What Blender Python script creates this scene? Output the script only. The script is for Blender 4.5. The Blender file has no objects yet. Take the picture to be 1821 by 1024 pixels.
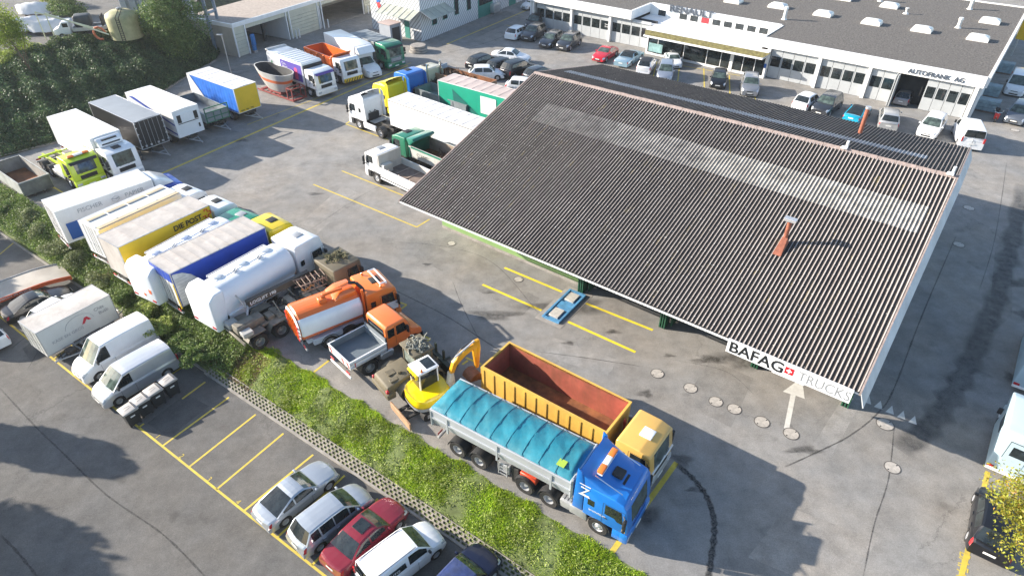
import bpy, bmesh, math, random
from mathutils import Vector, Matrix
random.seed(7)
PI = math.pi
# ------------------------------------------------------------------ camera, light, exposure
scene = bpy.context.scene
COL = scene.collection
CAMH = 27.0
PITCH = math.radians(36.691)
ROLL = math.radians(0.149)
FPX = 1149.76
cf = Vector((0, math.cos(PITCH), -math.sin(PITCH)))
r0 = Vector((1, 0, 0)); u0 = r0.cross(cf)
cr = math.cos(ROLL)*r0 + math.sin(ROLL)*u0
cu = -math.sin(ROLL)*r0 + math.cos(ROLL)*u0
cam_d = bpy.data.cameras.new('camera'); cam = bpy.data.objects.new('camera', cam_d); COL.objects.link(cam)
cam_d.sensor_width = 36.0; cam_d.lens = 36.0*FPX/1821.0
cam_d.clip_start = 0.5; cam_d.clip_end = 2000
cam.matrix_world = Matrix(((cr.x, cu.x, -cf.x, 0), (cr.y, cu.y, -cf.y, 0), (cr.z, cu.z, -cf.z, CAMH), (0, 0, 0, 1)))
scene.camera = cam
SUN_EL = math.radians(21.0); SUN_AZ = math.radians(180-12.5)       # direction towards the sun, from +X counter-clockwise
sdir = Vector((math.cos(SUN_AZ)*math.cos(SUN_EL), math.sin(SUN_AZ)*math.cos(SUN_EL), math.sin(SUN_EL)))
w = bpy.data.worlds.new('World'); scene.world = w; w.use_nodes = True
nt = w.node_tree; bg = nt.nodes['Background']
sky = nt.nodes.new('ShaderNodeTexSky'); sky.sky_type = 'NISHITA'; sky.sun_disc = False
sky.sun_elevation = SUN_EL; sky.sun_rotation = math.atan2(sdir.x, sdir.y)
sky.air_density = 1.0; sky.dust_density = 1.2; sky.ozone_density = 1.0; sky.altitude = 400
nt.links.new(sky.outputs[0], bg.inputs[0]); bg.inputs[1].default_value = 0.112
sl = bpy.data.lights.new('sun', 'SUN'); sl.energy = 5.0; sl.angle = math.radians(0.5); sl.color = (1.0, 0.905, 0.785)
so = bpy.data.objects.new('sun', sl); COL.objects.link(so)
so.rotation_euler = sdir.to_track_quat('Z', 'Y').to_euler(); so.location = (-40, 20, 60)
scene.render.engine = 'CYCLES'
scene.view_settings.view_transform = 'Standard'; scene.view_settings.look = 'None'
scene.view_settings.exposure = 1.36; scene.view_settings.gamma = 1.0

# ------------------------------------------------------------------ surveying helpers
LOT = -1.5                                            # level of the lower car park; the yard is z = 0
def at(px, py, z=0.0):
    """where the sight line through a point of the photograph meets the level z"""
    d = cf*FPX + (px-910.5)*cr - (py-512.0)*cu
    t = (z-CAMH)/d.z
    return Vector((d.x*t, d.y*t, z))
def pose(f, zf, r, zr, L=None, anchor='m'):
    """front and rear points (px, py) at heights -> length, centre, heading"""
    F = at(f[0], f[1], zf); R = at(r[0], r[1], zr)
    d = Vector((F.x-R.x, F.y-R.y)); a = math.atan2(d.y, d.x); l = d.length
    if L is None: L = l
    h = Vector((math.cos(a), math.sin(a)))
    if anchor == 'f': c = Vector((F.x, F.y)) - h*L/2
    elif anchor == 'r': c = Vector((R.x, R.y)) + h*L/2
    else: c = (Vector((F.x, F.y)) + Vector((R.x, R.y)))/2
    return L, c, a

# ------------------------------------------------------------------ materials
MC = {}
def M(name, col, rough=0.5, metal=0.0, var=0.0, scale=2.0, bump=0.0, coat=0.0, dirt=0.0, dcol=(0.12, 0.10, 0.08), detail=4, spec=0.5):
    key = name
    if key in MC: return MC[key]
    m = bpy.data.materials.new(name); m.use_nodes = True
    n = m.node_tree.nodes; l = m.node_tree.links; b = n['Principled BSDF']
    b.inputs['Base Color'].default_value = (*col, 1); b.inputs['Roughness'].default_value = rough
    b.inputs['Metallic'].default_value = metal; b.inputs['Coat Weight'].default_value = coat
    b.inputs['Coat Roughness'].default_value = 0.08; b.inputs['Specular IOR Level'].default_value = spec
    if var or bump or dirt:
        tc = n.new('ShaderNodeTexCoord')
        no = n.new('ShaderNodeTexNoise'); no.inputs['Scale'].default_value = scale; no.inputs['Detail'].default_value = detail
        no.inputs['Roughness'].default_value = 0.62
        l.new(tc.outputs['Object'], no.inputs['Vector'])
        src = None
        if var:
            mp = n.new('ShaderNodeMapRange'); mp.inputs[1].default_value = 0.3; mp.inputs[2].default_value = 0.7
            mp.inputs[3].default_value = 1-var; mp.inputs[4].default_value = 1+var
            l.new(no.outputs['Fac'], mp.inputs[0])
            mx = n.new('ShaderNodeMix'); mx.data_type = 'RGBA'; mx.blend_type = 'MULTIPLY'; mx.inputs[0].default_value = 1
            mx.inputs[6].default_value = (*col, 1); l.new(mp.outputs[0], mx.inputs[7]); src = mx.outputs[2]
        if dirt:
            n2 = n.new('ShaderNodeTexNoise'); n2.inputs['Scale'].default_value = scale*0.6; n2.inputs['Detail'].default_value = 8
            n2.inputs['Roughness'].default_value = 0.75
            mpg = n.new('ShaderNodeMapping'); mpg.inputs['Scale'].default_value = (1, 1, 0.25); mpg.inputs['Location'].default_value = (3.1, 1.7, 0)
            l.new(tc.outputs['Object'], mpg.inputs[0]); l.new(mpg.outputs[0], n2.inputs['Vector'])
            rp = n.new('ShaderNodeMapRange'); rp.inputs[1].default_value = 0.45; rp.inputs[2].default_value = 0.75
            rp.inputs[3].default_value = 0; rp.inputs[4].default_value = dirt
            l.new(n2.outputs['Fac'], rp.inputs[0])
            m2 = n.new('ShaderNodeMix'); m2.data_type = 'RGBA'
            l.new(rp.outputs[0], m2.inputs[0]); m2.inputs[7].default_value = (*dcol, 1)
            if src: l.new(src, m2.inputs[6])
            else: m2.inputs[6].default_value = (*col, 1)
            src = m2.outputs[2]
        if src: l.new(src, b.inputs['Base Color'])
        if bump:
            bp = n.new('ShaderNodeBump'); bp.inputs['Strength'].default_value = 1; bp.inputs['Distance'].default_value = bump
            l.new(no.outputs['Fac'], bp.inputs['Height']); l.new(bp.outputs[0], b.inputs['Normal'])
    MC[key] = m
    return m
def paint(col, name=None, rough=0.33, dirt=0.12):
    key = 'paint_%02x%02x%02x' % tuple(int(max(0, min(1, c))*255) for c in col) + (name or '')
    return M(key, col, rough, 0.0, 0.05, 1.3, 0, 0.6, dirt, (0.16, 0.14, 0.12))
def metallic(col):
    key = 'metallic_%02x%02x%02x' % tuple(int(c*255) for c in col)
    return M(key, col, 0.36, 0.55, 0.04, 1.5, 0, 0.8, 0.06)
WHITE = (0.78, 0.79, 0.80)
mGlass = M('dark_glass', (0.018, 0.024, 0.026), 0.04, 0, 0.6, 1.6, spec=0.7)
mGlassC = M('windscreen_glass', (0.06, 0.085, 0.075), 0.05, 0, 0.75, 2.2, spec=0.8)
mRubber = M('tyre_rubber', (0.022, 0.021, 0.021), 0.85, 0, 0.3, 6)
mRim = M('alloy_rim', (0.55, 0.56, 0.58), 0.35, 0.6, 0.1, 8)
mRimD = M('dull_rim', (0.30, 0.31, 0.31), 0.5, 0.3, 0.2, 8)
mBlack = M('black_plastic', (0.02, 0.021, 0.023), 0.55, 0, 0.3, 4)
mChas = M('chassis_black', (0.03, 0.029, 0.028), 0.7, 0, 0.5, 3, dirt=0.5, dcol=(0.14, 0.11, 0.085))
mChrome = M('chrome', (0.75, 0.76, 0.78), 0.15, 1.0)
mSteel = M('galvanised_steel', (0.42, 0.43, 0.44), 0.5, 0.5, 0.15, 3)
mAlu = M('aluminium', (0.62, 0.63, 0.65), 0.38, 0.6, 0.1, 2)
mRed = M('red_lens', (0.45, 0.015, 0.02), 0.2, coat=0.5)
mAmber = M('amber_lens', (0.75, 0.20, 0.03), 0.25, coat=0.5)
mLens = M('headlight_lens', (0.55, 0.58, 0.62), 0.12, 0.2, 0.3, 9, coat=0.6)
mPlate = M('plate_white', (0.75, 0.75, 0.72), 0.4)
mWhiteP = paint(WHITE)
mYellowLine = M('yellow_road_paint', (0.60, 0.46, 0.06), 0.75, 0, 0.12, 4, 0, 0, 0.35, (0.16, 0.15, 0.14), 8)
mYellowFresh = M('fresh_yellow_road_paint', (0.75, 0.60, 0.03), 0.7, 0, 0.1, 3, 0, 0, 0.12, (0.2, 0.18, 0.1), 8)
mWhiteLine = M('white_road_paint', (0.62, 0.61, 0.57), 0.75, 0, 0.1, 3, 0, 0, 0.3, (0.2, 0.19, 0.17), 8)

# ------------------------------------------------------------------ mesh builder
class MB:
    def __init__(s): s.v = []; s.f = []; s.m = []; s.mats = []; s.cur = 0
    def mat(s, m):
        if m not in s.mats: s.mats.append(m)
        s.cur = s.mats.index(m); return s
    def add(s, vs, fs):
        b = len(s.v); s.v += [tuple(v) for v in vs]; s.f += [tuple(i+b for i in f) for f in fs]; s.m += [s.cur]*len(fs); return s
    def quad(s, a, b, c, d): return s.add([a, b, c, d], [(0, 1, 2, 3)])
    def box(s, x0, x1, y0, y1, z0, z1, bv=0.0, seg=1, mx=None):
        vs = [(x, y, z) for x in (x0, x1) for y in (y0, y1) for z in (z0, z1)]
        fs = [(0, 1, 3, 2), (4, 6, 7, 5), (0, 4, 5, 1), (2, 3, 7, 6), (0, 2, 6, 4), (1, 5, 7, 3)]
        if bv: vs, fs = bevelled(vs, fs, bv, seg)
        if mx: vs = [tuple(mx @ Vector(v)) for v in vs]
        return s.add(vs, fs)
    def prism(s, prof, y0, y1, bv=0.0, seg=2, axis='y'):
        """profile of (a,b) extruded: axis y -> a=x b=z ; axis x -> a=y b=z ; axis z -> a=x b=y"""
        n = len(prof)
        def P(a, b, t): return (a, t, b) if axis == 'y' else ((t, a, b) if axis == 'x' else (a, b, t))
        vs = [P(a, b, y0) for a, b in prof] + [P(a, b, y1) for a, b in prof]
        fs = [tuple(range(n)), tuple(range(2*n-1, n-1, -1))] + [(i, i+n, (i+1) % n+n, (i+1) % n) for i in range(n)]
        vs, fs = bevelled(vs, fs, bv, seg)
        return s.add(vs, fs)
    def cyl(s, p0, p1, r, r1=None, n=16, caps=True):
        p0 = Vector(p0); p1 = Vector(p1); r1 = r if r1 is None else r1
        d = (p1-p0).normalized(); a = d.orthogonal().normalized(); b = d.cross(a)
        vs = []
        for p, rr in ((p0, r), (p1, r1)):
            for i in range(n):
                t = 2*PI*i/n; vs.append(p + rr*(math.cos(t)*a + math.sin(t)*b))
        fs = [(i, (i+1) % n, (i+1) % n+n, i+n) for i in range(n)]
        if caps: fs += [tuple(range(n-1, -1, -1)), tuple(range(n, 2*n))]
        return s.add(vs, fs)
    def tube(s, pts, r, n=8):
        for a, b in zip(pts[:-1], pts[1:]): s.cyl(a, b, r, n=n)
        return s
    def lathe(s, prof, c, ax, n=24):
        """profile (radius, offset along axis ax) turned about point c"""
        c = Vector(c); d = Vector(ax).normalized(); a = d.orthogonal().normalized(); b = d.cross(a)
        vs = []
        for r, h in prof:
            for i in range(n):
                t = 2*PI*i/n; vs.append(c + d*h + r*(math.cos(t)*a+math.sin(t)*b))
        fs = []
        for k in range(len(prof)-1):
            for i in range(n): fs.append((k*n+i, k*n+(i+1) % n, (k+1)*n+(i+1) % n, (k+1)*n+i))
        fs.append(tuple(range(n-1, -1, -1))); fs.append(tuple((len(prof)-1)*n+i for i in range(n)))
        return s.add(vs, fs)
    def grid(s, P, closed=False):
        """P[i][j] points"""
        a = len(P); b = len(P[0]); vs = [p for row in P for p in row]
        fs = [(i*b+j, i*b+j+1, (i+1)*b+j+1, (i+1)*b+j) for i in range(a-1) for j in range(b-1)]
        if closed: fs += [(i*b+b-1, i*b, (i+1)*b, (i+1)*b+b-1) for i in range(a-1)]
        return s.add(vs, fs)
    def ngon(s, pts): return s.add(pts, [tuple(range(len(pts)))])
def bevelled(vs, fs, bv, seg=2):
    bm = bmesh.new()
    bv_ = [bm.verts.new(v) for v in vs]
    for f in fs: bm.faces.new([bv_[i] for i in f])
    bmesh.ops.recalc_face_normals(bm, faces=bm.faces)
    if bv: bmesh.ops.bevel(bm, geom=list(bm.edges), offset=bv, segments=seg, profile=0.5, affect='EDGES', clamp_overlap=True)
    bm.verts.index_update()
    V = [tuple(v.co) for v in bm.verts]; F = [tuple(v.index for v in f.verts) for f in bm.faces]
    bm.free(); return V, F

def make_mesh(name, mb, mat=None, smooth=True, ang=38):
    me = bpy.data.meshes.new(name); me.from_pydata(mb.v, [], mb.f)
    mats = mb.mats if mb.mats else [mat]
    for m in mats: me.materials.append(m)
    if len(mats) > 1: me.polygons.foreach_set('material_index', mb.m)
    bm = bmesh.new(); bm.from_mesh(me)
    bmesh.ops.recalc_face_normals(bm, faces=bm.faces); bm.to_mesh(me); bm.free()
    if smooth:
        me.polygons.foreach_set('use_smooth', [True]*len(me.polygons)); me.set_sharp_from_angle(angle=math.radians(ang))
    me.update(); return me
def part(name, mb, mat, parent, smooth=True, label=None, ang=38):
    if not mb.f: return None
    o = bpy.data.objects.new(name, make_mesh(name, mb, mat, smooth, ang)); COL.objects.link(o); o.parent = parent
    if label: o['label'] = label
    return o
def thing(name, label, cat, loc=(0, 0, 0), rz=0.0, group=None):
    o = bpy.data.objects.new(name, None); COL.objects.link(o); o.empty_display_size = 0.3
    o.location = loc; o.rotation_euler = (0, 0, rz); o['label'] = label; o['category'] = cat
    if group: o['group'] = group
    return o
def solo(name, mb, mat, label, cat, group=None, smooth=True, ang=38):
    o = bpy.data.objects.new(name, make_mesh(name, mb, mat, smooth, ang)); COL.objects.link(o)
    o['label'] = label; o['category'] = cat
    if group: o['group'] = group
    return o
def struct(name, mb, mat, smooth=False, kind='structure', label=None, cat=None):
    o = bpy.data.objects.new(name, make_mesh(name, mb, mat, smooth)); COL.objects.link(o); o['kind'] = kind
    if label: o['label'] = label
    if cat: o['category'] = cat
    return o
_TM = {}
def text(s, origin, xd, yd, size, mat, parent=None, name='lettering', ext=0.006, sx=1.0, align='LEFT', bold=0.0):
    """flat letters: origin = baseline start, xd/yd = reading and up directions"""
    cu_ = bpy.data.curves.new('t', 'FONT'); cu_.body = s; cu_.size = size; cu_.extrude = ext; cu_.offset = bold
    cu_.align_x = align; cu_.resolution_u = 3
    ob = bpy.data.objects.new('t', cu_); COL.objects.link(ob)
    dg = bpy.context.evaluated_depsgraph_get(); me = bpy.data.meshes.new_from_object(ob.evaluated_get(dg))
    COL.objects.unlink(ob); bpy.data.objects.remove(ob)
    xd = Vector(xd).normalized(); yd = Vector(yd).normalized(); zd = xd.cross(yd)
    mt = Matrix(((xd.x*sx, yd.x, zd.x, origin[0]), (xd.y*sx, yd.y, zd.y, origin[1]), (xd.z*sx, yd.z, zd.z, origin[2]), (0, 0, 0, 1)))
    me.transform(mt); me.materials.clear(); me.materials.append(mat); me.name = name
    o = bpy.data.objects.new(name, me); COL.objects.link(o)
    if parent: o.parent = parent
    return o
# wheels: a rim part with its tyre as a sub-part; mesh data shared
_W = {}
def wheel(parent, x, y, r, w=0.22, kind='alloy', side=1):
    key = (round(r, 3), round(w, 3), kind)
    if key not in _W:
        t = MB(); h = w/2; k = r*(0.62 if kind in ('alloy', 'steel') else 0.56)
        t.lathe([(k, -h*0.9), (r*0.93, -h), (r, -h*0.75), (r, h*0.75), (r*0.93, h), (k, h*0.9), (k, h*0.3), (k, -h*0.3)], (0, 0, 0), (0, 1, 0), 24)
        rm = MB()
        mm = {'alloy': mRim, 'steel': mRimD, 'truck': mRim, 'truckd': mRimD, 'dual': mRim, 'duald': mRimD, 'mil': mChas}[kind]
        rm.mat(mm)
        if kind == 'alloy':
            rm.mat(mBlack); rm.cyl((0, -h*0.5, 0), (0, h*0.45, 0), k*0.99, n=20)
            rm.mat(mm)
            rm.lathe([(k*0.99, h*0.45), (k*1.01, h*0.86), (k*0.9, h*0.86), (k*0.88, h*0.5)], (0, 0, 0), (0, 1, 0), 20)
            for i in range(5):
                a = 2*PI*i/5; c, s_ = math.cos(a), math.sin(a)
                px, pz = -s_*k*0.1, c*k*0.1
                rm.add([(px+c*k*0.1, h*0.75, pz+s_*k*0.1), (-px+c*k*0.1, h*0.75, -pz+s_*k*0.1), (-px*0.7+c*k*0.93, h*0.8, -pz*0.7+s_*k*0.93), (px*0.7+c*k*0.93, h*0.8, pz*0.7+s_*k*0.93)], [(0, 1, 2, 3)])
            rm.cyl((0, h*0.4, 0), (0, h*0.82, 0), k*0.22, n=12)
        elif kind in ('steel',):
            rm.lathe([(k, -h*0.5), (k, h*0.8), (k*0.92, h*0.85), (k*0.7, h*0.55), (k*0.4, h*0.75), (k*0.15, h*0.8)], (0, 0, 0), (0, 1, 0), 20)
        elif kind in ('truck', 'truckd'):
            rm.lathe([(k, -h*0.5), (k*1.02, h*0.85), (k*0.93, h*0.9), (k*0.8, h*0.2), (k*0.6, h*0.75), (k*0.35, h*0.85), (k*0.3, h*1.1), (k*0.1, h*1.12)], (0, 0, 0), (0, 1, 0), 24)
            rm.mat(mBlack)
            for i in range(10):
                a = 2*PI*i/10; rm.cyl((math.cos(a)*k*0.7, h*0.3, math.sin(a)*k*0.7), (math.cos(a)*k*0.7, h*0.56, math.sin(a)*k*0.7), k*0.07, n=6)
        else:
            rm.lathe([(k, -h*0.5), (k*1.02, h*0.85), (k*0.93, h*0.88), (k*0.86, -h*0.1), (k*0.5, -h*0.3), (k*0.42, h*0.25), (k*0.32, h*0.6), (k*0.1, h*0.62)], (0, 0, 0), (0, 1, 0), 24)
        _W[key] = (make_mesh('wheel', rm, mm), make_mesh('tyre', t, mRubber))
    a, b = _W[key]
    o = bpy.data.objects.new('wheel', a); COL.objects.link(o); o.parent = parent; o.location = (x, y, r)
    if side < 0: o.rotation_euler = (0, 0, PI)
    q = bpy.data.objects.new('tyre', b); COL.objects.link(q); q.parent = o
    return o
# ------------------------------------------------------------------ cars and vans (one lofted shell per type)
def lerp(a, b, t): return a+(b-a)*t
def part_lr(name, mb, mat, root):
    """one mesh per side of the car"""
    for s in (-1, 1):
        q = MB()
        for f in mb.f:
            pts = [mb.v[i] for i in f]
            if sum(p[1] for p in pts)*s > 0: q.add(pts, [tuple(range(len(pts)))])
        if not q.f: continue
        o = part(name, q, mat, root)
        bm = bmesh.new(); bm.from_mesh(o.data); bmesh.ops.remove_doubles(bm, verts=bm.verts, dist=1e-4); bm.to_mesh(o.data); bm.free()
        o.data.polygons.foreach_set('use_smooth', [True]*len(o.data.polygons)); o.data.set_sharp_from_angle(angle=math.radians(38))
def interp(x, pts):
    if x <= pts[0][0]: return pts[0][1]
    for (a, va), (b, vb) in zip(pts[:-1], pts[1:]):
        if x <= b:
            t = (x-a)/(b-a); return va+(vb-va)*t
    return pts[-1][1]
KINDS = dict(
    sedan=dict(L=4.7, W=1.83, H=1.43, cowl=.28, rf=.43, rr=.68, tail=.85, belt=.93, deck=.98, nose=.66, win=[(.36, .555), (.575, .79)], wr=.325),
    coupe=dict(L=4.6, W=1.83, H=1.37, cowl=.30, rf=.46, rr=.64, tail=.90, belt=.90, deck=.93, nose=.64, win=[(.38, .62), (.64, .80)], wr=.335),
    hatch=dict(L=4.05, W=1.75, H=1.48, cowl=.23, rf=.40, rr=.84, tail=.965, belt=.93, deck=.97, nose=.68, win=[(.32, .58), (.60, .83)], wr=.31),
    wagon=dict(L=4.7, W=1.83, H=1.48, cowl=.27, rf=.42, rr=.88, tail=.975, belt=.93, deck=.98, nose=.67, win=[(.35, .56), (.575, .74), (.76, .88)], wr=.325),
    suv=dict(L=4.65, W=1.90, H=1.70, cowl=.25, rf=.39, rr=.87, tail=.965, belt=1.06, deck=1.10, nose=.82, win=[(.33, .55), (.565, .74), (.76, .87)], wr=.365),
    mpv=dict(L=4.45, W=1.83, H=1.64, cowl=.19, rf=.38, rr=.86, tail=.965, belt=.98, deck=1.0, nose=.70, win=[(.27, .34), (.36, .55), (.565, .74), (.76, .87)], wr=.325),
    kangoo=dict(L=4.25, W=1.83, H=1.83, cowl=.20, rf=.37, rr=.975, tail=.995, belt=1.08, deck=1.1, nose=.76, win=[(.28, .52)], wr=.32),
    van=dict(L=5.0, W=1.93, H=1.95, cowl=.15, rf=.33, rr=.975, tail=.995, belt=1.12, deck=1.1, nose=.80, win=[(.23, .41)], wr=.335),
    bigvan=dict(L=5.2, W=1.96, H=2.35, cowl=.15, rf=.32, rr=.98, tail=.997, belt=1.25, deck=1.2, nose=.85, win=[(.22, .38)], wr=.35),
    classic=dict(L=5.3, W=1.98, H=1.36, cowl=.33, rf=.42, rr=.60, tail=.70, belt=.90, deck=.92, nose=.78, win=[(.39, .60)], wr=.34),
    porsche=dict(L=4.3, W=1.72, H=1.28, cowl=.32, rf=.45, rr=.60, tail=.90, belt=.86, deck=.80, nose=.58, win=[(.39, .58), (.60, .70)], wr=.32),
)
def build_car(root, kind, col, L=None, roofcol=None, win=None, rear_glass=True, rim='alloy', low=False, mats=None, wide=1.0, ramp=0):
    K = dict(KINDS[kind]); L = L or K['L']; W = K['W']*wide; H = K['H']; hl = L/2
    X = lambda fr: hl-fr*L
    body = mats or paint(col)
    xc, xrf, xrr, xt = X(K['cowl']), X(K['rf']), X(K['rr']), X(K['tail'])
    belt, deck, nose = K['belt'], K['deck'], K['nose']; wr = K['wr']; aR = wr+.055
    xw = [hl-(.185 if kind not in ('van', 'bigvan', 'kangoo') else .175)*L, -hl+(.20 if kind not in ('van', 'bigvan', 'kangoo') else .19)*L]
    square = kind in ('classic',)
    def top(x):
        if x > xc:
            t = (x-xc)/(hl-xc); z = lerp(belt, nose, t**1.7)
            e = max(0, (x-(hl-.16))/.16); return z-.10*e*e
        if x < xt:
            t = (xt-x)/(hl+xt+1e-6); z = lerp(deck, deck-.05, t)
            e = max(0, (-x-(hl-.12))/.12); return z-.08*e*e
        return lerp(deck, belt, (x-xt)/(xc-xt))
    rcf = .85 if not square else .25; rcr = .60 if kind not in ('van', 'bigvan', 'kangoo') else .12
    def plan(x):
        u = max(0, (x-(hl-rcf))/rcf); v = max(0, (-x-(hl-rcr))/rcr)
        return 1-(.21 if not square else .05)*u**2.4-(.13 if rcr > .2 else .03)*v**2.2
    def arch(x):
        z = .24
        for c in xw:
            d = abs(x-c)
            if d < aR: z = max(z, wr+math.sqrt(aR*aR-d*d)*.98)
        return z
    xs = set()
    n = 18 if low else 30
    for i in range(n+1): xs.add(round(-hl+L*i/n, 4))
    for e in (hl-.02, hl-.08, hl-.18, hl-.32, -hl+.02, -hl+.07, -hl+.16, xc, xrf, xrr, xt): xs.add(round(e, 4))
    for c in xw:
        for k in range(-6, 7): xs.add(round(c+math.sin(k/6*PI/2)*aR, 4))
        xs.add(round(c+aR+.01, 4)); xs.add(round(c-aR-.01, 4))
    for a, b in (win or K['win']): xs.add(round(X(a), 4)); xs.add(round(X(b), 4))
    xs = sorted(xs); xs = [x for i, x in enumerate(xs) if i == 0 or x-xs[i-1] > .004]
    W2 = W/2
    def ring(x):
        w_ = W2*plan(x); zb = arch(x); zt = top(x); zs = zt-.16
        mid = max(zb+.02, min(.62, zs-.02))
        lo = lerp(zb, mid, .4)
        y3 = w_*.985
        return [(w_*.97, zb), (w_*.995, lo), (w_, mid), (y3, max(mid+.01, zs)), (w_*.94, zt-.035), (w_*.82, zt), (w_*.42, zt+.02), (0, zt+.028)]
    bow = .17 if kind not in ('van', 'bigvan', 'kangoo', 'classic') else .07
    def BX(x, y, j):      # noses, tails and screens bow outwards in the middle
        if j < 3: return x
        q = max(-1, min(1, x/hl)); return x-bow*q*abs(q)**.3*(abs(y)/W2)**2*(.5 if j == 3 else 1)
    R = []
    for x in xs:
        h = ring(x); R.append([(BX(x, y, j), y, z) for j, (y, z) in enumerate(h)] + [(BX(x, -y, j), -y, z) for j, (y, z) in list(enumerate(h))[-2::-1]])
    B = MB(); HL = MB(); TL = MB(); nh = 8; nn = len(R[0])
    for i in range(len(xs)-1):
        xm = (xs[i]+xs[i+1])/2
        for j in range(nn-1):
            jj = j if j < nh-1 else nn-2-j
            tgt = B
            if xm > hl-.34 and jj in (3,) and kind != 'classic': tgt = HL
            if xm > hl-.18 and jj in (4,) and kind != 'classic': tgt = HL
            if xm < -hl+.20 and jj in (2, 3): tgt = TL
            if kind in ('van', 'bigvan', 'kangoo') and xm < -hl+.2: tgt = B
            tgt.quad(R[i][j], R[i][j+1], R[i+1][j+1], R[i+1][j])
    B.ngon(R[-1][::-1]); B.ngon(R[0])
    part_lr('headlight', HL, mLens, root); part_lr('taillight', TL, mRed, root)
    # greenhouse
    G = MB(); WS = MB(); RW = MB(); SW = MB(); RF = MB()
    def zr(x):
        pts = [(-hl-.01, deck), (xt, deck-.02), (xrr, H-.05), (lerp(xrr, xrf, .22), H-.012), (lerp(xrr, xrf, .6), H), (lerp(xrr, xrf, .88), H-.02), (xrf, H-.06), (lerp(xrf, xc, .5), lerp(H, belt, .52)+.0), (xc, belt+.005)]
        return interp(x, pts)
    tumble = .19 if kind not in ('van', 'bigvan', 'kangoo') else .11
    gx = [x for x in xs if xt-.001 <= x <= xc+.001]
    ex = set(gx)
    for a in (xt, xrr, xrf, xc): ex.add(round(a, 4))
    for k in range(1, 4): ex.add(round(lerp(xc, xrf, k/4), 4)); ex.add(round(lerp(xt, xrr, k/4), 4))
    ex.add(round(xrr+.06, 4)); ex.add(round(xrf-.07, 4)); ex.add(round(xrf+.05, 4)); ex.add(round(xc-.08, 4)); ex.add(round(xt+.05, 4))
    gx = sorted(ex); gx = [x for i, x in enumerate(gx) if i == 0 or x-gx[i-1] > .004]
    GR = []
    for x in gx:
        z = zr(x); bl = lerp(deck, belt, (x-xt)/(xc-xt)); k = max(0, min(1, (z-bl)/(H-bl)))
        yb = W2*.935*plan(x); yt = yb-tumble*k
        h = [(yb, bl-.045), (yb-.012, bl+.03*k), (lerp(yb, yt, .86), lerp(bl, z, .86)), (yt, z-.045*k), (yt-.07, z-.004*k), (yt*.5, z+.022*k), (0, z+.03*k)]
        GR.append([(BX(x, y, 9), y, q) for y, q in h] + [(BX(x, -y, 9), -y, q) for y, q in h[-2::-1]])
    nn = len(GR[0])
    segs = [(X(b), X(a)) for a, b in (win or K['win'])]
    roofm = roofcol
    for i in range(len(gx)-1):
        xm = (gx[i]+gx[i+1])/2; z = zr(xm); k = (z-belt)/(H-belt)
        for j in range(nn-1):
            jj = j if j < 6 else nn-2-j
            tgt = G
            if jj == 1 and any(a <= xm <= b for a, b in segs) and k > .10: tgt = SW
            elif jj in (4, 5):
                if xrf-.0 < xm < xc-.05: tgt = WS
                elif xt+.03 < xm < xrr: tgt = RW if rear_glass else G
                elif xm <= xrf: tgt = RF if roofm else G
            elif jj == 3 and roofm and xrr < xm < xrf: tgt = RF
            tgt.quad(GR[i][j], GR[i][j+1], GR[i+1][j+1], GR[i+1][j])
    G.ngon(GR[0])
    # bumper, sills, trims belong to the shell
    B.add(G.v, G.f)
    bd = part('body', B, body, root, ang=32)
    part('windshield', WS, mGlassC, root); part('rear_window', RW, mGlass, root); part_lr('side_window', SW, mGlass, root)
    if roofm: part('roof_panel', RF, roofm, root)
    U = MB(); U.box(-hl+.25, hl-.25, -W2+.27, W2-.27, .2, .62)
    U.box(-hl+.1, hl-.12, -W2*.78, W2*.78, .26, .40); part('underbody', U, mBlack, root, False)
    fw = W2*plan(hl)
    gr = MB(); gr.box(hl-.04, hl+.012, -fw*.55, fw*.55, .30, .44, .015)
    gr.box(hl-.04, hl+.008, -fw*.42, fw*.42, nose-.19, nose-.12, .012)
    part('grille', gr, mBlack, root, False)
    pl = MB(); pl.box(hl, hl+.022, -.26, .26, .44, .53); part('number_plate', pl, mPlate, root, False)
    pl = MB(); pl.box(-hl-.015, -hl+.005, -.24, .24, .55 if kind not in ('van', 'bigvan', 'kangoo') else .62, .66 if kind not in ('van', 'bigvan', 'kangoo') else .74); part('number_plate', pl, mPlate, root, False)
    if kind in ('van', 'bigvan', 'kangoo'):
        for s in (-1, 1):
            t = MB(); t.box(-hl-.012, -hl+.05, s*W2*.90-.07, s*W2*.90+.07, .85, 1.3, .01); part('taillight', t, mRed, root, False)
        if rear_glass:
            g_ = MB()
            for s in (-1, 1): g_.box(-hl+.015, -hl+.045, min(s*.04, s*(W2-.22)), max(s*.04, s*(W2-.22)), H*.66, H*.89)
            part('rear_window', g_, mGlass, root, False)
        d_ = MB(); d_.box(-hl-.006, -hl+.004, -.012, .012, .45, 1.15); part('door_gap', d_, mBlack, root, False)
    for s in (-1, 1):
        m_ = MB(); yy = W2*.96; xm_ = lerp(xc, xrf, .38)
        m_.box(xm_-.06, xm_+.06, min(s*yy, s*(yy+.17)), max(s*yy, s*(yy+.17)), belt+.02, belt+.15 if kind not in ('van', 'bigvan') else belt+.30, .03, 2)
        part('wing_mirror', m_, body if kind not in ('van', 'bigvan', 'kangoo') else mBlack, root)
        hd = MB()
        for fr in ((.54, .72) if kind not in ('van', 'bigvan', 'kangoo', 'coupe') else (.40,)):
            xx = X(fr); hd.box(xx-.09, xx+.09, min(s*W2*.97, s*(W2+.018)), max(s*W2*.97, s*(W2+.018)), belt-.17, belt-.13)
        part('door_handle', hd, body, root, False)
        sl_ = MB(); 
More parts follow.
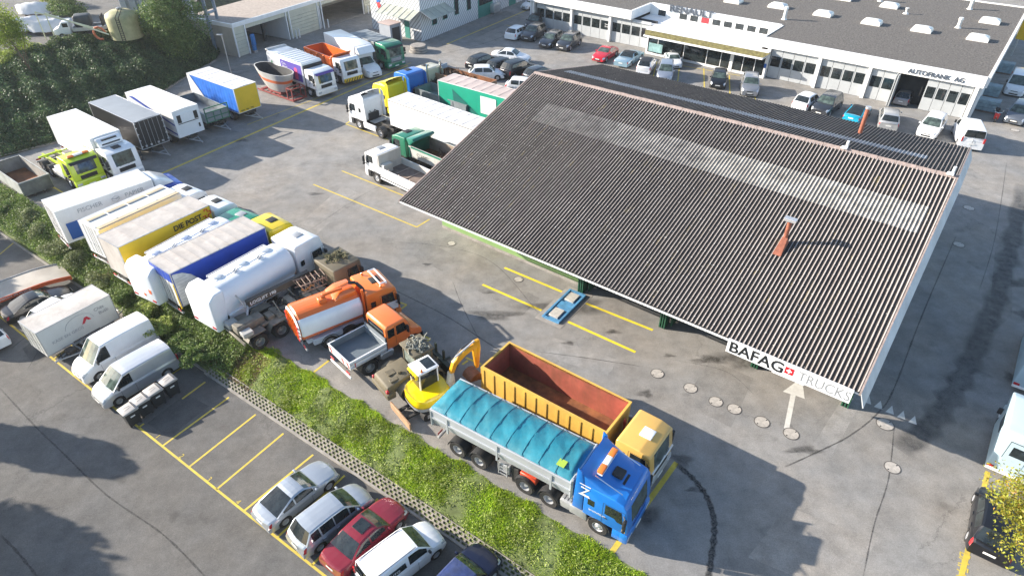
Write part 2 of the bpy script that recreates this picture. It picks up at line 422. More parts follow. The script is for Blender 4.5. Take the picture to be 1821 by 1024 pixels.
        for fr in ((.34, .56, .75) if kind not in ('van', 'bigvan', 'kangoo', 'coupe') else (.24, .42)):
            xx = X(fr); sl_.box(xx-.006, xx+.006, min(s*W2*.9, s*(W2+.003)), max(s*W2*.9, s*(W2+.003)), .30, belt-.14)
        part('door_gap', sl_, mBlack, root, False)
        for x in xw: wheel(root, x, s*(W2-.125), wr, .21, rim, s)
    return dict(L=L, W=W, H=H, belt=belt, X=X, xrr=xrr, xrf=xrf, xc=xc)
# (groups)
UPC = 'vehicles parked in front of the dealership'
LOC = 'cars parked in the lower bays'
def car(label, kind, f, r, col, gz=0.0, name='parked_car', cat='car', group=None, L=None, far=1.15, anchor=None, sc=.94, **kw):
    K = KINDS[kind]; L = L or K['L']
    zf = zr_ = .55
    if f[1] < r[1]: zf = far if far else .55; anchor = anchor or 'r'
    else: zr_ = far if far else .55; anchor = anchor or 'f'
    L0, c, a = pose(f, gz+zf, r, gz+zr_, L*sc, anchor)
    root = thing(name, label, cat, (c.x, c.y, gz), a, group); root.scale = (sc, sc, sc)
    info = build_car(root, kind, col, L, **kw)
    return root, info
# ------------------------------------------------------------------ lorries: cabs, chassis and bodies
def cab(root, x1, H, col, cl=2.1, W=2.45, style='mid', visor=None, hatch=True, deflector=False, bumper=None, grille=None, lowcol=None, mirrors=True, zb=1.02, slope=.16, roofcol=None, frontlow=None, glass=None):
    """cab with its nose at x1; H = roof height"""
    P = paint(col) if not isinstance(col, bpy.types.Material) else col
    x0 = x1-cl; w2 = W/2
    wz0 = 1.60; wz1 = min(H-.24, 2.66) if style != 'high' else 2.55
    if style == 'high': prof = [(x0, zb), (x0, H-.05), (x0+.35, H), (x1-1.15, H-.02), (x1-.62, H-.32), (x1-.2, wz1+.15), (x1-.03, 1.66), (x1, 1.5), (x1, zb)]
    elif style == 'mid': prof = [(x0, zb), (x0, H-.08), (x0+.1, H), (x1-.75, H-.02), (x1-.33, H-.14), (x1-.16, wz1+.04), (x1-.02, 1.66), (x1, 1.5), (x1, zb)]
    else: prof = [(x0, zb), (x0, H-.06), (x0+.08, H), (x1-.45, H), (x1-.25, H-.1), (x1-.17, wz1+.02), (x1-.02, 1.62), (x1, 1.45), (x1, zb)]
    if slope == 0: prof = [(x0, zb), (x0, H), (x1-.1, H), (x1-.06, wz1), (x1, 1.62), (x1, zb)]
    b = MB(); b.prism(prof, -w2, w2, .075, 3)
    body = part('cab_body', b, P, root, ang=30)
    def fx(z):   # x of the front face at height z
        pts = sorted([(p[1], p[0]) for p in prof[3:] if p[1] > zb+.01]+[(zb, x1)])
        return interp(z, pts)
    # windscreen: slightly bowed slab
    ws = MB(); rows = []
    for k in range(5):
        z = lerp(wz0, wz1, k/4); row = []
        for j in range(9):
            t = -1+2*j/8; row.append((fx(z)+.018-.05*abs(t)**3, t*(w2-.055), z))
        rows.append(row)
    ws.grid(rows); rows2 = [[(x-.06, y, z) for x, y, z in r] for r in rows]; ws.grid(rows2)
    ws.grid([rows[0], rows2[0]]); ws.grid([rows[-1], rows2[-1]])
    ws.grid([[r[0] for r in rows], [r[0] for r in rows2]]); ws.grid([[r[-1] for r in rows], [r[-1] for r in rows2]])
    part('windshield', ws, glass or mGlassC, root)
    wp = MB()
    for yy in (-.55, .15): wp.tube([(fx(wz0)+.04, yy, wz0-.02), (fx(wz0+.1)+.035, yy+.6, wz0+.10)], .012, 5)
    part('wiper', wp, mBlack, root, False)
    # side windows, door outlines, handles, mirrors, steps
    for s in (-1, 1):
        sw = MB(); a0, a1 = x1-1.18, x1-.30; y0, y1 = sorted((s*(w2-.02), s*(w2+.008)))
        sw.prism([(a0, 1.80), (a0, min(2.45, H-.32)), (a1-.10, min(2.45, H-.32)), (a1+.02, 1.66), (a1-.25, 1.66), (a1-.4, 1.80)], y0, y1, 0)
        part('side_window', sw, mGlass, root, False)
        if cl > 1.95 and style != 'low':
            sw = MB(); sw.box(x0+.22, x0+.55, y0, y1, 1.85, 2.25, .0); 
            if col not in (): part('sleeper_vent', sw, P if style == 'high' else mGlass, root, False)
        dg = MB()
        yy0, yy1 = sorted((s*(w2-.01), s*(w2+.004)))
        for xx in (x1-1.28, x1-.22): dg.box(xx-.008, xx+.008, yy0, yy1, zb+.05, min(2.5, H-.25))
        dg.box(x1-1.28, x1-.22, yy0, yy1, min(2.5, H-.25)-.008, min(2.5, H-.25)+.008)
        part('door_gap', dg, mBlack, root, False)
        h = MB(); yy0, yy1 = sorted((s*(w2), s*(w2+.035))); h.box(x1-1.22, x1-1.02, yy0, yy1, 1.5, 1.55, .01); part('door_handle', h, mBlack, root)
        if mirrors:
            mr = MB(); ya, yb = sorted((s*(w2+.05), s*(w2+.28)))
            mr.box(x1-.22, x1-.08, ya, yb, 1.75, 2.25, .035, 2); mr.box(x1-.2, x1-.08, ya, yb, 1.5, 1.7, .03, 2)
            mr.tube([(x1-.3, s*w2, 2.3), (x1-.16, s*(w2+.15), 2.28)], .02, 6); mr.tube([(x1-.3, s*w2, 1.6), (x1-.16, s*(w2+.15), 1.6)], .02, 6)
            part('wing_mirror', mr, mBlack, root)
        st = MB(); yy0, yy1 = sorted((s*(w2-.28), s*(w2-.01)))
        st.box(x1-.72, x1-.05, yy0, yy1, .40, 1.03, .04, 2); part('step', st, bumper or (paint(lowcol) if lowcol else mBlack), root)
        # mudguard over the front wheel
        xa = x1-1.42; mg = MB(); ri, ro = .56, .61; y0_, y1_ = sorted((s*(w2-.36), s*(w2+.0)))
        P0 = []; 
        for k in range(9):
            t = PI*(k/8)*.98+.03; P0.append([(xa+ro*math.cos(t), y0_, .52+ro*math.sin(t)), (xa+ro*math.cos(t), y1_, .52+ro*math.sin(t)), (xa+ri*math.cos(t), y1_, .52+ri*math.sin(t)), (xa+ri*math.cos(t), y0_, .52+ri*math.sin(t))])
        mg.grid(P0, closed=True); part('mudguard', mg, mBlack, root)
    bp = MB(); bp.prism([(x1-.35, .38), (x1+.0, .38), (x1+.05, .45), (x1+.06, .85), (x1+.02, zb), (x1-.35, zb)], -w2, w2, .04, 2)
    part('bumper', bp, bumper or (paint(lowcol) if lowcol else P), root)
    g = MB(); g.box(x1-.02, x1+.02, -w2*.55, w2*.55, zb+.06, 1.42, .012)
    for k in range(3): g.box(x1+.01, x1+.035, -w2*.53, w2*.53, zb+.08+k*.1, zb+.10+k*.1)
    part('grille', g, grille or mBlack, root)
    for s in (-1, 1):
        hl_ = MB(); y0, y1 = sorted((s*(w2-.48), s*(w2-.07))); hl_.box(x1+.03, x1+.075, y0, y1, .62, .82, .02, 2); part('headlight', hl_, mLens, root)
    pl = MB(); pl.box(x1+.05, x1+.075, -.26, .26, .5, .61); part('number_plate', pl, mPlate, root, False)
    if visor is not None:
        v = MB(); rows = [[(fx(wz1)+.02, t*(w2-.1), wz1+.02) for t in (-1, 0, 1)], [(fx(wz1)+.24, t*(w2-.16), wz1-.15) for t in (-1, 0, 1)]]
        v.grid(rows); v.grid([[(x, y, z+.025) for x, y, z in r] for r in rows]); v.grid([rows[1], [(x, y, z+.025) for x, y, z in rows[1]]])
        part('sun_visor', v, visor, root)
    if hatch:
        h = MB(); hz = H-.02; h.box(x0+cl*.38, x0+cl*.38+.62, -.33, .33, hz-.02, hz+.06, .03, 2); part('roof_hatch', h, {True: mBlack, 'white': mWhiteP, 'grey': mSteel}[hatch], root)
    if deflector:
        d = MB(); dz = deflector if deflector is not True else H+.55
        rows = []
        for k in range(6):
            t = k/5; x = lerp(x0+.05, x1-.9, t); z = lerp(dz, H+.02, t**1.6); rows.append([(x, y*(w2-.12-.1*t), z-(.10*abs(y)**4)) for y in (-1, -.9, -.5, 0, .5, .9, 1)])
        d.grid(rows); base = [[(r[0][0], r[0][1], H-.05) for r in rows], [r[0] for r in rows]]; d.grid(base)
        d.grid([[(r[-1][0], r[-1][1], H-.05) for r in rows], [r[-1] for r in rows]])
        part('air_deflector', d, P, root)
    # wheels and arch
    for s in (-1, 1): wheel(root, x1-1.42, s*(w2-.17), .51, .30, 'truck', s)
    uf = MB(); uf.box(x0+.1, x1-.3, -w2*.6, w2*.6, .5, zb+.02); part('engine_tunnel', uf, mChas, root, False)
    return dict(x0=x0, body=body, fx=fx, P=P, w2=w2)
def chassis(root, xr, xf, axles, W=2.5, z=.98, guards=True, tank=True, kind='dual', sideguard=False, bumperbar=True, guardmat=None, r=.51, rails=True):
    c = MB()
    if rails:
        for s in (-1, 1): c.box(xr, xf, s*.42-.05, s*.42+.05, z-.28, z)
        n = max(2, int((xf-xr)/1.2))
        for k in range(n+1):
            x = lerp(xr+.05, xf-.05, k/n); c.box(x-.04, x+.04, -.42, .42, z-.24, z-.06)
    for a in axles: c.cyl((a, -W/2+.3, r), (a, W/2-.3, r), .09, n=10); c.box(a-.45, a+.45, -.55, -.40, r-.02, r+.12); c.box(a-.45, a+.45, .40, .55, r-.02, r+.12)
    part('chassis', c, mChas, root, False)
    for a in axles:
        for s in (-1, 1):
            wheel(root, a, s*(W/2-.29 if kind.startswith('dual') else W/2-.18), r, .54 if kind.startswith('dual') else .34, kind, s)
            if guards:
                mg = MB(); ro = r+.09; y0, y1 = sorted((s*(W/2-.56), s*(W/2))); rows = []
                for k in range(9):
                    t = PI*(.02+.96*k/8); rows.append([(a+ro*math.cos(t), y0, r+ro*math.sin(t)), (a+ro*math.cos(t), y1, r+ro*math.sin(t)), (a+(ro-.03)*math.cos(t), y1, r+(ro-.03)*math.sin(t)), (a+(ro-.03)*math.cos(t), y0, r+(ro-.03)*math.sin(t))])
                mg.grid(rows, closed=True); part('mudguard', mg, guardmat or mBlack, root)
    if tank:
        fr = max(axles)+.75; 
        if xf-fr > .7:
            for s in (-1, 1):
                t = MB(); y0, y1 = sorted((s*(W/2-.62), s*(W/2-.05))); t.box(fr, min(xf-.1, fr+1.1), y0, y1, .45, z-.02, .08, 3); part('fuel_tank', t, mAlu if s < 0 else mBlack, root)
    if bumperbar:
        b = MB(); b.box(xr-.02, xr+.08, -W/2+.1, W/2-.1, .5, .64, .01); b.box(xr, xr+.06, -.5, -.42, .6, .9); b.box(xr, xr+.06, .42, .5, .6, .9); part('underrun_bar', b, mWhiteP if bumperbar == 'white' else mSteel, root)
        for s in (-1, 1):
            l_ = MB(); y0, y1 = sorted((s*(W/2-.55), s*(W/2-.15))); l_.box(xr-.045, xr-.02, y0, y1, .68, .82, .01); part('taillight', l_, mRed, root)
    if sideguard:
        for s in (-1, 1):
            g = MB(); y0, y1 = sorted((s*(W/2-.05), s*(W/2-.01)))
            for zz in (.45, .75): g.box(min(axles)+.7 if len(axles) > 0 else xr, xf-.2, y0, y1, zz, zz+.12)
            part('side_guard', g, mAlu, root, False)
def box_body(root, xr, xf, z0, z1, side, roofm, W=2.5, frame=None, rear=None, front=None, ribs=0, roof_ribs=0, doors=True, name='box_body', wrinkle=0.0):
    """closed body; side/rear/front/roof are separate meshes butted inside an edge frame"""
    w2 = W/2; frame = frame or mAlu
    for s, nm in ((1, 'side_wall'), (-1, 'side_wall')):
        b = MB(); n = 60 if wrinkle else 1; rows = []
        for k in range(n+1):
            x = lerp(xr+.05, xf-.05, k/n); d = wrinkle*(math.sin(k*1.7)+.6*math.sin(k*3.9+1))*.5 if wrinkle else 0
            rows.append([(x, s*(w2-.012+d*(.2+.8*q)), lerp(z0+.06, z1-.06, 1-q)) for q in (0, .15, .5, .85, 1)])
        b.grid(rows)
        sm = side[0 if s > 0 else 1] if isinstance(side, (tuple, list)) else side
        part('curtain' if wrinkle else nm, b, sm, root)
    b = MB(); b.box(xr+.02, xf-.02, -w2+.05, w2-.05, z0+.0, z0+.10); part('load_floor', b, mChas, root, False)
    b = MB(); n = roof_ribs or 1; rows = []
    m_ = 6*n if roof_ribs else 1
    for k in range(m_+1):
        x = lerp(xr+.05, xf-.05, k/m_); sag = -.03*abs(math.sin(PI*k/6))+random.uniform(-.008, .008) if roof_ribs else 0
        rows.append([(x, y*(w2-.05), z1-.012+.03*(1-abs(y)**2)+sag*(1-abs(y))) for y in (-1, -.66, -.33, 0, .33, .66, 1)])
    b.grid(rows); part('roof_cover' if roof_ribs else 'roof', b, roofm, root)
    if roof_ribs:
        b = MB()
        for k in range(1, n): x = lerp(xr+.05, xf-.05, k/n); b.box(x-.018, x+.018, -w2+.05, w2-.05, z1+.012, z1+.026)
        part('roof_bow', b, roofm, root, False)
    f = MB(); t = .055
    for s in (-1, 1):
        y0, y1 = sorted((s*(w2-t), s*w2))
        f.box(xr, xf, y0, y1, z0, z0+t*1.2); f.box(xr, xf, y0, y1, z1-t, z1)
        f.box(xr, xr+t, y0, y1, z0+t*1.2, z1-t); f.box(xf-t, xf, y0, y1, z0+t*1.2, z1-t)
    for x0_, x1_ in ((xr, xr+t), (xf-t, xf)): f.box(x0_, x1_, -w2+t, w2-t, z1-t, z1); f.box(x0_, x1_, -w2+t, w2-t, z0, z0+t)
    part('corner_frame', f, frame, root, False)
    b = MB(); b.box(xf-.04, xf-.015, -w2+t, w2-t, z0+t, z1-t); part('front_wall', b, front or (side if not isinstance(side, (tuple, list)) else side[0]), root, False)
    b = MB(); b.box(xr+.015, xr+.04, -w2+t, w2-t, z0+t, z1-t); part('rear_wall', b, rear or (side if not isinstance(side, (tuple, list)) else side[0]), root, False)
    if doors:
        d = MB(); d.box(xr+.004, xr+.014, -.012, .012, z0+.1, z1-.1); part('door_gap', d, mBlack, root, False)
        for y in (-.72, -.28, .28, .72):
            d = MB(); d.cyl((xr-.01, y, z0+.1), (xr-.01, y, z1-.08), .016, n=6); d.box(xr-.03, xr+.01, y-.05, y+.05, z0+.85, z0+.92); part('locking_bar', d, mSteel, root, False)
def open_box(root, xr, xf, z0, z1, outer, inner, W=2.5, t=.06, ribs=0, ribd=.09, floor=None, rim=.10, taper=0.0, name='load_body', front_h=None, ribw=.07, noinner=False):
    """open-topped body: outer skin, lining, top rim, ribs"""
    w2 = W/2; fl = z0+.08
    o = MB(); k = taper
    a = [(xr, -w2+k, z0), (xf, -w2+k, z0), (xf, w2-k, z0), (xr, w2-k, z0)]; b_ = [(xr, -w2, z1), (xf, -w2, z1), (xf, w2, z1), (xr, w2, z1)]
    o.add(a+b_, [(0, 1, 5, 4), (1, 2, 6, 5), (2, 3, 7, 6), (3, 0, 4, 7), (3, 2, 1, 0)])
    part(name, o, outer, root, False)
    i_ = MB(); a = [(xr+t, -w2+k+t, fl), (xf-t, -w2+k+t, fl), (xf-t, w2-k-t, fl), (xr+t, w2-k-t, fl)]; c = [(xr+t, -w2+t, z1), (xf-t, -w2+t, z1), (xf-t, w2-t, z1), (xr+t, w2-t, z1)]
    i_.add(a+c, [(0, 4, 5, 1), (1, 5, 6, 2), (2, 6, 7, 3), (3, 7, 4, 0)]); part('lining', i_, inner, root, False)
    f = MB(); f.add([(p[0], p[1], fl+.002) for p in a], [(0, 1, 2, 3)]); part('load_floor', f, floor or inner, root, False)
    r_ = MB(); q = .025
    for s in (-1, 1): r_.box(xr-q, xf+q, *sorted((s*(w2-t), s*(w2+q))), z1-rim+.004, z1+.012)
    r_.box(xr-q, xr+t, -w2+t, w2-t, z1-rim+.004, z1+.012); r_.box(xf-t, xf+q, -w2+t, w2-t, z1-rim+.004, z1+.012)
    part('top_rim', r_, outer, root, False)
    if ribs:
        rb = MB()
        for n in range(ribs):
            x = lerp(xr+.12, xf-.12, n/(ribs-1))
            for s in (-1, 1):
                y_t = s*w2; y_b = s*(w2-k)
                vs = [(x-ribw, y_b, z0), (x+ribw, y_b, z0), (x+ribw, y_t, z1-rim), (x-ribw, y_t, z1-rim), (x-ribw*.7, y_b+s*ribd, z0), (x+ribw*.7, y_b+s*ribd, z0), (x+ribw*.7, y_t+s*ribd*.8, z1-rim), (x-ribw*.7, y_t+s*ribd*.8, z1-rim)]
                rb.add(vs, [(4, 5, 6, 7), (0, 4, 7, 3), (1, 2, 6, 5), (0, 1, 5, 4), (3, 7, 6, 2)])
        part('rib', rb, outer, root, False)
def lightbar(root, x, z, w=1.3, mats=None):
    b = MB(); b.box(x-.12, x+.12, -w/2, w/2, z, z+.05); part('light_bar', b, mBlack, root)
    for s in (-1, 1):
        l_ = MB(); l_.box(x-.14, x+.14, *sorted((s*w*.22, s*w/2)), z+.03, z+.2, .04, 2); part('beacon', l_, mAmber, root)
    l_ = MB(); l_.box(x-.13, x+.13, -w*.21, w*.21, z+.04, z+.19, .03, 2); part('light_panel', l_, mWhiteP, root)
def beacon(root, x, y, z):
    b = MB(); b.lathe([(.07, 0), (.075, .05), (.06, .06), (.06, .15), (.02, .19)], (x, y, z), (0, 0, 1), 12); part('beacon', b, mAmber, root)
def tank_body(root, xr, xf, zc, mat, W=2.45, h=1.15, front_round=True, rear_cab=True, skirt=None):
    n = 36; w2 = W/2
    def sec(x, k=1.0, dz=0): 
        out = []
        for i in range(n):
            t = 2*PI*i/n; c, s = math.cos(t), math.sin(t)
            out.append((x, w2*k*math.copysign(abs(c)**.72, c), zc+h*k*math.copysign(abs(s)**.80, s)))
        return out
    b = MB(); rows = [sec(xr, .90), sec(xr+.03, .97), sec(xr+.12, 1)] + [sec(lerp(xr+.12, xf-.25, k/8)) for k in range(1, 9)] + [sec(xf-.12, .97), sec(xf-.03, .85), sec(xf, .6)]
    b.grid(rows, closed=True); b.ngon(rows[-1]); b.ngon(rows[0]); part('tank', b, mat, root, ang=50)
    wk = MB(); wk.box(xr+.9, xf-.7, -.05, .80, zc+h*.985, zc+h*1.02)
    for k in range(int((xf-xr-1.6)/.25)): wk.box(xr+.95+k*.25, xr+.98+k*.25, -.05, .80, zc+h*1.02, zc+h*1.035)
    part('walkway', wk, mWhiteP, root, False)
    rl = MB(); rl.tube([(xr+.9, -.45, zc+h), (xr+.9, -.45, zc+h+.03), (xf-.7, -.45, zc+h+.03), (xf-.7, -.45, zc+h)], .02, 6)
    rl.tube([(xr+.9, .9, zc+h*.9), (xr+.9, .9, zc+h+.03), (xf-.7, .9, zc+h+.03), (xf-.7, .9, zc+h*.9)], .02, 6); part('walkway_rail', rl, mWhiteP, root)
    k = max(2, int((xf-xr)/1.7))
    for i in range(k):
        x = lerp(xr+1.2, xf-1.1, i/(k-1)); m_ = MB(); m_.lathe([(.30, -.08), (.30, .08), (.27, .12), (.12, .16), (.02, .17)], (x, .30, zc+h), (0, 0, 1), 20); part('manhole_cover', m_, mWhiteP, root)
        if i < k-1:
            v = MB(); xx = x+(xf-xr)/k*.5; v.cyl((xx-.15, -.15, zc+h+.05), (xx+.2, .0, zc+h+.10), .04, n=8); v.cyl((xx-.1, -.3, zc+h+.05), (xx+.25, -.15, zc+h+.10), .04, n=8); part('vent_pipe', v, mSteel, root)
    return rows
# ------------------------------------------------------------------ ground
def asphalt(name, base, scale=1.0, warm=1.0, crack=0.6):
    m = bpy.data.materials.new(name); m.use_nodes = True; n = m.node_tree.nodes; l = m.node_tree.links; b = n['Principled BSDF']
    b.inputs['Roughness'].default_value = 0.88; b.inputs['Specular IOR Level'].default_value = 0.35
    tc = n.new('ShaderNodeTexCoord')
    def noise(sc, det=4, ro=.6, vec=None):
        q = n.new('ShaderNodeTexNoise'); q.inputs['Scale'].default_value = sc; q.inputs['Detail'].default_value = det; q.inputs['Roughness'].default_value = ro
        l.new(vec or tc.outputs['Object'], q.inputs['Vector']); return q
    def rng(src, a, c, d, e):
        q = n.new('ShaderNodeMapRange'); q.inputs[1].default_value = a; q.inputs[2].default_value = c; q.inputs[3].default_value = d; q.inputs[4].default_value = e
        l.new(src, q.inputs[0]); return q.outputs[0]
    def mul(a, c):
        q = n.new('ShaderNodeMath'); q.operation = 'MULTIPLY'; l.new(a, q.inputs[0])
        if isinstance(c, float): q.inputs[1].default_value = c
        else: l.new(c, q.inputs[1])
        return q.outputs[0]
    big = rng(noise(.11*scale, 5, .6).outputs['Fac'], .3, .7, .84, 1.14)
    mid = rng(noise(.75*scale, 7, .72).outputs['Fac'], .3, .72, .74, 1.24)
    fine = rng(noise(14, 4, .8).outputs['Fac'], .25, .75, .72, 1.30)
    agg = rng(noise(55, 2, .9).outputs['Fac'], .3, .7, .80, 1.22)
    v = mul(mul(mul(big, mid), fine), agg)
    # dark oil stains
    st = rng(noise(.55, 3, .5).outputs['Fac'], .66, .80, 1.0, .55); v = mul(v, st)
    # hairline cracks on a warped voronoi
    wn = noise(.5, 6, .7); vm = n.new('ShaderNodeVectorMath'); vm.operation = 'MULTIPLY_ADD'
    l.new(wn.outputs['Color'], vm.inputs[0]); vm.inputs[1].default_value = (3.2, 3.2, 0); l.new(tc.outputs['Object'], vm.inputs[2])
    vo = n.new('ShaderNodeTexVoronoi'); vo.feature = 'DISTANCE_TO_EDGE'; vo.inputs['Scale'].default_value = .16
    l.new(vm.outputs[0], vo.inputs['Vector'])
    ck = rng(vo.outputs['Distance'], .0, .0045, 1-crack, 1.0)
    msk = rng(noise(.09, 2).outputs['Fac'], .48, .55, 0, 1)
    mxk = n.new('ShaderNodeMix'); mxk.data_type = 'FLOAT'; mxk.inputs[2].default_value = 1.0; l.new(msk, mxk.inputs[0]); l.new(ck, mxk.inputs[3])
    v = mul(v, mxk.outputs[0])
    hue = n.new('ShaderNodeMix'); hue.data_type = 'RGBA'
    l.new(rng(noise(.2, 4).outputs['Fac'], .35, .65, 0, 1), hue.inputs[0])
    hue.inputs[6].default_value = (base*1.04*warm, base, base*.93/warm, 1); hue.inputs[7].default_value = (base*.99, base*.98, base*.955, 1)
    mx = n.new('ShaderNodeMix'); mx.data_type = 'RGBA'; mx.blend_type = 'MULTIPLY'; mx.inputs[0].default_value = 1
    l.new(hue.outputs[2], mx.inputs[6]); l.new(v, mx.inputs[7]); l.new(mx.outputs[2], b.inputs['Base Color'])
    bp = n.new('ShaderNodeBump'); bp.inputs['Strength'].default_value = .7; bp.inputs['Distance'].default_value = .012
    l.new(noise(30, 3, .8).outputs['Fac'], bp.inputs['Height']); l.new(bp.outputs[0], b.inputs['Normal'])
    return m
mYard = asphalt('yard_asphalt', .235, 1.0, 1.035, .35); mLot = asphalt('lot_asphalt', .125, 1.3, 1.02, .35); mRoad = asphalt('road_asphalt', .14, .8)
mConc = M('concrete', (.30, .28, .255), .85, 0, .25, 1.5, .01, 0, .3, (.12, .11, .09), 8)
mSoil = M('soil_and_moss', (.055, .06, .028), .95, 0, .6, 1.2, .05, detail=8)
es = Vector((math.cos(math.radians(-35)), math.sin(math.radians(-35)), 0)); et = Vector((-es.y, es.x, 0))
def ST(s, t, z=0.0): return es*s + et*t + Vector((0, 0, z))
TY, TL_ = 15.85, 13.0           # yard edge and car-park edge along et
b = MB(); b.quad((-700, -700, -1.62), (700, -700, -1.62), (700, 900, -1.62), (-700, 900, -1.62)); struct('ground', b, mSoil)
b = MB(); b.quad(ST(-200, TY), ST(300, TY), ST(300, 320), ST(-200, 320)); struct('yard_pavement', b, mYard)
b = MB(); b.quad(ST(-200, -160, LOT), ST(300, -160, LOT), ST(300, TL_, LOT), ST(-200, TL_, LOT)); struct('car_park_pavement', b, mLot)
# verge between the two levels: kerb, slope
b = MB(); rows = []
for i in range(0, 161):
    s = lerp(-110, 60, i/160) if False else -110+170*i/160
    hz = -1.0 if s > -32.5 else -1.42
    w1 = .06*math.sin(s*1.3)+.05*math.sin(s*3.1)
    rows.append([ST(s, TL_+.0, LOT), ST(s, TL_+.46, hz), ST(s, TL_+.9, hz+.28+w1), ST(s, 14.5, -.42+w1*1.5), ST(s, 15.3, -.08+w1), ST(s, TY+.02, .0), ST(s, TY+.02, -.3)])
b.grid(rows); struct('verge_slope', b, M('verge_soil', (.11, .14, .045), .95, 0, .5, 1.2, .05, detail=8), True)
b = MB(); b.box(-32.5, 60, TL_-.12, TL_, LOT-.1, LOT+.10); b.box(-110, -32.5, TL_-.02, TL_+.12, LOT-.1, LOT+.10)
b.v = [tuple(es*v[0]+et*v[1]+Vector((0, 0, v[2]))) for v in b.v]; struct('kerb', b, mConc)
# honeycomb retaining blocks: a leaning wall of ring-shaped cells
b = MB(); L0, L1 = -32.3, 16.0; cw, rh = .33, .155; nr_ = 4
def HW(s_, k, off): return (s_, TL_+.02+k*.115-off*.7, LOT+.02+k*.125+off*.7)
for r in range(nr_+1): b.add([HW(L0, r, .0), HW(L1, r, .0), HW(L1, r+.30, .0), HW(L0, r+.30, .0), HW(L0, r, .07), HW(L1, r, .07), HW(L1, r+.30, .07), HW(L0, r+.30, .07)], [(4, 5, 6, 7), (0, 1, 5, 4), (3, 7, 6, 2)])
for r in range(nr_):
    for c in range(int((L1-L0)/cw)):
        s_ = L0+(c+.5*(r % 2))*cw; a_, c_ = r+.3, r+1.0
        b.add([HW(s_, a_, 0), HW(s_+.11, a_, 0), HW(s_+.11, c_, 0), HW(s_, c_, 0), HW(s_, a_, .066), HW(s_+.11, a_, .066), HW(s_+.11, c_, .066), HW(s_, c_, .066)], [(4, 5, 6, 7), (0, 4, 7, 3), (1, 2, 6, 5)])
b.v = [tuple(es*v[0]+et*v[1]+Vector((0, 0, v[2]))) for v in b.v]
mHoney = M('precast_block', (.24, .22, .19), .9, 0, .3, 3, .01, 0, .6, (.05, .055, .025), 8)
solo('retaining_wall', b, mHoney, 'low grey pierced block wall along the foot of the grass slope', 'wall', smooth=False)

# hedge bank and upper lot on the left
UPZ = 4.0
botl = [(-95, 18), (-70, 37), (-48.9, 56.9), (-44.6, 60.8), (-42.8, 66), (-41.2, 73), (-40.3, 79.2), (-39.0, 86), (-40, 92)]
topl = [(-105, 40), (-82, 52), (-62, 66), (-57.8, 73.8), (-55.2, 79.2), (-51.5, 82.5), (-48.5, 85.3), (-46, 92), (-46, 100)]
b = MB(); rows = []
for (x0, y0), (x1, y1) in zip(botl, topl):
    rows.append([(lerp(x0, x1, k/6)+.25*math.sin(k*2+x0), lerp(y0, y1, k/6), (0.02 if k == 0 else 0)+UPZ*(k/6)**.8) for k in range(7)])
b.grid(rows); BANK = rows; struct('hedge_bank', b, mSoil, True)
b = MB(); b.add([(x, y, UPZ) for x, y in topl]+[(-46, 100, UPZ), (-60, 150, UPZ), (-220, 220, UPZ), (-220, 40, UPZ)], [tuple(range(len(topl)+4))]); struct('upper_lot_pavement', b, mRoad)
b = MB(); b.quad((-46, 92, UPZ), (-60, 150, UPZ), (-52, 150, 0), (-40, 92, 0)); struct('upper_lot_slope', b, mSoil)
# path beside the bank
b = MB(); pts = [(-95, 18), (-70, 37), (-48.9, 56.9), (-44.6, 60.8), (-42.8, 66), (-41.2, 73), (-40.3, 79.2), (-39.0, 86)]
for (x0, y0), (x1, y1) in zip(pts[:-1], pts[1:]):
    d = Vector((x1-x0, y1-y0, 0)).normalized(); nn_ = Vector((-d.y, d.x, 0))
    b.add([Vector((x0, y0, 0))-nn_*.0, Vector((x1, y1, 0)), Vector((x1, y1, .14)), Vector((x0, y0, .14)), Vector((x0, y0, .14))+nn_*.2, Vector((x1, y1, .14))+nn_*.2], [(0, 1, 2, 3), (3, 2, 5, 4)])
struct('bank_kerb', b, mConc)

# ------------------------------------------------------------------ road markings
def strip(b, p, q, w, z):
    p = Vector((p.x, p.y, z)); q = Vector((q.x, q.y, z)); d = (q-p).normalized(); n_ = Vector((-d.y, d.x, 0))*w/2
    return b.quad(p-n_, q-n_, q+n_, p+n_)
def lines(name, segs, lvl, w, mat):
    b = MB()
    for i, sg in enumerate(segs):
        ww = sg[4] if len(sg) > 4 else w
        strip(b, at(sg[0], sg[1], lvl), at(sg[2], sg[3], lvl), ww, lvl+.004+.001*(i % 3))
    return struct(name, b, mat)
lines('car_park_markings', [(-60, 515, 640, 1073), (287.7, 793.5, 407.2, 706.1), (335.8, 830.3, 454.8, 736.6), (385, 869.7, 504, 770.3), (435, 907, 557, 808), (493, 955, 613, 845), (555, 1004, 672, 886),
      (92.8, 640, 130, 612), (206, 730, 324, 653), (246, 760, 256, 753), (324, 709, 365, 679), (0, 452, 60, 402, .1)], LOT, .12, mYellowLine)
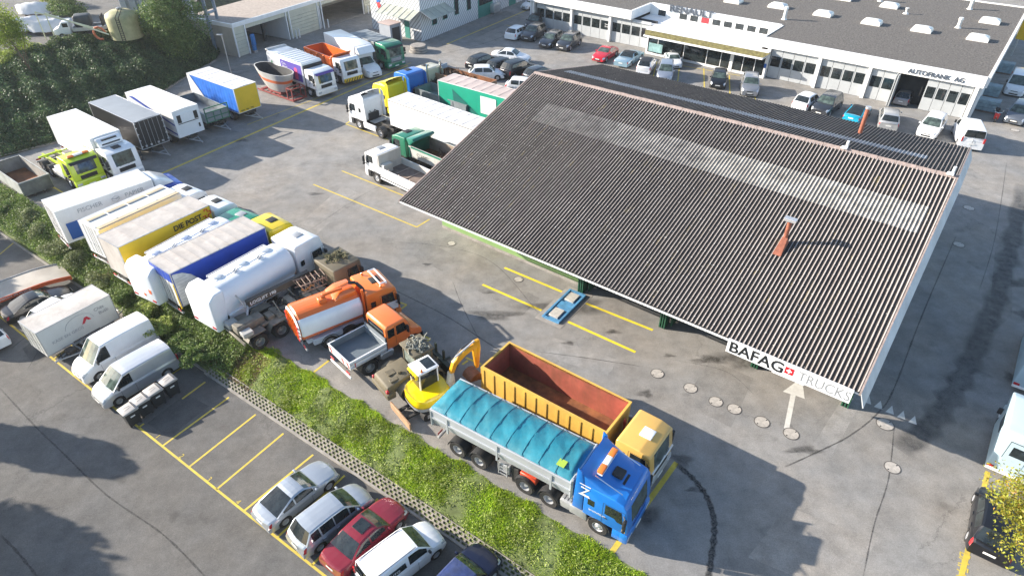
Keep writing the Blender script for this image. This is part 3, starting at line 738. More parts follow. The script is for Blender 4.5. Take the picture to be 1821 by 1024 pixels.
lines('yard_markings', [(230, 334, 725, 117, .26), (440, 222, 731, 112, .10), (614.7, 220.8, 690, 249), (614.7, 220.8, 625, 214), (607.8, 304, 740, 357), (557, 328, 741, 404), (741, 404, 764, 390),
      (1203, 822, 1088, 981, .26), (726, 584.5, 765.6, 603), (765.6, 603, 751, 610), (828.6, 635.7, 856, 648), (832, 641, 822, 648), (698, 533, 723, 542), (723, 542, 714, 549), (557.6, 662, 586, 640), (60, 366, 73, 375), (0, 328, 73, 375), (95, 333, 112, 343),
      (1168, 109, 1162, 136), (1208.5, 117, 1205, 147), (1251.6, 122, 1252.5, 157), (1297, 134.5, 1298, 168), (1210, 117, 1316, 135), (1342, 168, 1343, 178), (794.7, 79, 956, 10.5, .2), (960, 9, 1000, -8), (1757, 838, 1700, 1060, .22), (1821, 612, 1808, 668, .22), (900, 45, 915, 49, .1)], 0, .14, mYellowLine)
lines('hall_forecourt_markings', [(897, 476, 1002, 520), (1041, 539, 1161, 587), (858, 506, 963, 552), (1008, 571, 1130, 626)], 0, .2, mYellowFresh)
for s_, px, py in (('1', 279, 773), ('2', 321, 808), ('3', 370, 849), ('4', 421, 890), ('6', 528, 977), ('7', 596, 1022)):
    o = text(s_, at(px-4, py+4, LOT)+Vector((0, 0, .006)), es, et, .42, mYellowLine, None, 'bay_number', .001); o['kind'] = 'structure'
for px, py in ((1802, 858), (1716, 1000)):
    o = text('BAFAG', at(px-9, py-22, 0)+Vector((0, 0, .006)), -Vector((.5736, .819, 0)), Vector((.819, -.5736, 0)), .62, mYellowLine, None, 'ground_lettering', .001); o['kind'] = 'structure'
b = MB(); b.ngon([at(*p, 0)+Vector((0, 0, .005)) for p in ((1426, 671), (1392, 696), (1406, 700.6), (1394, 761), (1403.4, 762), (1415, 703), (1431, 709))])
struct('arrow_marking', b, mWhiteLine)
b = MB()
for k in range(5):
    dx, dy = k*20.3, k*9.0; b.ngon([at(px+dx, py+dy, 0)+Vector((0, 0, .005)) for px, py in ((1533.7, 714), (1546, 703), (1549, 719))])
struct('give_way_marking', b, mWhiteLine)
# manhole covers
mIron = M('cast_iron', (.44, .41, .37), .7, .1, .25, 5); mIronD = M('iron_ring', (.09, .085, .08), .7, .1, .2, 5)
for i, (px, py, r, lb) in enumerate([(1169, 664, .36, 'pale round manhole cover left of the big oil stain, first of the row'), (1228, 690, .36, 'pale round manhole cover, second from the left in the row'), (1273, 714, .36, 'pale round manhole cover, third of the row beside the arrow'),
        (1306, 727, .36, 'pale round manhole cover close beside the third one'), (1355, 750, .38, 'pale round manhole cover left of the arrow shaft foot'), (1407, 771, .38, 'pale round manhole cover at the foot of the white arrow'), (1574, 754, .42, 'manhole cover with a dark ring below the white triangles'),
        (1587, 831, .36, 'lone round manhole cover in open asphalt'), (803, 433, .3, 'small round manhole cover below the left roof corner'), (922, 497, .3, 'faint round manhole cover between the two yellow lines'), (1723, 370, .4, 'manhole cover in the hall shadow by the roof corner'), (1705, 435, .38, 'faint manhole cover in the shade beside the hall'), (1805, 232, .4, 'manhole cover by the motor scooter')]):
    p = at(px, py, 0); t = thing('manhole_cover', lb, 'manhole cover', (p.x, p.y, 0), .4, 'manhole covers in the yard')
    q = MB(); q.cyl((0, 0, 0), (0, 0, .012), r+.05, n=28); part('ring', q, mIronD, t)
    q = MB(); q.cyl((0, 0, .008), (0, 0, .018), r, n=28)
    q.mat(mIron); part('lid', q, mIron, t)
    q = MB(); q.box(-r*.95, -r*.7, -.03, .03, .014, .022); part('lifting_slot', q, mBlack, t, False); q = MB(); q.box(r*.7, r*.95, -.03, .03, .014, .022); part('lifting_slot', q, mBlack, t, False)
# stains, skid marks and tar seams: thin irregular sheets
def stain_mat(name, col, a, sc=3):
    m = M(name, col, .55); n = m.node_tree.nodes; l = m.node_tree.links; b_ = n['Principled BSDF']
    tc = n.new('ShaderNodeTexCoord'); no = n.new('ShaderNodeTexNoise'); no.inputs['Scale'].default_value = sc; no.inputs['Detail'].default_value = 8; no.inputs['Roughness'].default_value = .7
    at_ = n.new('ShaderNodeAttribute'); at_.attribute_name = 'fade'
    l.new(tc.outputs['Object'], no.inputs['Vector']); mp = n.new('ShaderNodeMapRange'); mp.inputs[1].default_value = .35; mp.inputs[2].default_value = .65; mp.inputs[3].default_value = .25; mp.inputs[4].default_value = 1
    l.new(no.outputs['Fac'], mp.inputs[0]); q = n.new('ShaderNodeMath'); q.operation = 'MULTIPLY'; l.new(mp.outputs[0], q.inputs[0]); l.new(at_.outputs['Fac'], q.inputs[1])
    q2 = n.new('ShaderNodeMath'); q2.operation = 'MULTIPLY'; q2.inputs[1].default_value = a; l.new(q.outputs[0], q2.inputs[0]); l.new(q2.outputs[0], b_.inputs['Alpha'])
    return m
def faded(name, V, F, fade, mat):
    me = bpy.data.meshes.new(name); me.from_pydata([tuple(v) for v in V], [], F); me.materials.append(mat)
    a = me.attributes.new('fade', 'FLOAT', 'POINT'); a.data.foreach_set('value', fade)
    o = bpy.data.objects.new(name, me); COL.objects.link(o); o['kind'] = 'structure'; return o
mStain = stain_mat('oil_stain', (.03, .028, .025), .85); mSkid = stain_mat('skid_rubber', (.02, .02, .02), .9, 9); mWet = stain_mat('damp_patch', (.05, .05, .05), .8, 1.5)
V = []; F = []; A = []
for px, py, rx, ry in [(1148, 700, .5, .35), (1345, 640, 3.2, .9), (1190, 632, .4, .2), (735, 335, .5, .3), (750, 372, .25, .15), (1213, 818, .6, .5), (1150, 915, .75, .6), (1235, 870, .5, .2), (690, 270, .8, .5), (1440, 640, 2.4, .7), (430, 250, .8, .5), (245, 285, .9, .5), (1820, 505, .9, .7), (1800, 672, .6, .5), (1822, 560, .7, .7), (1795, 745, .7, .8), (870, 520, .5, .2), (560, 345, .8, .3), (1090, 590, .6, .25), (1010, 610, .5, .2), (760, 470, .4, .2), (1260, 640, 1.2, .4), (1010, 545, 3, 1.0), (880, 560, 2.0, .6), (725, 360, 1.0, .4), (1430, 800, 1.1, .3)]:
    c = at(px, py, 0); k0 = len(V); V.append((c.x, c.y, .0062)); A.append(.8)
    for ring_, fd in ((.6, .6), (1.0, 0.0)):
        for i in range(18):
            t = 2*PI*i/18; q = ring_*(1+.25*math.sin(3*t+px)+.15*math.sin(5*t+py)); V.append((c.x+rx*q*math.cos(t), c.y+ry*q*math.sin(t), .0062)); A.append(fd)
    for i in range(18):
        j = (i+1) % 18; F.append((k0, k0+1+i, k0+1+j)); F.append((k0+1+i, k0+19+i, k0+19+j, k0+1+j))
faded('oil_stains', V, F, A, mStain)
def band(name, pts, w, mat, z=.0055, lvl=0, f=1.0):
    P_ = [at(px, py, lvl) for px, py in pts]
    # smooth the polyline
    Q = []
    for i in range(len(P_)-1):
        a_, b_ = P_[max(0, i-1)], P_[i]; c_, d_ = P_[i+1], P_[min(len(P_)-1, i+2)]
        for k in range(8):
            t = k/8; Q.append(.5*((2*b_)+(c_-a_)*t+(2*a_-5*b_+4*c_-d_)*t*t+(3*b_-a_-3*c_+d_)*t**3))
    Q.append(P_[-1]); V = []; F = []; A = []
    for i, p in enumerate(Q):
        d = (Q[min(i+1, len(Q)-1)]-Q[max(i-1, 0)]).normalized(); n_ = Vector((-d.y, d.x, 0)); ww = w*(1+.25*math.sin(i*1.9)+.15*math.sin(i*4.1))
        e = min(1, i/3, (len(Q)-1-i)/3)
        for k, fd in ((-1, 0), (-.55, f), (.55, f), (1, 0)):
            q = p+n_*ww*k/2; V.append((q.x, q.y, lvl+z)); A.append(fd*(.35+.65*e))
    for i in range(len(Q)-1):
        for k in range(3): F.append((i*4+k, i*4+k+1, i*4+4+k+1, i*4+4+k))
    faded(name, V, F, A, mat)
band('skid_mark', [(1203, 826), (1232, 850), (1255, 880), (1268, 915), (1270, 950), (1263, 1004), (1258, 1040)], .34, mSkid)
band('damp_patch', [(1821, 330), (1800, 430), (1775, 520), (1740, 610), (1700, 690), (1650, 760), (1600, 800)], 1.5, mWet, .0045, 0, .8)
for i, (pts, w_, lv) in enumerate([([(0, 690), (60, 755), (112, 805), (190, 880), (290, 950), (370, 1030)], .10, LOT), ([(0, 950), (30, 980), (66, 1024)], .13, LOT), ([(560, 440), (650, 490), (700, 515), (790, 560), (860, 605), (900, 630)], .10, 0), ([(805, 500), (820, 540), (850, 600)], .05, 0),
        ([(955, 625), (1040, 636), (1145, 652)], .06, 0), ([(1395, 830), (1450, 805), (1510, 775), (1560, 735), (1590, 690), (1640, 560), (1700, 420)], .10, 0), ([(1590, 760), (1580, 850), (1555, 930), (1535, 1024)], .07, 0), ([(1790, 290), (1770, 420), (1740, 520)], .06, 0), ([(550, 410), (640, 350), (700, 320)], .05, 0), ([(480, 310), (560, 290), (660, 300)], .04, 0), ([(700, 430), (800, 440), (880, 470), (960, 560)], .05, 0), ([(1200, 640), (1290, 660), (1340, 700)], .04, 0), ([(770, 100), (860, 78), (960, 40)], .12, 0), ([(20, 620), (45, 600), (65, 590)], .08, LOT), ([(50, 655), (68, 625)], .06, LOT)]):
    band('tar_seam', pts, w_, mSkid, .0068, lv, .75)
# repaired patches of slightly different asphalt
mPat = asphalt('patch_asphalt_dark', .208, 1.6, 1.04, .2); mPat2 = asphalt('patch_asphalt_pale', .255, 1.6, 1.05, .2); mPatL = asphalt('patch_asphalt_lot', .098, 1.6, 1.0, .2)
for pts, lv, mt in ((((1262, 640), (1340, 672), (1300, 760), (1215, 715)), 0, mPat), (((1500, 705), (1530, 718), (1478, 812), (1440, 800)), 0, mPat2), (((610, 330), (640, 345), (560, 420), (530, 400)), 0, mPat2), (((760, 430), (960, 530), (930, 560), (735, 455)), 0, mPat), (((640, 268), (720, 300), (690, 322), (610, 290)), 0, mPat),
        (((1400, 900), (1560, 960), (1500, 1060), (1330, 990)), 0, mPat2), (((440, 300), (520, 320), (470, 360), (400, 335)), 0, mPat2), (((330, 700), (372, 722), (300, 778), (262, 752)), LOT, mPatL), (((120, 560), (40, 620), (60, 650), (150, 590)), LOT, mPatL), (((820, 50), (900, 20), (930, 30), (850, 66)), 0, mPat), (((1755, 600), (1800, 560), (1800, 420), (1770, 440)), 0, mPat), (((985, 600), (1100, 640), (1080, 668), (960, 630)), 0, mPat2)):
    b = MB(); b.ngon([at(px, py, lv)+Vector((0, 0, .0025)) for px, py in pts]); struct('asphalt_patch', b, mt)
mInkD = M('dark_steel', (.05, .055, .05), .6)  # plain dark steel of the eaves beam
# ------------------------------------------------------------------ the corrugated hall
HA = math.radians(-37.1); E1 = (-8.16, 41.41)
hall = thing('workshop_hall', 'long low hall with a brown corrugated roof, green doors and white eaves', 'building', (E1[0], E1[1], 0), HA)
HL_, D1, D2 = 31.6, 16.73, 11.33; ZE, ZR, ZF = 4.0, 8.92, 6.71
def zroof(v): return ZE+(ZR-ZE)*v/D1 if v <= D1 else ZR-(ZR-ZF)*(v-D1)/D2
PITCH_R = .2325
RIBP = [(0.0, 0), (.46, 0), (.58, 1), (.74, 1), (.86, 0)]            # valley, flank, narrow crown, flank
def corr(u0, u1, v0, v1, name, mats, dz=0.0, amp=.062):
    """ribbed sheet; crowns weathered pale, valleys dark with dirt and painted shade, lit flank painted pale"""
    u0 = round(u0/PITCH_R)*PITCH_R; u1 = round(u1/PITCH_R)*PITCH_R
    b = MB(); nv = max(1, int((v1-v0)/2.4)); k0 = math.floor(u0/PITCH_R); us = []
    k = k0
    while k*PITCH_R < u1+.001:
        for q, h in RIBP:
            u_ = (k+q)*PITCH_R
            if u0-.001 <= u_ <= u1+.001: us.append((u_, h, q))
        k += 1
    rows = []
    for j in range(nv+1):
        for kk in ((0, 1) if 0 < j < nv else (0,)):
            v = lerp(v0, v1, j/nv); rows.append([(u_, v, zroof(v)+dz+amp*h+(-.014 if kk else 0)) for u_, h, q in us])
    for i in range(len(us)-1):
        b.mat(mats[0] if (us[i][2] >= .45 and us[i][2] < .73) else mats[1])  # sunlit flank painted pale like the crown, shaded flank dark like the valley
        for j in range(len(rows)-1): b.quad(rows[j][i], rows[j][i+1], rows[j+1][i+1], rows[j+1][i])
    part(name, b, None, hall, False)
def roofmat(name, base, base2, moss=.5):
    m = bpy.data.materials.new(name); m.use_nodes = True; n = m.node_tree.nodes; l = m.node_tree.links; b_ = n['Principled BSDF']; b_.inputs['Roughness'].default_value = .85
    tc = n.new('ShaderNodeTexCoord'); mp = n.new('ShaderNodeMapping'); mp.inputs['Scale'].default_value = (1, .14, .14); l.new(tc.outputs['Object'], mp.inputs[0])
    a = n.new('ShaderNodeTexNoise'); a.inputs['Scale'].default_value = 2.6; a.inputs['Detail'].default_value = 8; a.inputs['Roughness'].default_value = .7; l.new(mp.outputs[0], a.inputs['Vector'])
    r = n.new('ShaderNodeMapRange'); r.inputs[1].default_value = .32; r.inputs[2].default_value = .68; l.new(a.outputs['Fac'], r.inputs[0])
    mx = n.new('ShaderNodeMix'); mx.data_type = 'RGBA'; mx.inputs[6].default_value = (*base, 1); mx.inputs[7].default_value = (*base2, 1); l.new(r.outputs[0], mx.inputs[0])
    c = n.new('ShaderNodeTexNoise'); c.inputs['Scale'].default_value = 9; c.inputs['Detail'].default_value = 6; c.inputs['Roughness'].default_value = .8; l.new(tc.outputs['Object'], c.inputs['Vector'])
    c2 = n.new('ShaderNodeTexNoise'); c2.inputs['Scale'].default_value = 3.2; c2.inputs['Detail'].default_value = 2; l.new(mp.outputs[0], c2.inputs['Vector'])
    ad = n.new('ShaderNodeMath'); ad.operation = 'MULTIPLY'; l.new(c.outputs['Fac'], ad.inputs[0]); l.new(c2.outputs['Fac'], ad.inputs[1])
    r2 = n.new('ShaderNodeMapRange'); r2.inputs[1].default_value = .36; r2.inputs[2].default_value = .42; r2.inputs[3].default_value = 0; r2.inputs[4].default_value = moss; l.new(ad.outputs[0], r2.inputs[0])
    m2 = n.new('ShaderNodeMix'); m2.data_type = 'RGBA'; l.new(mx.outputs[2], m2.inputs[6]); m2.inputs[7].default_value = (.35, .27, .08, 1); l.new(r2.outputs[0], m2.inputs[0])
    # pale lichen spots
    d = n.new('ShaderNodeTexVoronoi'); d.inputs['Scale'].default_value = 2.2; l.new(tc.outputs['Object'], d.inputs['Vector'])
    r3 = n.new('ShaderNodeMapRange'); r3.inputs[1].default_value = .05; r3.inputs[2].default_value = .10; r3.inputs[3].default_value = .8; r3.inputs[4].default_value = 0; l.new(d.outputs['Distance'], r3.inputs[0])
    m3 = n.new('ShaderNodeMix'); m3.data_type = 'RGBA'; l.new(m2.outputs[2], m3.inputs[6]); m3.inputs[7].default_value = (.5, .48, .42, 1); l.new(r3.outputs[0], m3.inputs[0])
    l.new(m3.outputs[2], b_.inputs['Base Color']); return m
mRoofA = (roofmat('pale_crowns_lit_flanks', (.25, .22, .205), (.43, .40, .385), .2), roofmat('dark_valleys_shaded_flanks', (.03, .026, .024), (.055, .047, .042), .55)); mRoofB = (roofmat('rear_crowns_lit_flanks', (.14, .125, .12), (.25, .23, .22), .15), roofmat('rear_valleys_shaded_flanks', (.022, .019, .018), (.04, .035, .032), .4))
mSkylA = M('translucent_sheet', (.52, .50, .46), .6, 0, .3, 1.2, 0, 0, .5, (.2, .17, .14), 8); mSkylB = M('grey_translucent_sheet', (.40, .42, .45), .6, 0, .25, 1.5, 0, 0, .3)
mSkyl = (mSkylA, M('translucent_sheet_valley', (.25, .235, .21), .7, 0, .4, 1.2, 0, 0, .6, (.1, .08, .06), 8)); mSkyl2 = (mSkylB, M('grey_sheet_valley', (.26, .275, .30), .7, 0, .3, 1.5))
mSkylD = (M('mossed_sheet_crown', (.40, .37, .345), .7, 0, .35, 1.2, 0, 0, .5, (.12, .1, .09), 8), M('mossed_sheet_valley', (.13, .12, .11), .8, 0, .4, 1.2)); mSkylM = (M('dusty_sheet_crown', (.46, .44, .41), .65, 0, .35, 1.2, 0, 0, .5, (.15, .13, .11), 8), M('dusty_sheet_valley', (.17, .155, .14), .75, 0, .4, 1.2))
mRidge = M('ridge_tile_pinkish', (.30, .24, .22), .85, 0, .3, 3, 0, 0, .4, (.15, .12, .1))
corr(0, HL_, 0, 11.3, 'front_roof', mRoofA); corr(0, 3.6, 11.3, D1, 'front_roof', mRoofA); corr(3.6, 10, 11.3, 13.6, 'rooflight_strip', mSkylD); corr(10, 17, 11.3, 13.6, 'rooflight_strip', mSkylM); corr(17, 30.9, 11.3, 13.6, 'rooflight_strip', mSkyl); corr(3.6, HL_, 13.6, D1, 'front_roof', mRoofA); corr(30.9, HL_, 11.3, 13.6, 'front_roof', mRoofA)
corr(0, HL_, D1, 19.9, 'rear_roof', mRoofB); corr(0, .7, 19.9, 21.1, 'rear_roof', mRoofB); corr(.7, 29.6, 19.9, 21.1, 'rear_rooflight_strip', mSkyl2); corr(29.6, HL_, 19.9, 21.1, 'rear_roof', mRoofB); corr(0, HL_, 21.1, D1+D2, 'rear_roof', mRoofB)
b = MB()
for k in range(28):
    u0_ = lerp(-.05, HL_, k/28); u1_ = lerp(-.05, HL_, (k+1)/28)-.02; h = .012*(k % 2)
    b.add([(u0_, D1-.26, ZR-.05+h), (u1_, D1-.26, ZR-.05+h), (u1_, D1, ZR+.10+h), (u0_, D1, ZR+.10+h), (u1_, D1+.26, ZR-.02+h), (u0_, D1+.26, ZR-.02+h)], [(0, 1, 2, 3), (3, 2, 4, 5)])
part('ridge_cap', b, mRidge, hall, False)
b = MB()   # scalloped white eaves trim and gutter
for k in range(int(HL_/PITCH_R)):
    u_ = k*PITCH_R; b.box(u_+.01, u_+PITCH_R-.01, -.05, -.02, ZE-.16, ZE-.02, .012)
b.box(0, HL_, -.02, .02, ZE-.13, ZE-.05); part('eaves_trim', b, mWhiteP, hall, False)
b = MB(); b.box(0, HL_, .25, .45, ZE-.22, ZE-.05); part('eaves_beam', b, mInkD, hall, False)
# gable walls with barge boards (the right one battered outwards at its foot)
mGable = M('gable_panel', (.62, .64, .65), .7, 0, .12, .8, 0, 0, .35, (.25, .24, .22), 6)
b = MB(); t_, bt = HL_-.25, HL_-.25
b.add([(t_, 4.1, zroof(4.1)-.1), (t_, D1, ZR-.06), (t_, D1+D2-.4, zroof(D1+D2-.4)-.1), (bt, D1+D2-.4, 0), (bt, 4.1, 0)], [(0, 1, 2, 3, 4)]); part('gable_wall', b, mGable, hall, False)
for uu in (-.05, HL_+.03):
    b = MB()
    b.add([(uu-.04, -.05, ZE-.12), (uu+.05, -.05, ZE-.12), (uu+.05, D1, ZR-.14), (uu-.04, D1, ZR-.14), (uu-.04, -.05, ZE+.07), (uu+.05, -.05, ZE+.07), (uu+.05, D1, ZR+.06), (uu-.04, D1, ZR+.06)], [(0, 1, 5, 4), (4, 5, 6, 7), (1, 2, 6, 5), (0, 4, 7, 3)])
    b.add([(uu-.04, D1, ZR-.14), (uu+.05, D1, ZR-.14), (uu+.05, D1+D2, ZF-.14), (uu-.04, D1+D2, ZF-.14), (uu-.04, D1, ZR+.06), (uu+.05, D1, ZR+.06), (uu+.05, D1+D2, ZF+.06), (uu-.04, D1+D2, ZF+.06)], [(2, 3, 7, 6), (4, 5, 6, 7), (1, 2, 6, 5), (0, 4, 7, 3)])
    part('verge_cap', b, mRidge, hall, False)
b = MB(); q0, q1 = HL_+.085, HL_+.42
b.add([(q0, -.05, ZE+.03), (q0, D1, ZR+.02), (q0, D1+D2, ZF+.02), (q1, D1+D2, ZF-.78), (q1, D1, ZR-.78), (q1, -.05, ZE-.78), (q0-.03, -.05, ZE-.0), (q0-.03, D1, ZR-.02), (q0-.03, D1+D2, ZF-.02), (q1-.05, D1+D2, ZF-.8), (q1-.05, D1, ZR-.8), (q1-.05, -.05, ZE-.8)], [(0, 1, 4, 5), (1, 2, 3, 4), (6, 7, 10, 11), (7, 8, 9, 10), (5, 4, 10, 11), (4, 3, 9, 10), (0, 5, 11, 6), (0, 1, 7, 6), (1, 2, 8, 7), (2, 3, 9, 8)]); part('barge_board', b, mGable, hall, False)
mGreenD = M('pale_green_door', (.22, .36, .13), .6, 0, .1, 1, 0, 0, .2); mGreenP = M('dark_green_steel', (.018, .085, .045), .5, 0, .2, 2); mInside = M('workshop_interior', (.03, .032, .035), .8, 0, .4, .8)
b = MB(); b.box(.3, 13.3, 3.9, 4.1, .22, 3.3); part('green_panel_wall', b, mGreenD, hall, False)
b = MB(); b.box(.3, 13.3, 3.86, 4.12, .0, .22); part('plinth', b, mConc, hall, False)
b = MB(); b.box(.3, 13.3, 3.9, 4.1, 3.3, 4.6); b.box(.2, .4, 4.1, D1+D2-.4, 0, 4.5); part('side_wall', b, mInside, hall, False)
for k in range(6):
    b = MB(); b.box(1.6+k*2, 1.66+k*2, 3.85, 3.9, 1.0, 1.5); part('hinge', b, mBlack, hall, False)
for uu in (13.7, 19.9, 26.0, 31.2):
    b = MB()
    for du in (-.16, .0, .16): b.box(uu+du-.04, uu+du+.04, 3.2, 3.5, 0, 4.2)
    b.box(uu-.2, uu+.2, 3.5, 3.9, 0, 4.2); part('column', b, mGreenP, hall, False)
b = MB(); b.box(13.7, HL_, 8.6, 8.8, 0, 6.0); part('inner_wall', b, mInside, hall, False)
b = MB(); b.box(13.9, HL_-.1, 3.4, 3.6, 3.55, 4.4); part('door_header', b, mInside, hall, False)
b = MB(); b.box(.3, HL_, D1+D2-.5, D1+D2-.3, 0, ZF-.3); part('rear_wall', b, mGable, hall, False)
# doors standing half open inside the bays
for uu in (14.1, 20.3): b = MB(); b.box(uu, uu+.1, 3.6, 5.6, .1, 3.5); part('folded_door', b, mGreenP, hall, False)
# sign on the eaves
sg = MB(); sg.box(24.95, 31.35, -.16, -.08, 3.22, 4.10); sign = part('name_board', sg, M('sign_white', (.85, .86, .87), .4), hall, False)
mInk = M('sign_black', (.012, .014, .016), .5); mInkG = M('sign_grey', (.24, .25, .26), .5)
text('BAFAG', (25.06, -.163, 3.33), (1, 0, 0), (0, 0, 1), .96, mInk, sign, sx=1.0, bold=.02)
b = MB(); b.box(28.08, 28.52, -.175, -.16, 3.45, 3.88); part('cross_field', b, M('sign_red', (.65, .012, .02), .4), sign, False)
b = MB(); b.box(28.255, 28.345, -.185, -.176, 3.53, 3.80); b.box(28.165, 28.255, -.185, -.176, 3.62, 3.71); b.box(28.345, 28.435, -.185, -.176, 3.62, 3.71); part('white_cross', b, mWhiteP, sign, False)
text('TRUCKS', (28.75, -.163, 3.35), (1, 0, 0), (0, 0, 1), .84, mInkG, sign, sx=.82)
b = MB(); b.box(27.5, 29.2, -.15, .25, 3.10, 3.20, .04, 3); part('door_canopy', b, mWhiteP, hall)
# pale fixing screws scattered on the rib crowns
b = MB(); nv_ = 22
for j in range(nv_):
    v = lerp(.4, D1-.5, j/(nv_-1))
    for k in range(int(HL_/PITCH_R)):
        if random.random() < .34:
            u_ = (k+.66)*PITCH_R; z_ = zroof(v)+.066; s_ = random.uniform(.015, .034); b.quad((u_-s_, v-s_, z_), (u_+s_, v-s_, z_), (u_+s_, v+s_, z_+.01), (u_-s_, v+s_, z_+.01))
o = part('fixing_screw', b, M('screw_cap_pale', (.55, .54, .52), .5), hall, False); o['kind'] = 'stuff'
# flues
mRust = M('rusty_flue', (.30, .10, .06), .7, .1, .35, 3, 0, 0, .5, (.12, .05, .03), 8)
fz = zroof(7.5)
b = MB(); b.cyl((24.8, 7.5, fz-.1), (24.8, 7.5, fz+1.5), .13, n=16); b.add([(24.55, 6.4, zroof(6.4)+.05), (25.05, 6.4, zroof(6.4)+.05), (25.05, 7.6, fz+.08), (24.55, 7.6, fz+.08), (24.65, 7.4, fz+.45), (24.95, 7.4, fz+.45)], [(0, 1, 5, 4), (4, 5, 2, 3), (0, 4, 3), (1, 2, 5)]); fl = part('flue', b, mRust, hall)
b = MB(); b.box(24.45, 25.15, 7.3, 7.7, fz+1.51, fz+1.70, .02); part('flue_cap', b, mAlu, fl, False)
f2 = zroof(23.5); b = MB(); b.cyl((24.7, 23.5, f2-.1), (24.7, 23.5, f2+1.9), .15, n=16); fl = part('flue', b, mRust, hall)
b = MB(); b.cyl((24.7, 23.5, f2+1.9), (24.7, 23.5, f2+2.05), .19, n=16); part('flue_cap', b, mAlu, fl)
for uu in (25.1, 31.3):
    b = MB(); b.cyl((uu, D1+.1, ZR-.1), (uu, D1+.1, ZR+.55), .09, n=10); b.box(uu-.3, uu+.1, D1-.25, D1+.1, ZR+.08, ZR+.18, .02); part('ridge_vent', b, mWhiteP, hall)
# vehicle lift set into the forecourt
c0 = (at(953.6, 564.2)+at(1052, 526.7))/2; d0 = at(1009.8, 510.3)-at(953.6, 564.2); la = math.atan2(d0.y, d0.x)
lift = thing('inspection_lift', 'blue framed floor lift with two pale square plates between yellow lines', 'vehicle lift', (c0.x, c0.y, 0), la)
hx, hy = d0.length/2, (at(1052, 526.7)-at(1009.8, 510.3)).length/2
b = MB(); b.box(-hx-.1, hx+.1, -hy-.05, hy+.05, -.05, .012); part('concrete_apron', b, mConc, lift, False)
mBlue = M('lift_blue', (.08, .26, .46), .55, 0, .25, 2, 0, 0, .4)
b = MB(); X_, Y_ = hx-.22, hy-.28
for s in (-1, 1): b.box(-X_, X_, *sorted((s*(Y_-.16), s*Y_)), .012, .14, .02); b.box(*sorted((s*(X_-.16), s*X_)), -Y_+.16, Y_-.16, .012, .13)
b.box(-.35, .35, -Y_+.17, Y_-.17, .012, .10); part('frame', b, mBlue, lift, False)
for s in (-1, 1):
    b = MB(); b.box(*sorted((s*.55, s*(X_-.35))), -Y_+.32, Y_-.32, .05, .19, .015); part('plate', b, M('lift_plate', (.5, .48, .44), .6, .1, .15, 4), lift)
b = MB(); b.box(-X_+.17, X_-.17, -Y_+.17, Y_-.17, .012, .03); part('pit_floor', b, mBlue, lift, False)
# ------------------------------------------------------------------ the dealership behind
RA = math.radians(-37.85)
deal = thing('dealership_building', 'long white flat-roofed garage with folding doors and a gravel roof', 'building', (48.94, 66.35, 0), RA)
mGravel = M('roof_gravel', (.125, .115, .105), .95, 0, .75, 5, .06, 0, .7, (.045, .04, .036), 10)
mFascia = M('white_fascia', (.80, .80, .79), .55, 0, .05, .6, 0, 0, .12, (.4, .38, .34)); mDoorG = M('door_grey', (.40, .42, .43), .55, 0, .07, 1.2); mWall = M('white_render', (.72, .73, .73), .8, 0, .06, 1)
mMossR = M('mossy_canopy', (.16, .14, .05), .95, 0, .5, 3, .02); mCreamP = M('pilaster_white', (.75, .75, .74), .6)
ZT = 4.6; UL, UR_ = -59.6, 0.0; BK = 36.5; V0 = .9
b = MB()
b.add([(UL, V0, ZT), (-42.2, V0, ZT), (-42.2, 6.6, ZT), (-23.7, 6.6, ZT), (-23.7, 0, ZT), (0, 0, ZT), (0, BK, ZT), (UL, BK, ZT)], [tuple(range(8))]); part('gravel_roof', b, mGravel, deal, False)
b = MB(); t = .28
b.box(UL, -42.2, V0-.02, V0+t, 3.53, ZT+.08); b.box(-42.2-t, -42.2+.0, V0+t, 6.6, 3.53, ZT+.08); b.box(-42.2, -23.7, 6.6-.02, 6.6+t, 3.9, ZT+.12); b.box(-23.7, -23.7+t, 0, 6.6, 3.53, ZT+.08)
b.box(-23.7+t, 0, -.02, t, 3.53, ZT+.08); b.box(-.02, .26, t, BK, 3.53, ZT+.08); b.box(UL, .26, BK, BK+t, 3.53, ZT+.14); b.box(UL-t, UL, V0, BK, 3.53, ZT+.08)
part('fascia', b, mFascia, deal, False)
b = MB(); b.box(-.35, -.05, .6, BK, 0, 3.53); b.box(UL, UL+.3, V0+.3, BK, 0, 3.53); b.box(-42.2, -23.7, 6.72, 6.9, 3.2, 4.0); part('side_wall', b, mWall, deal, False)
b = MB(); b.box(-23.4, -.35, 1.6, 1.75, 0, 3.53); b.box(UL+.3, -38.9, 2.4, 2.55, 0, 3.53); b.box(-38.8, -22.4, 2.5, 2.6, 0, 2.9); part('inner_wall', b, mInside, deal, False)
def doors(u0, u1, v, n, z1=3.5):
    w_ = (u1-u0)/n
    for k in range(n):
        a = u0+k*w_; d = MB(); d.box(a+.02, a+w_-.02, v, v+.08, .03, z1, .01); o = part('door_panel', d, mDoorG, deal, False)
        g_ = MB(); g_.box(a+.13, a+w_-.11, v-.012, v-.0, 1.42, 2.62); part('pane', g_, mGlass, o, False)
for u0_, u1_, n_ in ((-22.3, -16.75, 4), (-16.3, -11.25, 4), (-10.8, -8.2, 2), (-5.1, -.75, 4)): doors(u0_, u1_, .35, n_)
for u0_, u1_ in ((-58.6, -52.3), (-51.9, -45.8), (-45.4, -39.3)): doors(u0_, u1_, 1.5, 4)
for uu in (-16.7, -11.2, -.7, -22.75): b = MB(); b.box(uu, uu+.38, .05, .5, 0, 3.53); part('pilaster', b, mCreamP, deal, False)
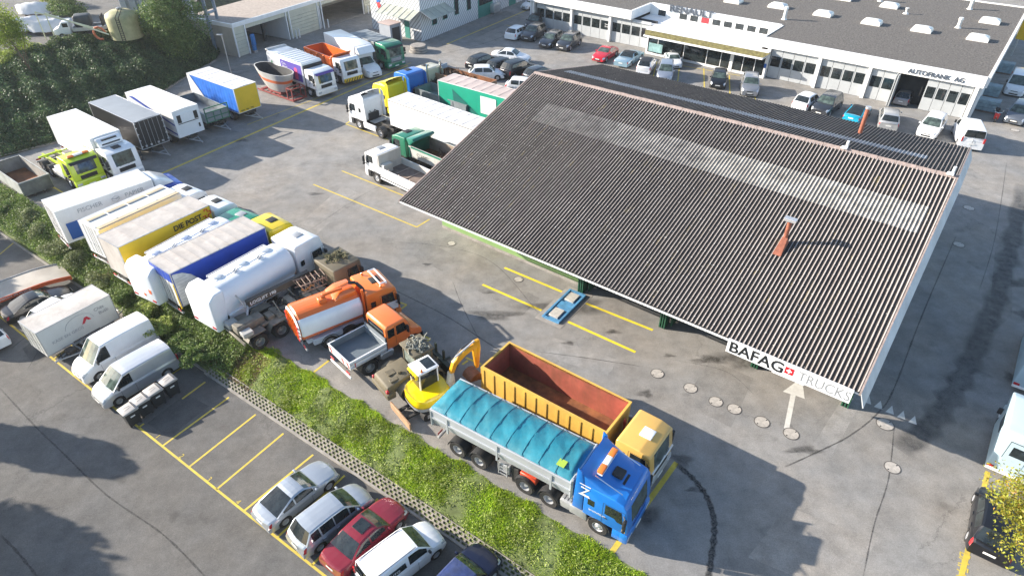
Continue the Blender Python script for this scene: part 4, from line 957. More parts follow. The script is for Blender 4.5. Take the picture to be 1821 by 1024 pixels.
for uu in (-59.1, -52.25, -45.75): b = MB(); b.box(uu, uu+.32, 1.1, 1.6, 0, 3.53); part('pilaster', b, mCreamP, deal, False)
for uu in (-8.15, -7.95): d = MB(); d.box(uu, uu+.1, -.9, .35, .03, 3.45); part('folded_door', d, mDoorG, deal, False)
# recessed upper wall, low white roof, mossy canopy, showroom glass
wb = MB(); wb.box(-42.2, -23.7, 6.45, 6.58, 3.15, ZT+.1); uw = part('upper_wall', wb, mFascia, deal, False)
for k in range(10):
    uu = -40.9+k*1.62
    if k == 1: mm = M('pale_blind', (.45, .50, .50), .5)
    elif k == 4: mm = M('red_curtain', (.32, .03, .04), .5)
    else: mm = mGlass
    g_ = MB(); g_.box(uu, uu+1.12, 6.42, 6.45, 3.28, 4.02); o = part('window', g_, mm, deal, False)
    f_ = MB(); f_.box(uu-.07, uu+1.12, 6.40, 6.45, 3.22, 3.28); f_.box(uu-.07, uu+1.19, 6.40, 6.45, 4.02, 4.06); part('frame', f_, mWhiteP, o, False)
b = MB(); b.add([(-42.2, 6.45, 3.22), (-23.7, 6.45, 3.22), (-23.7, .3, 3.22), (-22.3, .3, 3.22), (-22.3, -.9, 3.2), (-38.9, -.9, 3.2), (-38.9, 1.3, 3.22), (-42.2, 1.3, 3.22)], [tuple(range(8))]); part('low_roof', b, mFascia, deal, False)
b = MB(); b.add([(-38.9, -.9, 3.2), (-22.0, -.9, 3.2), (-22.6, -2.0, 2.82), (-38.4, -2.0, 2.82)], [(0, 1, 2, 3)]); part('canopy_roof', b, mMossR, deal, False)
b = MB(); b.box(-38.5, -22.5, -2.06, -2.0, 2.62, 2.84); b.box(-38.55, -38.45, -2.0, -.5, 2.62, 2.84); b.box(-22.55, -22.45, -2.0, .3, 2.62, 2.84); part('canopy_fascia', b, mWhiteP, deal, False)
b = MB(); b.box(-38.6, -22.6, -.45, -.35, 0, .28); b.box(-38.6, -22.6, -.45, -.35, 2.6, 2.85); b.box(-38.75, -38.6, -.45, 6, 0, 3.15); part('showroom_frame', b, mCreamP, deal, False)
pos = [-38.6, -36.8, -34.8, -31.3, -27.8+.0, -26.1, -24.6, -23.9, -22.6]
for k in range(8):
    a, c = [(-38.5, -37.2), (-37.0, -33.6), (-33.2, -30.3), (-30.0, -28.3), (-28.1, -27.0), (-26.5, -25.4), (-25.2, -23.9), (-23.7, -22.75)][k]
    g_ = MB(); g_.box(a, c, -.42, -.38, .3, 2.6); part('showroom_pane', g_, mGlass, deal, False)
    f_ = MB(); f_.box(a-.09, a-.01, -.47, -.36, .3, 2.6); part('mullion', f_, mWhiteP, deal, False)
b = MB(); b.box(-26.95, -26.55, -.5, -.36, 0, 2.6); part('pilaster', b, mCreamP, deal, False)
b = MB(); b.box(-22.6, -22.35, -.47, .3, 0, 2.8); part('end_wall', b, mCreamP, deal, False)
b = MB(); b.box(-38.2, -36.2, -.75, -.70, .5, 1.6); part('advert_panel', b, M('faded_poster', (.25, .42, .42), .5, 0, .5, .8), deal, False)
b = MB(); b.box(-22.58, -22.3, -.52, -.48, 1.3, 1.8); part('blue_plate', b, M('plate_blue', (.02, .10, .35), .4), deal, False)
mLetG = M('letter_grey', (.07, .085, .11), .5, .1)
text('RENAULT', (-39.3, 6.36, 4.10), (1, 0, 0), (0, 0, 1), 1.2, mLetG, deal, sx=1.24, bold=.035, ext=.05)
text('AUTOFRANK  AG', (-7.3, -.06, 3.74), (1, 0, 0), (0, 0, 1), .66, mLetG, deal, sx=1.04, bold=.012, ext=.03)
text('Renault', (-46.5, 1.40, 2.1), (1, 0, 0), (0, 0, 1), .28, mWhiteP, deal, 'window_lettering', sx=1.0)
text('Dacia', (-46.5, 1.40, 1.8), (1, 0, 0), (0, 0, 1), .28, mWhiteP, deal, 'window_lettering', sx=1.0)
# car standing inside the open bay, skylights, vents
mDome = M('skylight_dome', (.78, .77, .74), .35, 0, .05, 2, 0, .3, .1)
for i, (uu, vv, lb) in enumerate([(-27.4, 15.5, 0), (-21.1, 15.1, 0), (-14.9, 14.7, 0), (-9.1, 15, 0), (-3.0, 15.1, 0), (-3.0, 24.8, 0), (-33.4, 14.5, 0), (-39.4, 14.5, 0), (-21.5, 26.0, 0), (-15.2, 25.4, 0)]):
    b = MB(); b.box(uu-1.15, uu+1.15, vv-.85, vv+.85, ZT-.02, ZT+.22, .02); o = part('skylight_kerb', b, mDome, deal, False)
    rows = []; 
    for r_ in range(6):
        t = r_/5*PI/2; rows.append([(uu+1.12*math.cos(t)**.6*x, vv+.82*math.cos(t)**.6*y, ZT+.22+.42*math.sin(t)) for x, y in ((-1, -1), (-.5, -1.0), (.5, -1.0), (1, -1), (1, -.5), (1, .5), (1, 1), (.5, 1), (-.5, 1), (-1, 1), (-1, .5), (-1, -.5))])
    b = MB(); b.grid(rows[:-1], closed=True); b.ngon(rows[-2]); part('skylight_dome', b, mDome, o)
for uu, vv, h_ in ((-24.5, 9.8, 1.3), (-5.8, 19.5, 1.0), (-6.2, 31.1, 1.1), (-17.1, 28.2, 1.0), (-12.6, 22.9, .5)):
    b = MB(); b.cyl((uu, vv, ZT-.02), (uu, vv, ZT+h_), .22 if h_ > .6 else .12, n=14); b.cyl((uu, vv, ZT+h_), (uu, vv, ZT+h_+.25), .30 if h_ > .6 else .15, .24, n=14); b.cyl((uu, vv, ZT), (uu, vv, ZT+.15), .38, .26, n=14); part('roof_vent', b, mDome, deal)
# ------------------------------------------------------------------ office block with diagonal boarding
mDiag = bpy.data.materials.new('diagonal_boarding'); mDiag.use_nodes = True
n = mDiag.node_tree.nodes; l = mDiag.node_tree.links; b_ = n['Principled BSDF']; b_.inputs['Roughness'].default_value = .7
uvn = n.new('ShaderNodeUVMap'); uvn.uv_map = 'uv'; wv = n.new('ShaderNodeTexWave'); wv.wave_type = 'BANDS'; wv.bands_direction = 'DIAGONAL'; wv.inputs['Scale'].default_value = 1.0; wv.wave_profile = 'SAW'
l.new(uvn.outputs[0], wv.inputs['Vector']); rp = n.new('ShaderNodeValToRGB'); rp.color_ramp.interpolation = 'CONSTANT'
rp.color_ramp.elements[0].color = (.60, .62, .64, 1); rp.color_ramp.elements[1].position = .68; rp.color_ramp.elements[1].color = (.27, .29, .31, 1)
l.new(wv.outputs['Fac'], rp.inputs[0]); l.new(rp.outputs[0], b_.inputs['Base Color'])
bp = n.new('ShaderNodeBump'); bp.inputs['Distance'].default_value = .03; bp.invert = True; l.new(wv.outputs['Fac'], bp.inputs['Height']); l.new(bp.outputs[0], b_.inputs['Normal'])
def uvwall(name, p, q, z0, z1, mat, parent, flip=1):
    me = bpy.data.meshes.new(name); L_ = (Vector(q)-Vector(p)).length
    me.from_pydata([(p[0], p[1], z0), (q[0], q[1], z0), (q[0], q[1], z1), (p[0], p[1], z1)], [], [(0, 1, 2, 3)]); me.materials.append(mat)
    uv = me.uv_layers.new(name='uv'); 
    for i, c in enumerate([(0, z0), (L_*flip, z0), (L_*flip, z1), (0, z1)]): uv.data[i].uv = c
    o = bpy.data.objects.new(name, me); COL.objects.link(o); o.parent = parent; return o
A_ = Vector((-12.9, 94.9)); dr = Vector((math.cos(math.radians(59.3)), math.sin(math.radians(59.3)))); dl = Vector((math.cos(math.radians(140.5)), math.sin(math.radians(140.5))))
off = thing('office_block', 'two-storey office block clad in grey and white diagonal boards', 'building', (0, 0, 0))
Bp, Cp = A_+dl*10.6, A_+dr*34; OH = 7.6
uvwall('boarded_wall', A_, Bp, .0, OH, mDiag, off, 1); uvwall('boarded_wall', A_, Cp, 0, OH, mDiag, off, -1); uvwall('boarded_wall', Bp, Bp+dr*34, 0, OH, mDiag, off, 1)
b = MB(); b.add([(p.x, p.y, OH) for p in (A_, Cp, Bp+dr*34, Bp)], [(0, 1, 2, 3)]); part('roof', b, mGravel, off, False)
mTeal = M('teal_frame', (.03, .20, .17), .5)
def onwall(p, d, s, z0, z1, w_, mat, name, proud=.04, parent=None, nrm=None):
    n_ = nrm; a = p+d*s; c = p+d*(s+w_); b = MB()
    vs = [(a.x, a.y), (c.x, c.y), (c.x+n_.x*proud, c.y+n_.y*proud), (a.x+n_.x*proud, a.y+n_.y*proud)]
    b.add([(x, y, z0) for x, y in vs]+[(x, y, z1) for x, y in vs], [(0, 1, 2, 3), (4, 5, 6, 7), (2, 3, 7, 6), (1, 2, 6, 5), (0, 3, 7, 4)]); return part(name, b, mat, parent or off, False)
nr = Vector((dr.y, -dr.x)); nl = Vector((dl.y*-1, dl.x)) ; nl = Vector((-dl.y, dl.x))
if nl.dot(Vector((0, 0))-A_) < 0: nl = -nl
if nr.dot(Vector((6, 60))-A_) < 0: nr = -nr
for s, z0, z1, w_ in ((2.7, 1.7, 2.9, 1.0), (5.3, 1.9, 3.1, 1.0), (8.3, 1.9, 4.0, .95), (11.6, 1.9, 4.4, .95), (2.3, 5.6, 6.8, 1.0), (6.0, 5.6, 6.8, 1.0), (10, 5.6, 6.8, 1)):
    f_ = onwall(A_, dr, s-.1, z0-.1, z1+.1, w_+.2, mTeal, 'window', .03, None, nr); onwall(A_, dr, s, z0, z1, w_, mGlass, 'pane', .05, f_, nr)
gt = onwall(A_, dr, 14.6, 0, 4.2, 4.3, mTeal, 'teal_door', .05, None, nr); onwall(A_, dr, 14.9, 1.8, 4.0, 3.7, mGlass, 'pane', .08, gt, nr)
gt = onwall(A_, dr, 24.0, 0, 3.2, 2.2, mTeal, 'teal_door', .05, None, nr)
onwall(A_, dl, 5.2, 5.9, 6.9, 1.2, mGlass, 'window', .04, None, nl); onwall(A_, dl, 2.4, 0, 2.3, 1.0, mTeal, 'teal_door', .05, None, nl)
mCan = M('canopy_glass', (.38, .40, .34), .3, 0, .2, 1, 0, 0, .4); 
def canopy(p, d, n_, s0, s1, z0, z1, dep):
    a, c = p+d*s0, p+d*s1; b = MB(); b.add([(a.x, a.y, z1), (c.x, c.y, z1), (c.x+n_.x*dep, c.y+n_.y*dep, z0), (a.x+n_.x*dep, a.y+n_.y*dep, z0)], [(0, 1, 2, 3)]); o = part('glass_canopy', b, mCan, off, False)
    r_ = MB(); k = int((s1-s0)/1.2)
    for i in range(k+1):
        q = p+d*lerp(s0, s1, i/k); r_.tube([(q.x, q.y, z1+.03), (q.x+n_.x*dep, q.y+n_.y*dep, z0+.03)], .035, 5)
    part('rafter', r_, mSteel, o, False)
canopy(A_, dl, nl, 0, 7.2, 3.2, 4.1, 2.0); canopy(A_, dr, nr, 0, 5.8, 3.2, 4.1, 2.0); canopy(A_, dr, nr, 14.2, 19.5, 4.3, 5.2, 1.8)
for (s, z, c) in ((8.7, 4.3, (.02, .15, .5)), (8.2, 4.9, (.6, .7, .05)), (8.6, 3.6, (.75, .05, .05)), (9.2, 4.9, (.3, .6, .75)), (8.3, 3.1, (.7, .05, .05))):
    p = A_+dl*s; b = MB(); k = random.uniform(.35, .6); q = [(p+dl*dx, z+dz) for dx, dz in ((-k, -.1), (.2, -.45), (k, .35), (-.1, .5))]
    b.add([(w_.x+nl.x*.06, w_.y+nl.y*.06, z_) for w_, z_ in q], [(0, 1, 2, 3)]); part('coloured_emblem', b, M('emblem_%d' % int(c[0]*99+z*10), c, .5), off, False)
b = MB(); pA = A_+nl*2.6+dl*3.6; 
bw = thing('grey_cabin', 'small grey cabin with a dark doorway against the boarded wall', 'cabin', (pA.x, pA.y, 0), math.radians(140))
b.box(-1.2, 1.2, -1.0, 1.0, 0, 2.5, .03); part('walls', b, M('cabin_grey', (.30, .33, .37), .6, 0, .1, 1), bw, False)
b = MB(); b.box(-1.3, 1.3, -1.1, 1.1, 2.5, 2.6, .02); part('roof', b, M('cabin_roof', (.42, .33, .30), .7), bw, False)
b = MB(); b.box(-1.23, -1.2, -.7, .7, .05, 2.1); part('doorway', b, mInside, bw, False)
# ------------------------------------------------------------------ garage shed on the left
SA = Vector((-36.5, 87.6)); sd = Vector((math.cos(math.radians(61)), math.sin(math.radians(61)))); sn = Vector((-sd.y, sd.x))
shed = thing('garage_shed', 'low cream garage row with open bays and a flat gravel roof', 'building', (SA.x, SA.y, 0), math.radians(61))
mCream = M('cream_shutter', (.55, .54, .44), .6, 0, .08, 1, 0, 0, .2); mShed = M('shed_side', (.40, .38, .34), .7, 0, .1, 1, 0, 0, .3); mGravL = M('pale_gravel', (.36, .31, .27), .95, 0, .2, 3, .02)
b = MB(); b.box(0, 40, 0, 9, 4.0, 4.12); part('roof', b, mGravL, shed, False)
b = MB(); b.box(-.1, 40, -.14, .02, 3.75, 4.25); b.box(-.14, .02, .02, 9, 3.75, 4.25); part('roof_edge', b, mWhiteP, shed, False)
b = MB(); b.box(0, .15, .1, 9, 0, 3.9); b.box(0, 40, 8.8, 9, 0, 3.95); part('side_wall', b, mShed, shed, False)
for a, c, nm in ((0.0, 1.9, 1), (9.6, 15.8, 1), (26, 29, 1)):
    b = MB()
    for k in range(8): b.box(a+.1, c-.1, .02-.015, .08, .05+k*.46, .05+k*.46+.43, .015)
    part('shutter', b, mCream, shed, False)
b = MB(); b.box(0, 40, .02, .1, 3.2, 3.75); part('lintel', b, mCream, shed, False)
for uu in (0, 1.9, 9.3, 9.9, 15.6, 16.4, 25.7): b = MB(); b.box(uu-.08, uu+.08, -.12, .02, 0, 3.74); part('post', b, mWhiteP, shed, False)
b = MB(); b.box(9.3, 9.5, .1, 8.8, 0, 3.9); b.box(16.0, 16.2, .1, 5, 0, 3.9); b.box(.2, 9.2, 8.6, 8.75, 0, 3.9); part('inner_wall', b, mWall, shed, False)
b = MB(); b.box(7.0, 7.3, 2.5, 2.8, 0, 3.9); b.box(4.5, 5.8, 5, 6, 0, 1.6, .1); part('stored_machine', b, mInside, shed, False)
b = MB(); b.box(0.1, 40, .0, .12, .0, .05); part('threshold', b, mConc, shed, False)
b = MB(); b.box(2.3, 2.9, -.5, -.1, .9, 2.4, .08); b.box(2.3, 2.8, -.5, -.1, 0.3, .9, .05); hr = thing('wash_station', 'blue wash station with hose at the garage opening', 'wash station', (SA.x, SA.y, 0), math.radians(61)); part('cabinet', b, M('wash_blue', (.02, .16, .42), .5), hr)
b = MB(); b.box(2.35, 2.85, -.48, -.12, .0, .3); part('foot', b, mSteel, hr, False)
for k, (uu, lb) in enumerate(((10.2, 'left white bollard before the closed shutter'), (10.8, 'middle white bollard before the closed shutter'), (16.0, 'white bollard at the right end of the shutter'), (16.9, 'white bollard before the marked open bay'), (26.3, 'white bollard at the far shed pillar'))):
    p = SA+sd*uu-sn*.5; q = MB(); q.cyl((p.x, p.y, 0), (p.x, p.y, 1.15), .09, n=10); q.lathe([(.09, 1.15), (.06, 1.2), (.01, 1.22)], (p.x, p.y, 0), (0, 0, 1), 10); solo('bollard', q, mWhiteP, lb, 'bollard', 'bollards before the garage row')
# steel gantry
gan = thing('steel_gantry', 'tall grey steel gantry of two leaning posts beside the conifer', 'gantry', (0, 0, 0))
mGry = M('gantry_grey', (.22, .27, .34), .5, .2, .15, 1)
g0 = at(401, 90); g1 = at(386, 97)
for g_ in (g0, g1): b = MB(); b.box(g_.x-.16, g_.x+.16, g_.y-.16, g_.y+.16, 0, 14); part('post', b, mGry, gan, False)
for zz in (5.2, 9.0, 12.5): b = MB(); b.cyl((g0.x, g0.y, zz), (g1.x, g1.y, zz), .16, n=6); part('crossbeam', b, mGry, gan, False)
b = MB(); b.box(g0.x-.5, g0.x+.5, g0.y-.5, g0.y+.5, 0, 1.0, .06); part('crash_sleeve', b, M('sleeve_yellow', (.6, .33, .05), .6, 0, .2, 4), gan)
# ------------------------------------------------------------------ vehicles: placement
def place(name, label, cat, P, sc=1.0, gz=0.0, group=None, off=0.0):
    L, c, a = P; n_ = Vector((-math.sin(a), math.cos(a)))
    t = thing(name, label, cat, (c.x+n_.x*off, c.y+n_.y*off, gz), a, group); t.scale = (sc, sc, sc)
    return t, L/sc
def posed(px, z, azd, L, anchor='r'):
    a = math.radians(azd); h = Vector((math.cos(a), math.sin(a))); p = at(px[0], px[1], z); p = Vector((p.x, p.y))
    return L, (p+h*L/2 if anchor == 'r' else p-h*L/2), a
FS = 1.09
UP = 'lorries and trailers in the upper row'; NR = 'lorries backed against the hedge verge'; MR = 'lorries standing beside the hall'
mTarpW = M('white_tarpaulin', (.66, .66, .66), .6, 0, .08, 1.0, .02, 0, .25, (.35, .30, .27), 6); mTarpG = M('dirty_roof_tarpaulin', (.46, .43, .40), .7, 0, .15, 1.2, .02, 0, .5, (.26, .22, .19), 8)
mRoofW = M('white_box_roof', (.74, .75, .76), .5, 0, .06, .8, 0, 0, .2, (.45, .43, .4), 6); mWallW = M('white_panel', (.76, .77, .78), .38, 0, .03, .8, 0, .3, .12, (.5, .48, .45), 6)
mYelC = M('yellow_curtain', (.72, .47, .015), .5, 0, .08, .8, .01, 0, .12, (.4, .28, .03)); mBluC = M('blue_curtain', (.012, .055, .36), .45, 0, .15, 1.2, .01); mBluL = M('light_blue_curtain', (.02, .15, .58), .45, 0, .2, 1.5, .02)
mGrnC = M('green_curtain', (.0, .30, .19), .5, 0, .06, .9, .01); mGrnD = M('dark_green_print', (.005, .13, .11), .5)
mBlkP = M('black_panel', (.022, .022, .024), .3, 0, .2, 1, coat=.3); mRustF = M('rusty_floor', (.22, .085, .03), .75, .1, .5, 1.2, .01, 0, .7, (.06, .03, .02), 8)
mGreyP = M('grey_platform', (.20, .23, .25), .55, .1, .15, 1.5, 0, 0, .3); mWood = M('worn_planks', (.20, .15, .12), .85, 0, .35, 2, 0, 0, .5, (.08, .07, .06), 8)
mKhaki = M('military_khaki', (.135, .115, .075), .65, 0, .15, 1.5, 0, 0, .3, (.08, .07, .05), 6)
def sidepatch(root, x0, x1, z0, z1, s, W, mat, name='graphic_panel', poly=None, proud=.016):
    y = s*(W/2+proud-.012+.004); b = MB()
    pts = poly or [(x0, z0), (x1, z0), (x1, z1), (x0, z1)]
    b.add([(x, y, z) for x, z in pts], [tuple(range(len(pts)))]); return part(name, b, mat, root, False)
# ---- upper row, left to right
t, L = place('refrigerated_lorry', 'white refrigerated lorry with cooling unit above its cab, beside the lime lorry', 'lorry', posed((109.6, 203), 3.7, -37, 10.6), 1.05, 0, UP)
h = L/2; cab(t, h-.06, 2.9, WHITE, cl=1.9, style='mid', hatch=True, frontlow=None); chassis(t, -h, h-2.0, [-h+2.6], bumperbar=True, sideguard=True)
box_body(t, -h, h-2.25, 1.15, 3.65, mWallW, mRoofW, frame=mWhiteP)
b = MB(); b.prism([(h-2.25, 2.85), (h-2.25, 3.5), (h-1.95, 3.6), (h-1.55, 3.35), (h-1.45, 2.95)], -1.0, 1.0, .08, 2); u_ = part('cooling_unit', b, mWhiteP, t)
b = MB(); b.box(h-1.92, h-1.62, -.62, .62, 3.36, 3.50); part('cooling_grille', b, mBlack, u_, False); b = MB(); b.box(h-1.56, h-1.47, -.75, .75, 3.08, 3.20, .02); part('lower_grille', b, mBlack, u_, False)
text('LUNA', (h-4.2, -1.262, 2.15), (1, 0, 0), (0, 0, 1), .75, M('faded_letters', (.55, .33, .30), .6), t, sx=1.0)
t, L = place('black_box_trailer', 'black box trailer with a pale roof and barred rear doors', 'trailer', posed((182, 177.5), 3.6, -36.6, 8.4), 1.08, 0, UP); h = L/2
box_body(t, -h, h, .95, 3.45, mBlkP, M('grey_roof', (.30, .32, .34), .45, .2, .08, .6), frame=mAlu, front=mBlkP, rear=mBlkP, doors=False)
for y in (-.8, -.35, .0, .35, .8):
    b = MB(); b.cyl((h+.015, y, 1.05), (h+.015, y, 3.35), .018, n=6); part('locking_bar', b, mSteel, t, False)
b = MB()
for s in (-1, 1):
    for z in (1.2, 1.75, 2.3, 2.85, 3.25): b.box(h-.01, h+.04, *sorted((s*1.12, s*1.27)), z, z+.08)
for y in (-.9, -.45, .2, .6): b.box(h, h+.05, y, y+.16, 1.12, 1.28)
part('hinge', b, mAlu, t, False)
chassis(t, -h, h, [-h+2.2, -h+3.5], z=.9, tank=False, bumperbar=False, kind='dual')
def drawbar(t, x, l=1.6, z=.6, mat=None):
    b = MB(); b.tube([(x, -.55, z), (x+l, 0, z)], .05, 6); b.tube([(x, .55, z), (x+l, 0, z)], .05, 6); b.tube([(x+l*.4, -.35, z), (x+l*.4, .35, z)], .035, 6); b.cyl((x+l-.05, 0, z), (x+l+.2, 0, z), .07, n=8); part('drawbar', b, mat or mSteel, t, False)
drawbar(t, h, 1.8)
t, L = place('swap_body_trailer', 'white refrigerated trailer with blue stripe, dark window panels on its front wall', 'trailer', posed((245.5, 161), 3.5, -37, 8.7), 1.08, 0, UP); h = L/2
box_body(t, -h, h, .95, 3.4, mWallW, mRoofW, frame=mWhiteP, doors=False)
sidepatch(t, 0, 0, 0, 0, -1, 2.5, mBluC, 'blue_stripe', [(-h+.5, 3.2), (-h+1.5, 3.34), (h-.1, 2.2), (h-.1, 2.05)]); sidepatch(t, 0, 0, 0, 0, -1, 2.5, mBluC, 'blue_stripe', [(h-3.0, 1.5), (h-2.5, 1.6), (h-.1, 1.35), (h-.1, 1.2)])
b = MB(); b.box(h-.01, h+.05, -1.0, 1.0, 2.15, 3.05, .02); p_ = part('cooling_panel', b, mWhiteP, t, False)
b = MB(); b.box(h+.04, h+.065, -.98, -.62, 2.25, 2.95); b.box(h+.04, h+.065, .62, .98, 2.25, 2.95); b.box(h+.04, h+.065, -.98, .98, 2.14, 2.2); b.box(h-.01, h+.02, .85, 1.0, 1.4, 1.75); part('dark_louvre', b, mBlack, p_, False)
chassis(t, -h, h, [-h+1.6, h-1.9], z=.9, tank=False, bumperbar=False); drawbar(t, h-.5, 1.8)
t, L = place('platform_trailer', 'grey open platform trailer with a green-framed end gate', 'trailer', pose((386, 199), 2.0, (325, 171), 2.0), 1.05, 0, UP); h = L/2
open_box(t, -h, h-.1, 1.05, 1.95, M('faded_green_grey', (.30, .35, .34), .6, 0, .2, 1, 0, 0, .4), mGreyP, W=2.45, ribs=6, ribd=.05)
b = MB(); mGF = M('gate_green', (.03, .14, .08), .5)
for z in (1.05, 1.5, 2.0): b.box(h-.1, h-.02, -1.22, 1.22, z, z+.09)
for y in (-1.2, -.42, .35, 1.12): b.box(h-.1, h-.01, y, y+.08, 1.14, 2.0)
b.box(h-.1, h-.02, -1.22, 1.22, 2.45, 2.53); b.box(h-.1, h-.02, -1.22, -1.14, 2.0, 2.45); b.box(h-.1, h-.02, 1.14, 1.22, 2.0, 2.45); part('end_gate', b, mGF, t, False)
b = MB(); b.box(h-.06, h-.05, -1.2, 1.2, 1.1, 2.0); part('gate_panel', b, mGreyP, t, False)
chassis(t, -h, h, [-h+1.6, h-1.6], z=.98, tank=False, bumperbar=False); drawbar(t, h-.4, 2.0)
t, L = place('curtain_trailer', 'curtain trailer with a bright yellow end wall and blue and white sides', 'trailer', posed((352, 126.5), 3.6, -36, 8.4), 1.10, 0, UP); h = L/2
box_body(t, -h, h, 1.0, 3.4, mBluL, mTarpW, frame=mTarpW, front=mYelC, rear=mYelC, wrinkle=.05, roof_ribs=7, doors=False)
sidepatch(t, 0, 0, 0, 0, -1, 2.5, mTarpW, 'white_flap', [(-h+.06, 1.1), (-h+.06, 3.35), (-h+.5, 3.35), (-h+2.6, 1.1)], .05)
text('VAN · SAL · TRE', (h+.004, -1.0, 1.15), (0, 1, 0), (0, 0, 1), .2, mInk, t)
chassis(t, -h, h, [-h+1.7, h-1.5], z=.95, tank=False, bumperbar=False); drawbar(t, h-.4, 1.9, mat=mBlueD if 'mBlueD' in globals() else mSteel)
# ---- hopper on its red cradle
p0 = at(478, 158, .5); t = thing('mixing_hopper', 'grey open hopper with an orange band lying on a red steel cradle', 'hopper', (at(497, 166).x, at(497, 166).y, 0), math.radians(-37))
b = MB(); rows = []; n_ = 28; NZ = 7
for k in range(NZ):
    t_ = k/(NZ-1); z = lerp(.55, 2.7, t_); sx_ = lerp(1.7, 3.0, t_**.8); sy_ = lerp(.7, 1.35, t_**.7)
    rows.append([(sx_*math.copysign(abs(math.cos(2*PI*i/n_))**(1.15 if math.cos(2*PI*i/n_) < 0 else .75), math.cos(2*PI*i/n_))-.2*t_, sy_*math.copysign(abs(math.sin(2*PI*i/n_))**.8, math.sin(2*PI*i/n_)), z+(.25*t_ if math.cos(2*PI*i/n_) < -.5 else 0)) for i in range(n_)])
mHop = M('hopper_grey', (.50, .50, .47), .55, 0, .1, 1, 0, 0, .3); mOrB = M('orange_band', (.62, .14, .04), .5)
b.mat(mHop); b.grid(rows[:4], closed=True); b.ngon(rows[0]); b.mat(mOrB); b.grid(rows[3:5], closed=True); b.mat(mHop); b.grid(rows[4:], closed=True)
inn = [[(x*.95, y*.93, z) for x, y, z in rows[-1]], [(x*.8, y*.75, z-1.0) for x, y, z in rows[-1]]]; b.grid([rows[-1], inn[0]], closed=True); part('tub', b, mHop, t)
b = MB(); b.grid(inn, closed=True); b.ngon(inn[1]); part('dark_inside', b, mInside, t)
mCr = M('cradle_red', (.25, .05, .045), .7, 0, .3, 2); b = MB()
for s in (-.9, .9): b.box(-2.9, 3.9, s-.06, s+.06, .12, .26)
for x in (-2.2, -.6, 1.0, 2.6, 3.8): b.box(x-.06, x+.06, -.84, .84, .13, .25)
for x in (2.9, 3.8):
    for s in (-.9, .9): b.box(x-.05, x+.05, s-.05, s+.05, .26, 1.5)
    b.box(x-.05, x+.05, -.85, .85, 1.4, 1.5)
b.box(2.9, 3.8, .86, .94, 1.42, 1.5); b.box(2.9, 3.8, -.94, -.86, 1.42, 1.5); b.box(-2.9, -2.6, -.5, .5, .0, .12); b.box(3.3, 3.6, -.5, .5, 0, .12); b.box(-1.2, 1.2, -.6, .6, .26, .58); part('cradle', b, mCr, t, False)
# ---- upper row, right group
t, L = place('refuse_lorry', 'white refuse lorry with a purple advertising panel on its side', 'lorry', pose((584, 166), .5, (490, 91), 3.4), 1.10, 0, UP); h = L/2
cab(t, h-.06, 2.85, WHITE, cl=1.8, style='mid', hatch=False, visor=M('purple_visor', (.12, .07, .30), .4)); chassis(t, -h+.8, h-1.9, [-h+2.6, -h+3.95], sideguard=False, bumperbar=False)
b = MB(); b.prism([(-h+1.7, 1.05), (-h+1.7, 3.35), (-h+2.2, 3.5), (h-2.1, 3.3), (h-2.1, 1.05)], -1.24, 1.24, .06, 2); part('refuse_body', b, mWallW, t)
b = MB(); b.prism([(-h+.35, .75), (-h, 1.3), (-h+.1, 3.2), (-h+.35, 3.5), (-h+1.68, 3.45), (-h+1.68, .75)], -1.22, 1.22, .06, 2); tg = part('tailgate_hopper', b, mWallW, t)
b = MB(); b.box(-h-.05, -h+.5, -1.2, 1.2, 3.42, 3.62, .08, 2); part('spoiler', b, mSteel, tg)
b = MB()
for k in range(8): x = lerp(-h+2.3, h-2.4, k/7); b.box(x-.035, x+.035, -1.2, 1.2, 3.3, 3.56-.2*k/7)
part('roof_rib', b, mWhiteP, t, False)
pur = M('purple_print', (.10, .07, .36), .45, 0, .06, 1)
for s in (-1, 1):
    pp = sidepatch(t, -h+2.6, h-2.3, 1.35, 3.1, s, 2.48, pur, 'advert_panel', None, .03)
y_ = -1.275; pk = M('pink_print', (.6, .08, .22), .5)
text('Ciao,', (-h+2.9, y_, 2.65), (1, 0, 0), (0, 0, 1), .38, mWhiteP, pp, ext=.003); text('Wien!', (-h+2.9, y_, 2.3), (1, 0, 0), (0, 0, 1), .38, mWhiteP, pp, ext=.003)
for k in range(4): text('recycling is simple', (-h+2.95, y_, 2.05-k*.16), (1, 0, 0), (0, 0, 1), .12, mWhiteP, pp, ext=.002)
b = MB(); b.box(h-3.6, h-3.0, y_-.006, y_, 1.5, 2.3); b.mat(pk); b.cyl((h-3.3, y_-.006, 2.45), (h-3.3, y_, 2.45), .28, n=14); b.mat(mWhiteP); b.box(h-3.6, h-3.0, y_-.004, y_-.002, 1.5, 2.3); part('picture', b, mWhiteP, pp, False)
b = MB(); b.prism([(-h+.6, 2.0), (-h+.9, 2.6), (-h+1.1, 2.4), (-h+1.1, 1.9)], -1.245, -1.235, 0); part('green_arrow', b, M('arrow_green', (.02, .25, .08), .5), t, False)
b = MB(); b.box(h-2.08, h-1.95, -1.15, 1.15, 1.1, 3.1); part('cab_gap_frame', b, mBlack, t, False)
ORG = (.78, .16, .02); mOrg = paint(ORG, 'o'); ORG2 = (.80, .20, .03)
t, L = place('tipper_lorry', 'lorry with an empty bright orange tipping body and white cab', 'lorry', pose((630.5, 143.5), .5, (557, 80), 3.0), 1.10, 0, UP); h = L/2
cab(t, h-.2, 2.75, WHITE, cl=1.7, style='low', hatch=False); chassis(t, -h, h-1.9, [-h+2.0, -h+3.35])
open_box(t, -h, h-2.2, 1.35, 2.75, mOrg, paint((.70, .12, .015), 'oi'), W=2.45, taper=.15, ribs=5, rim=.14)
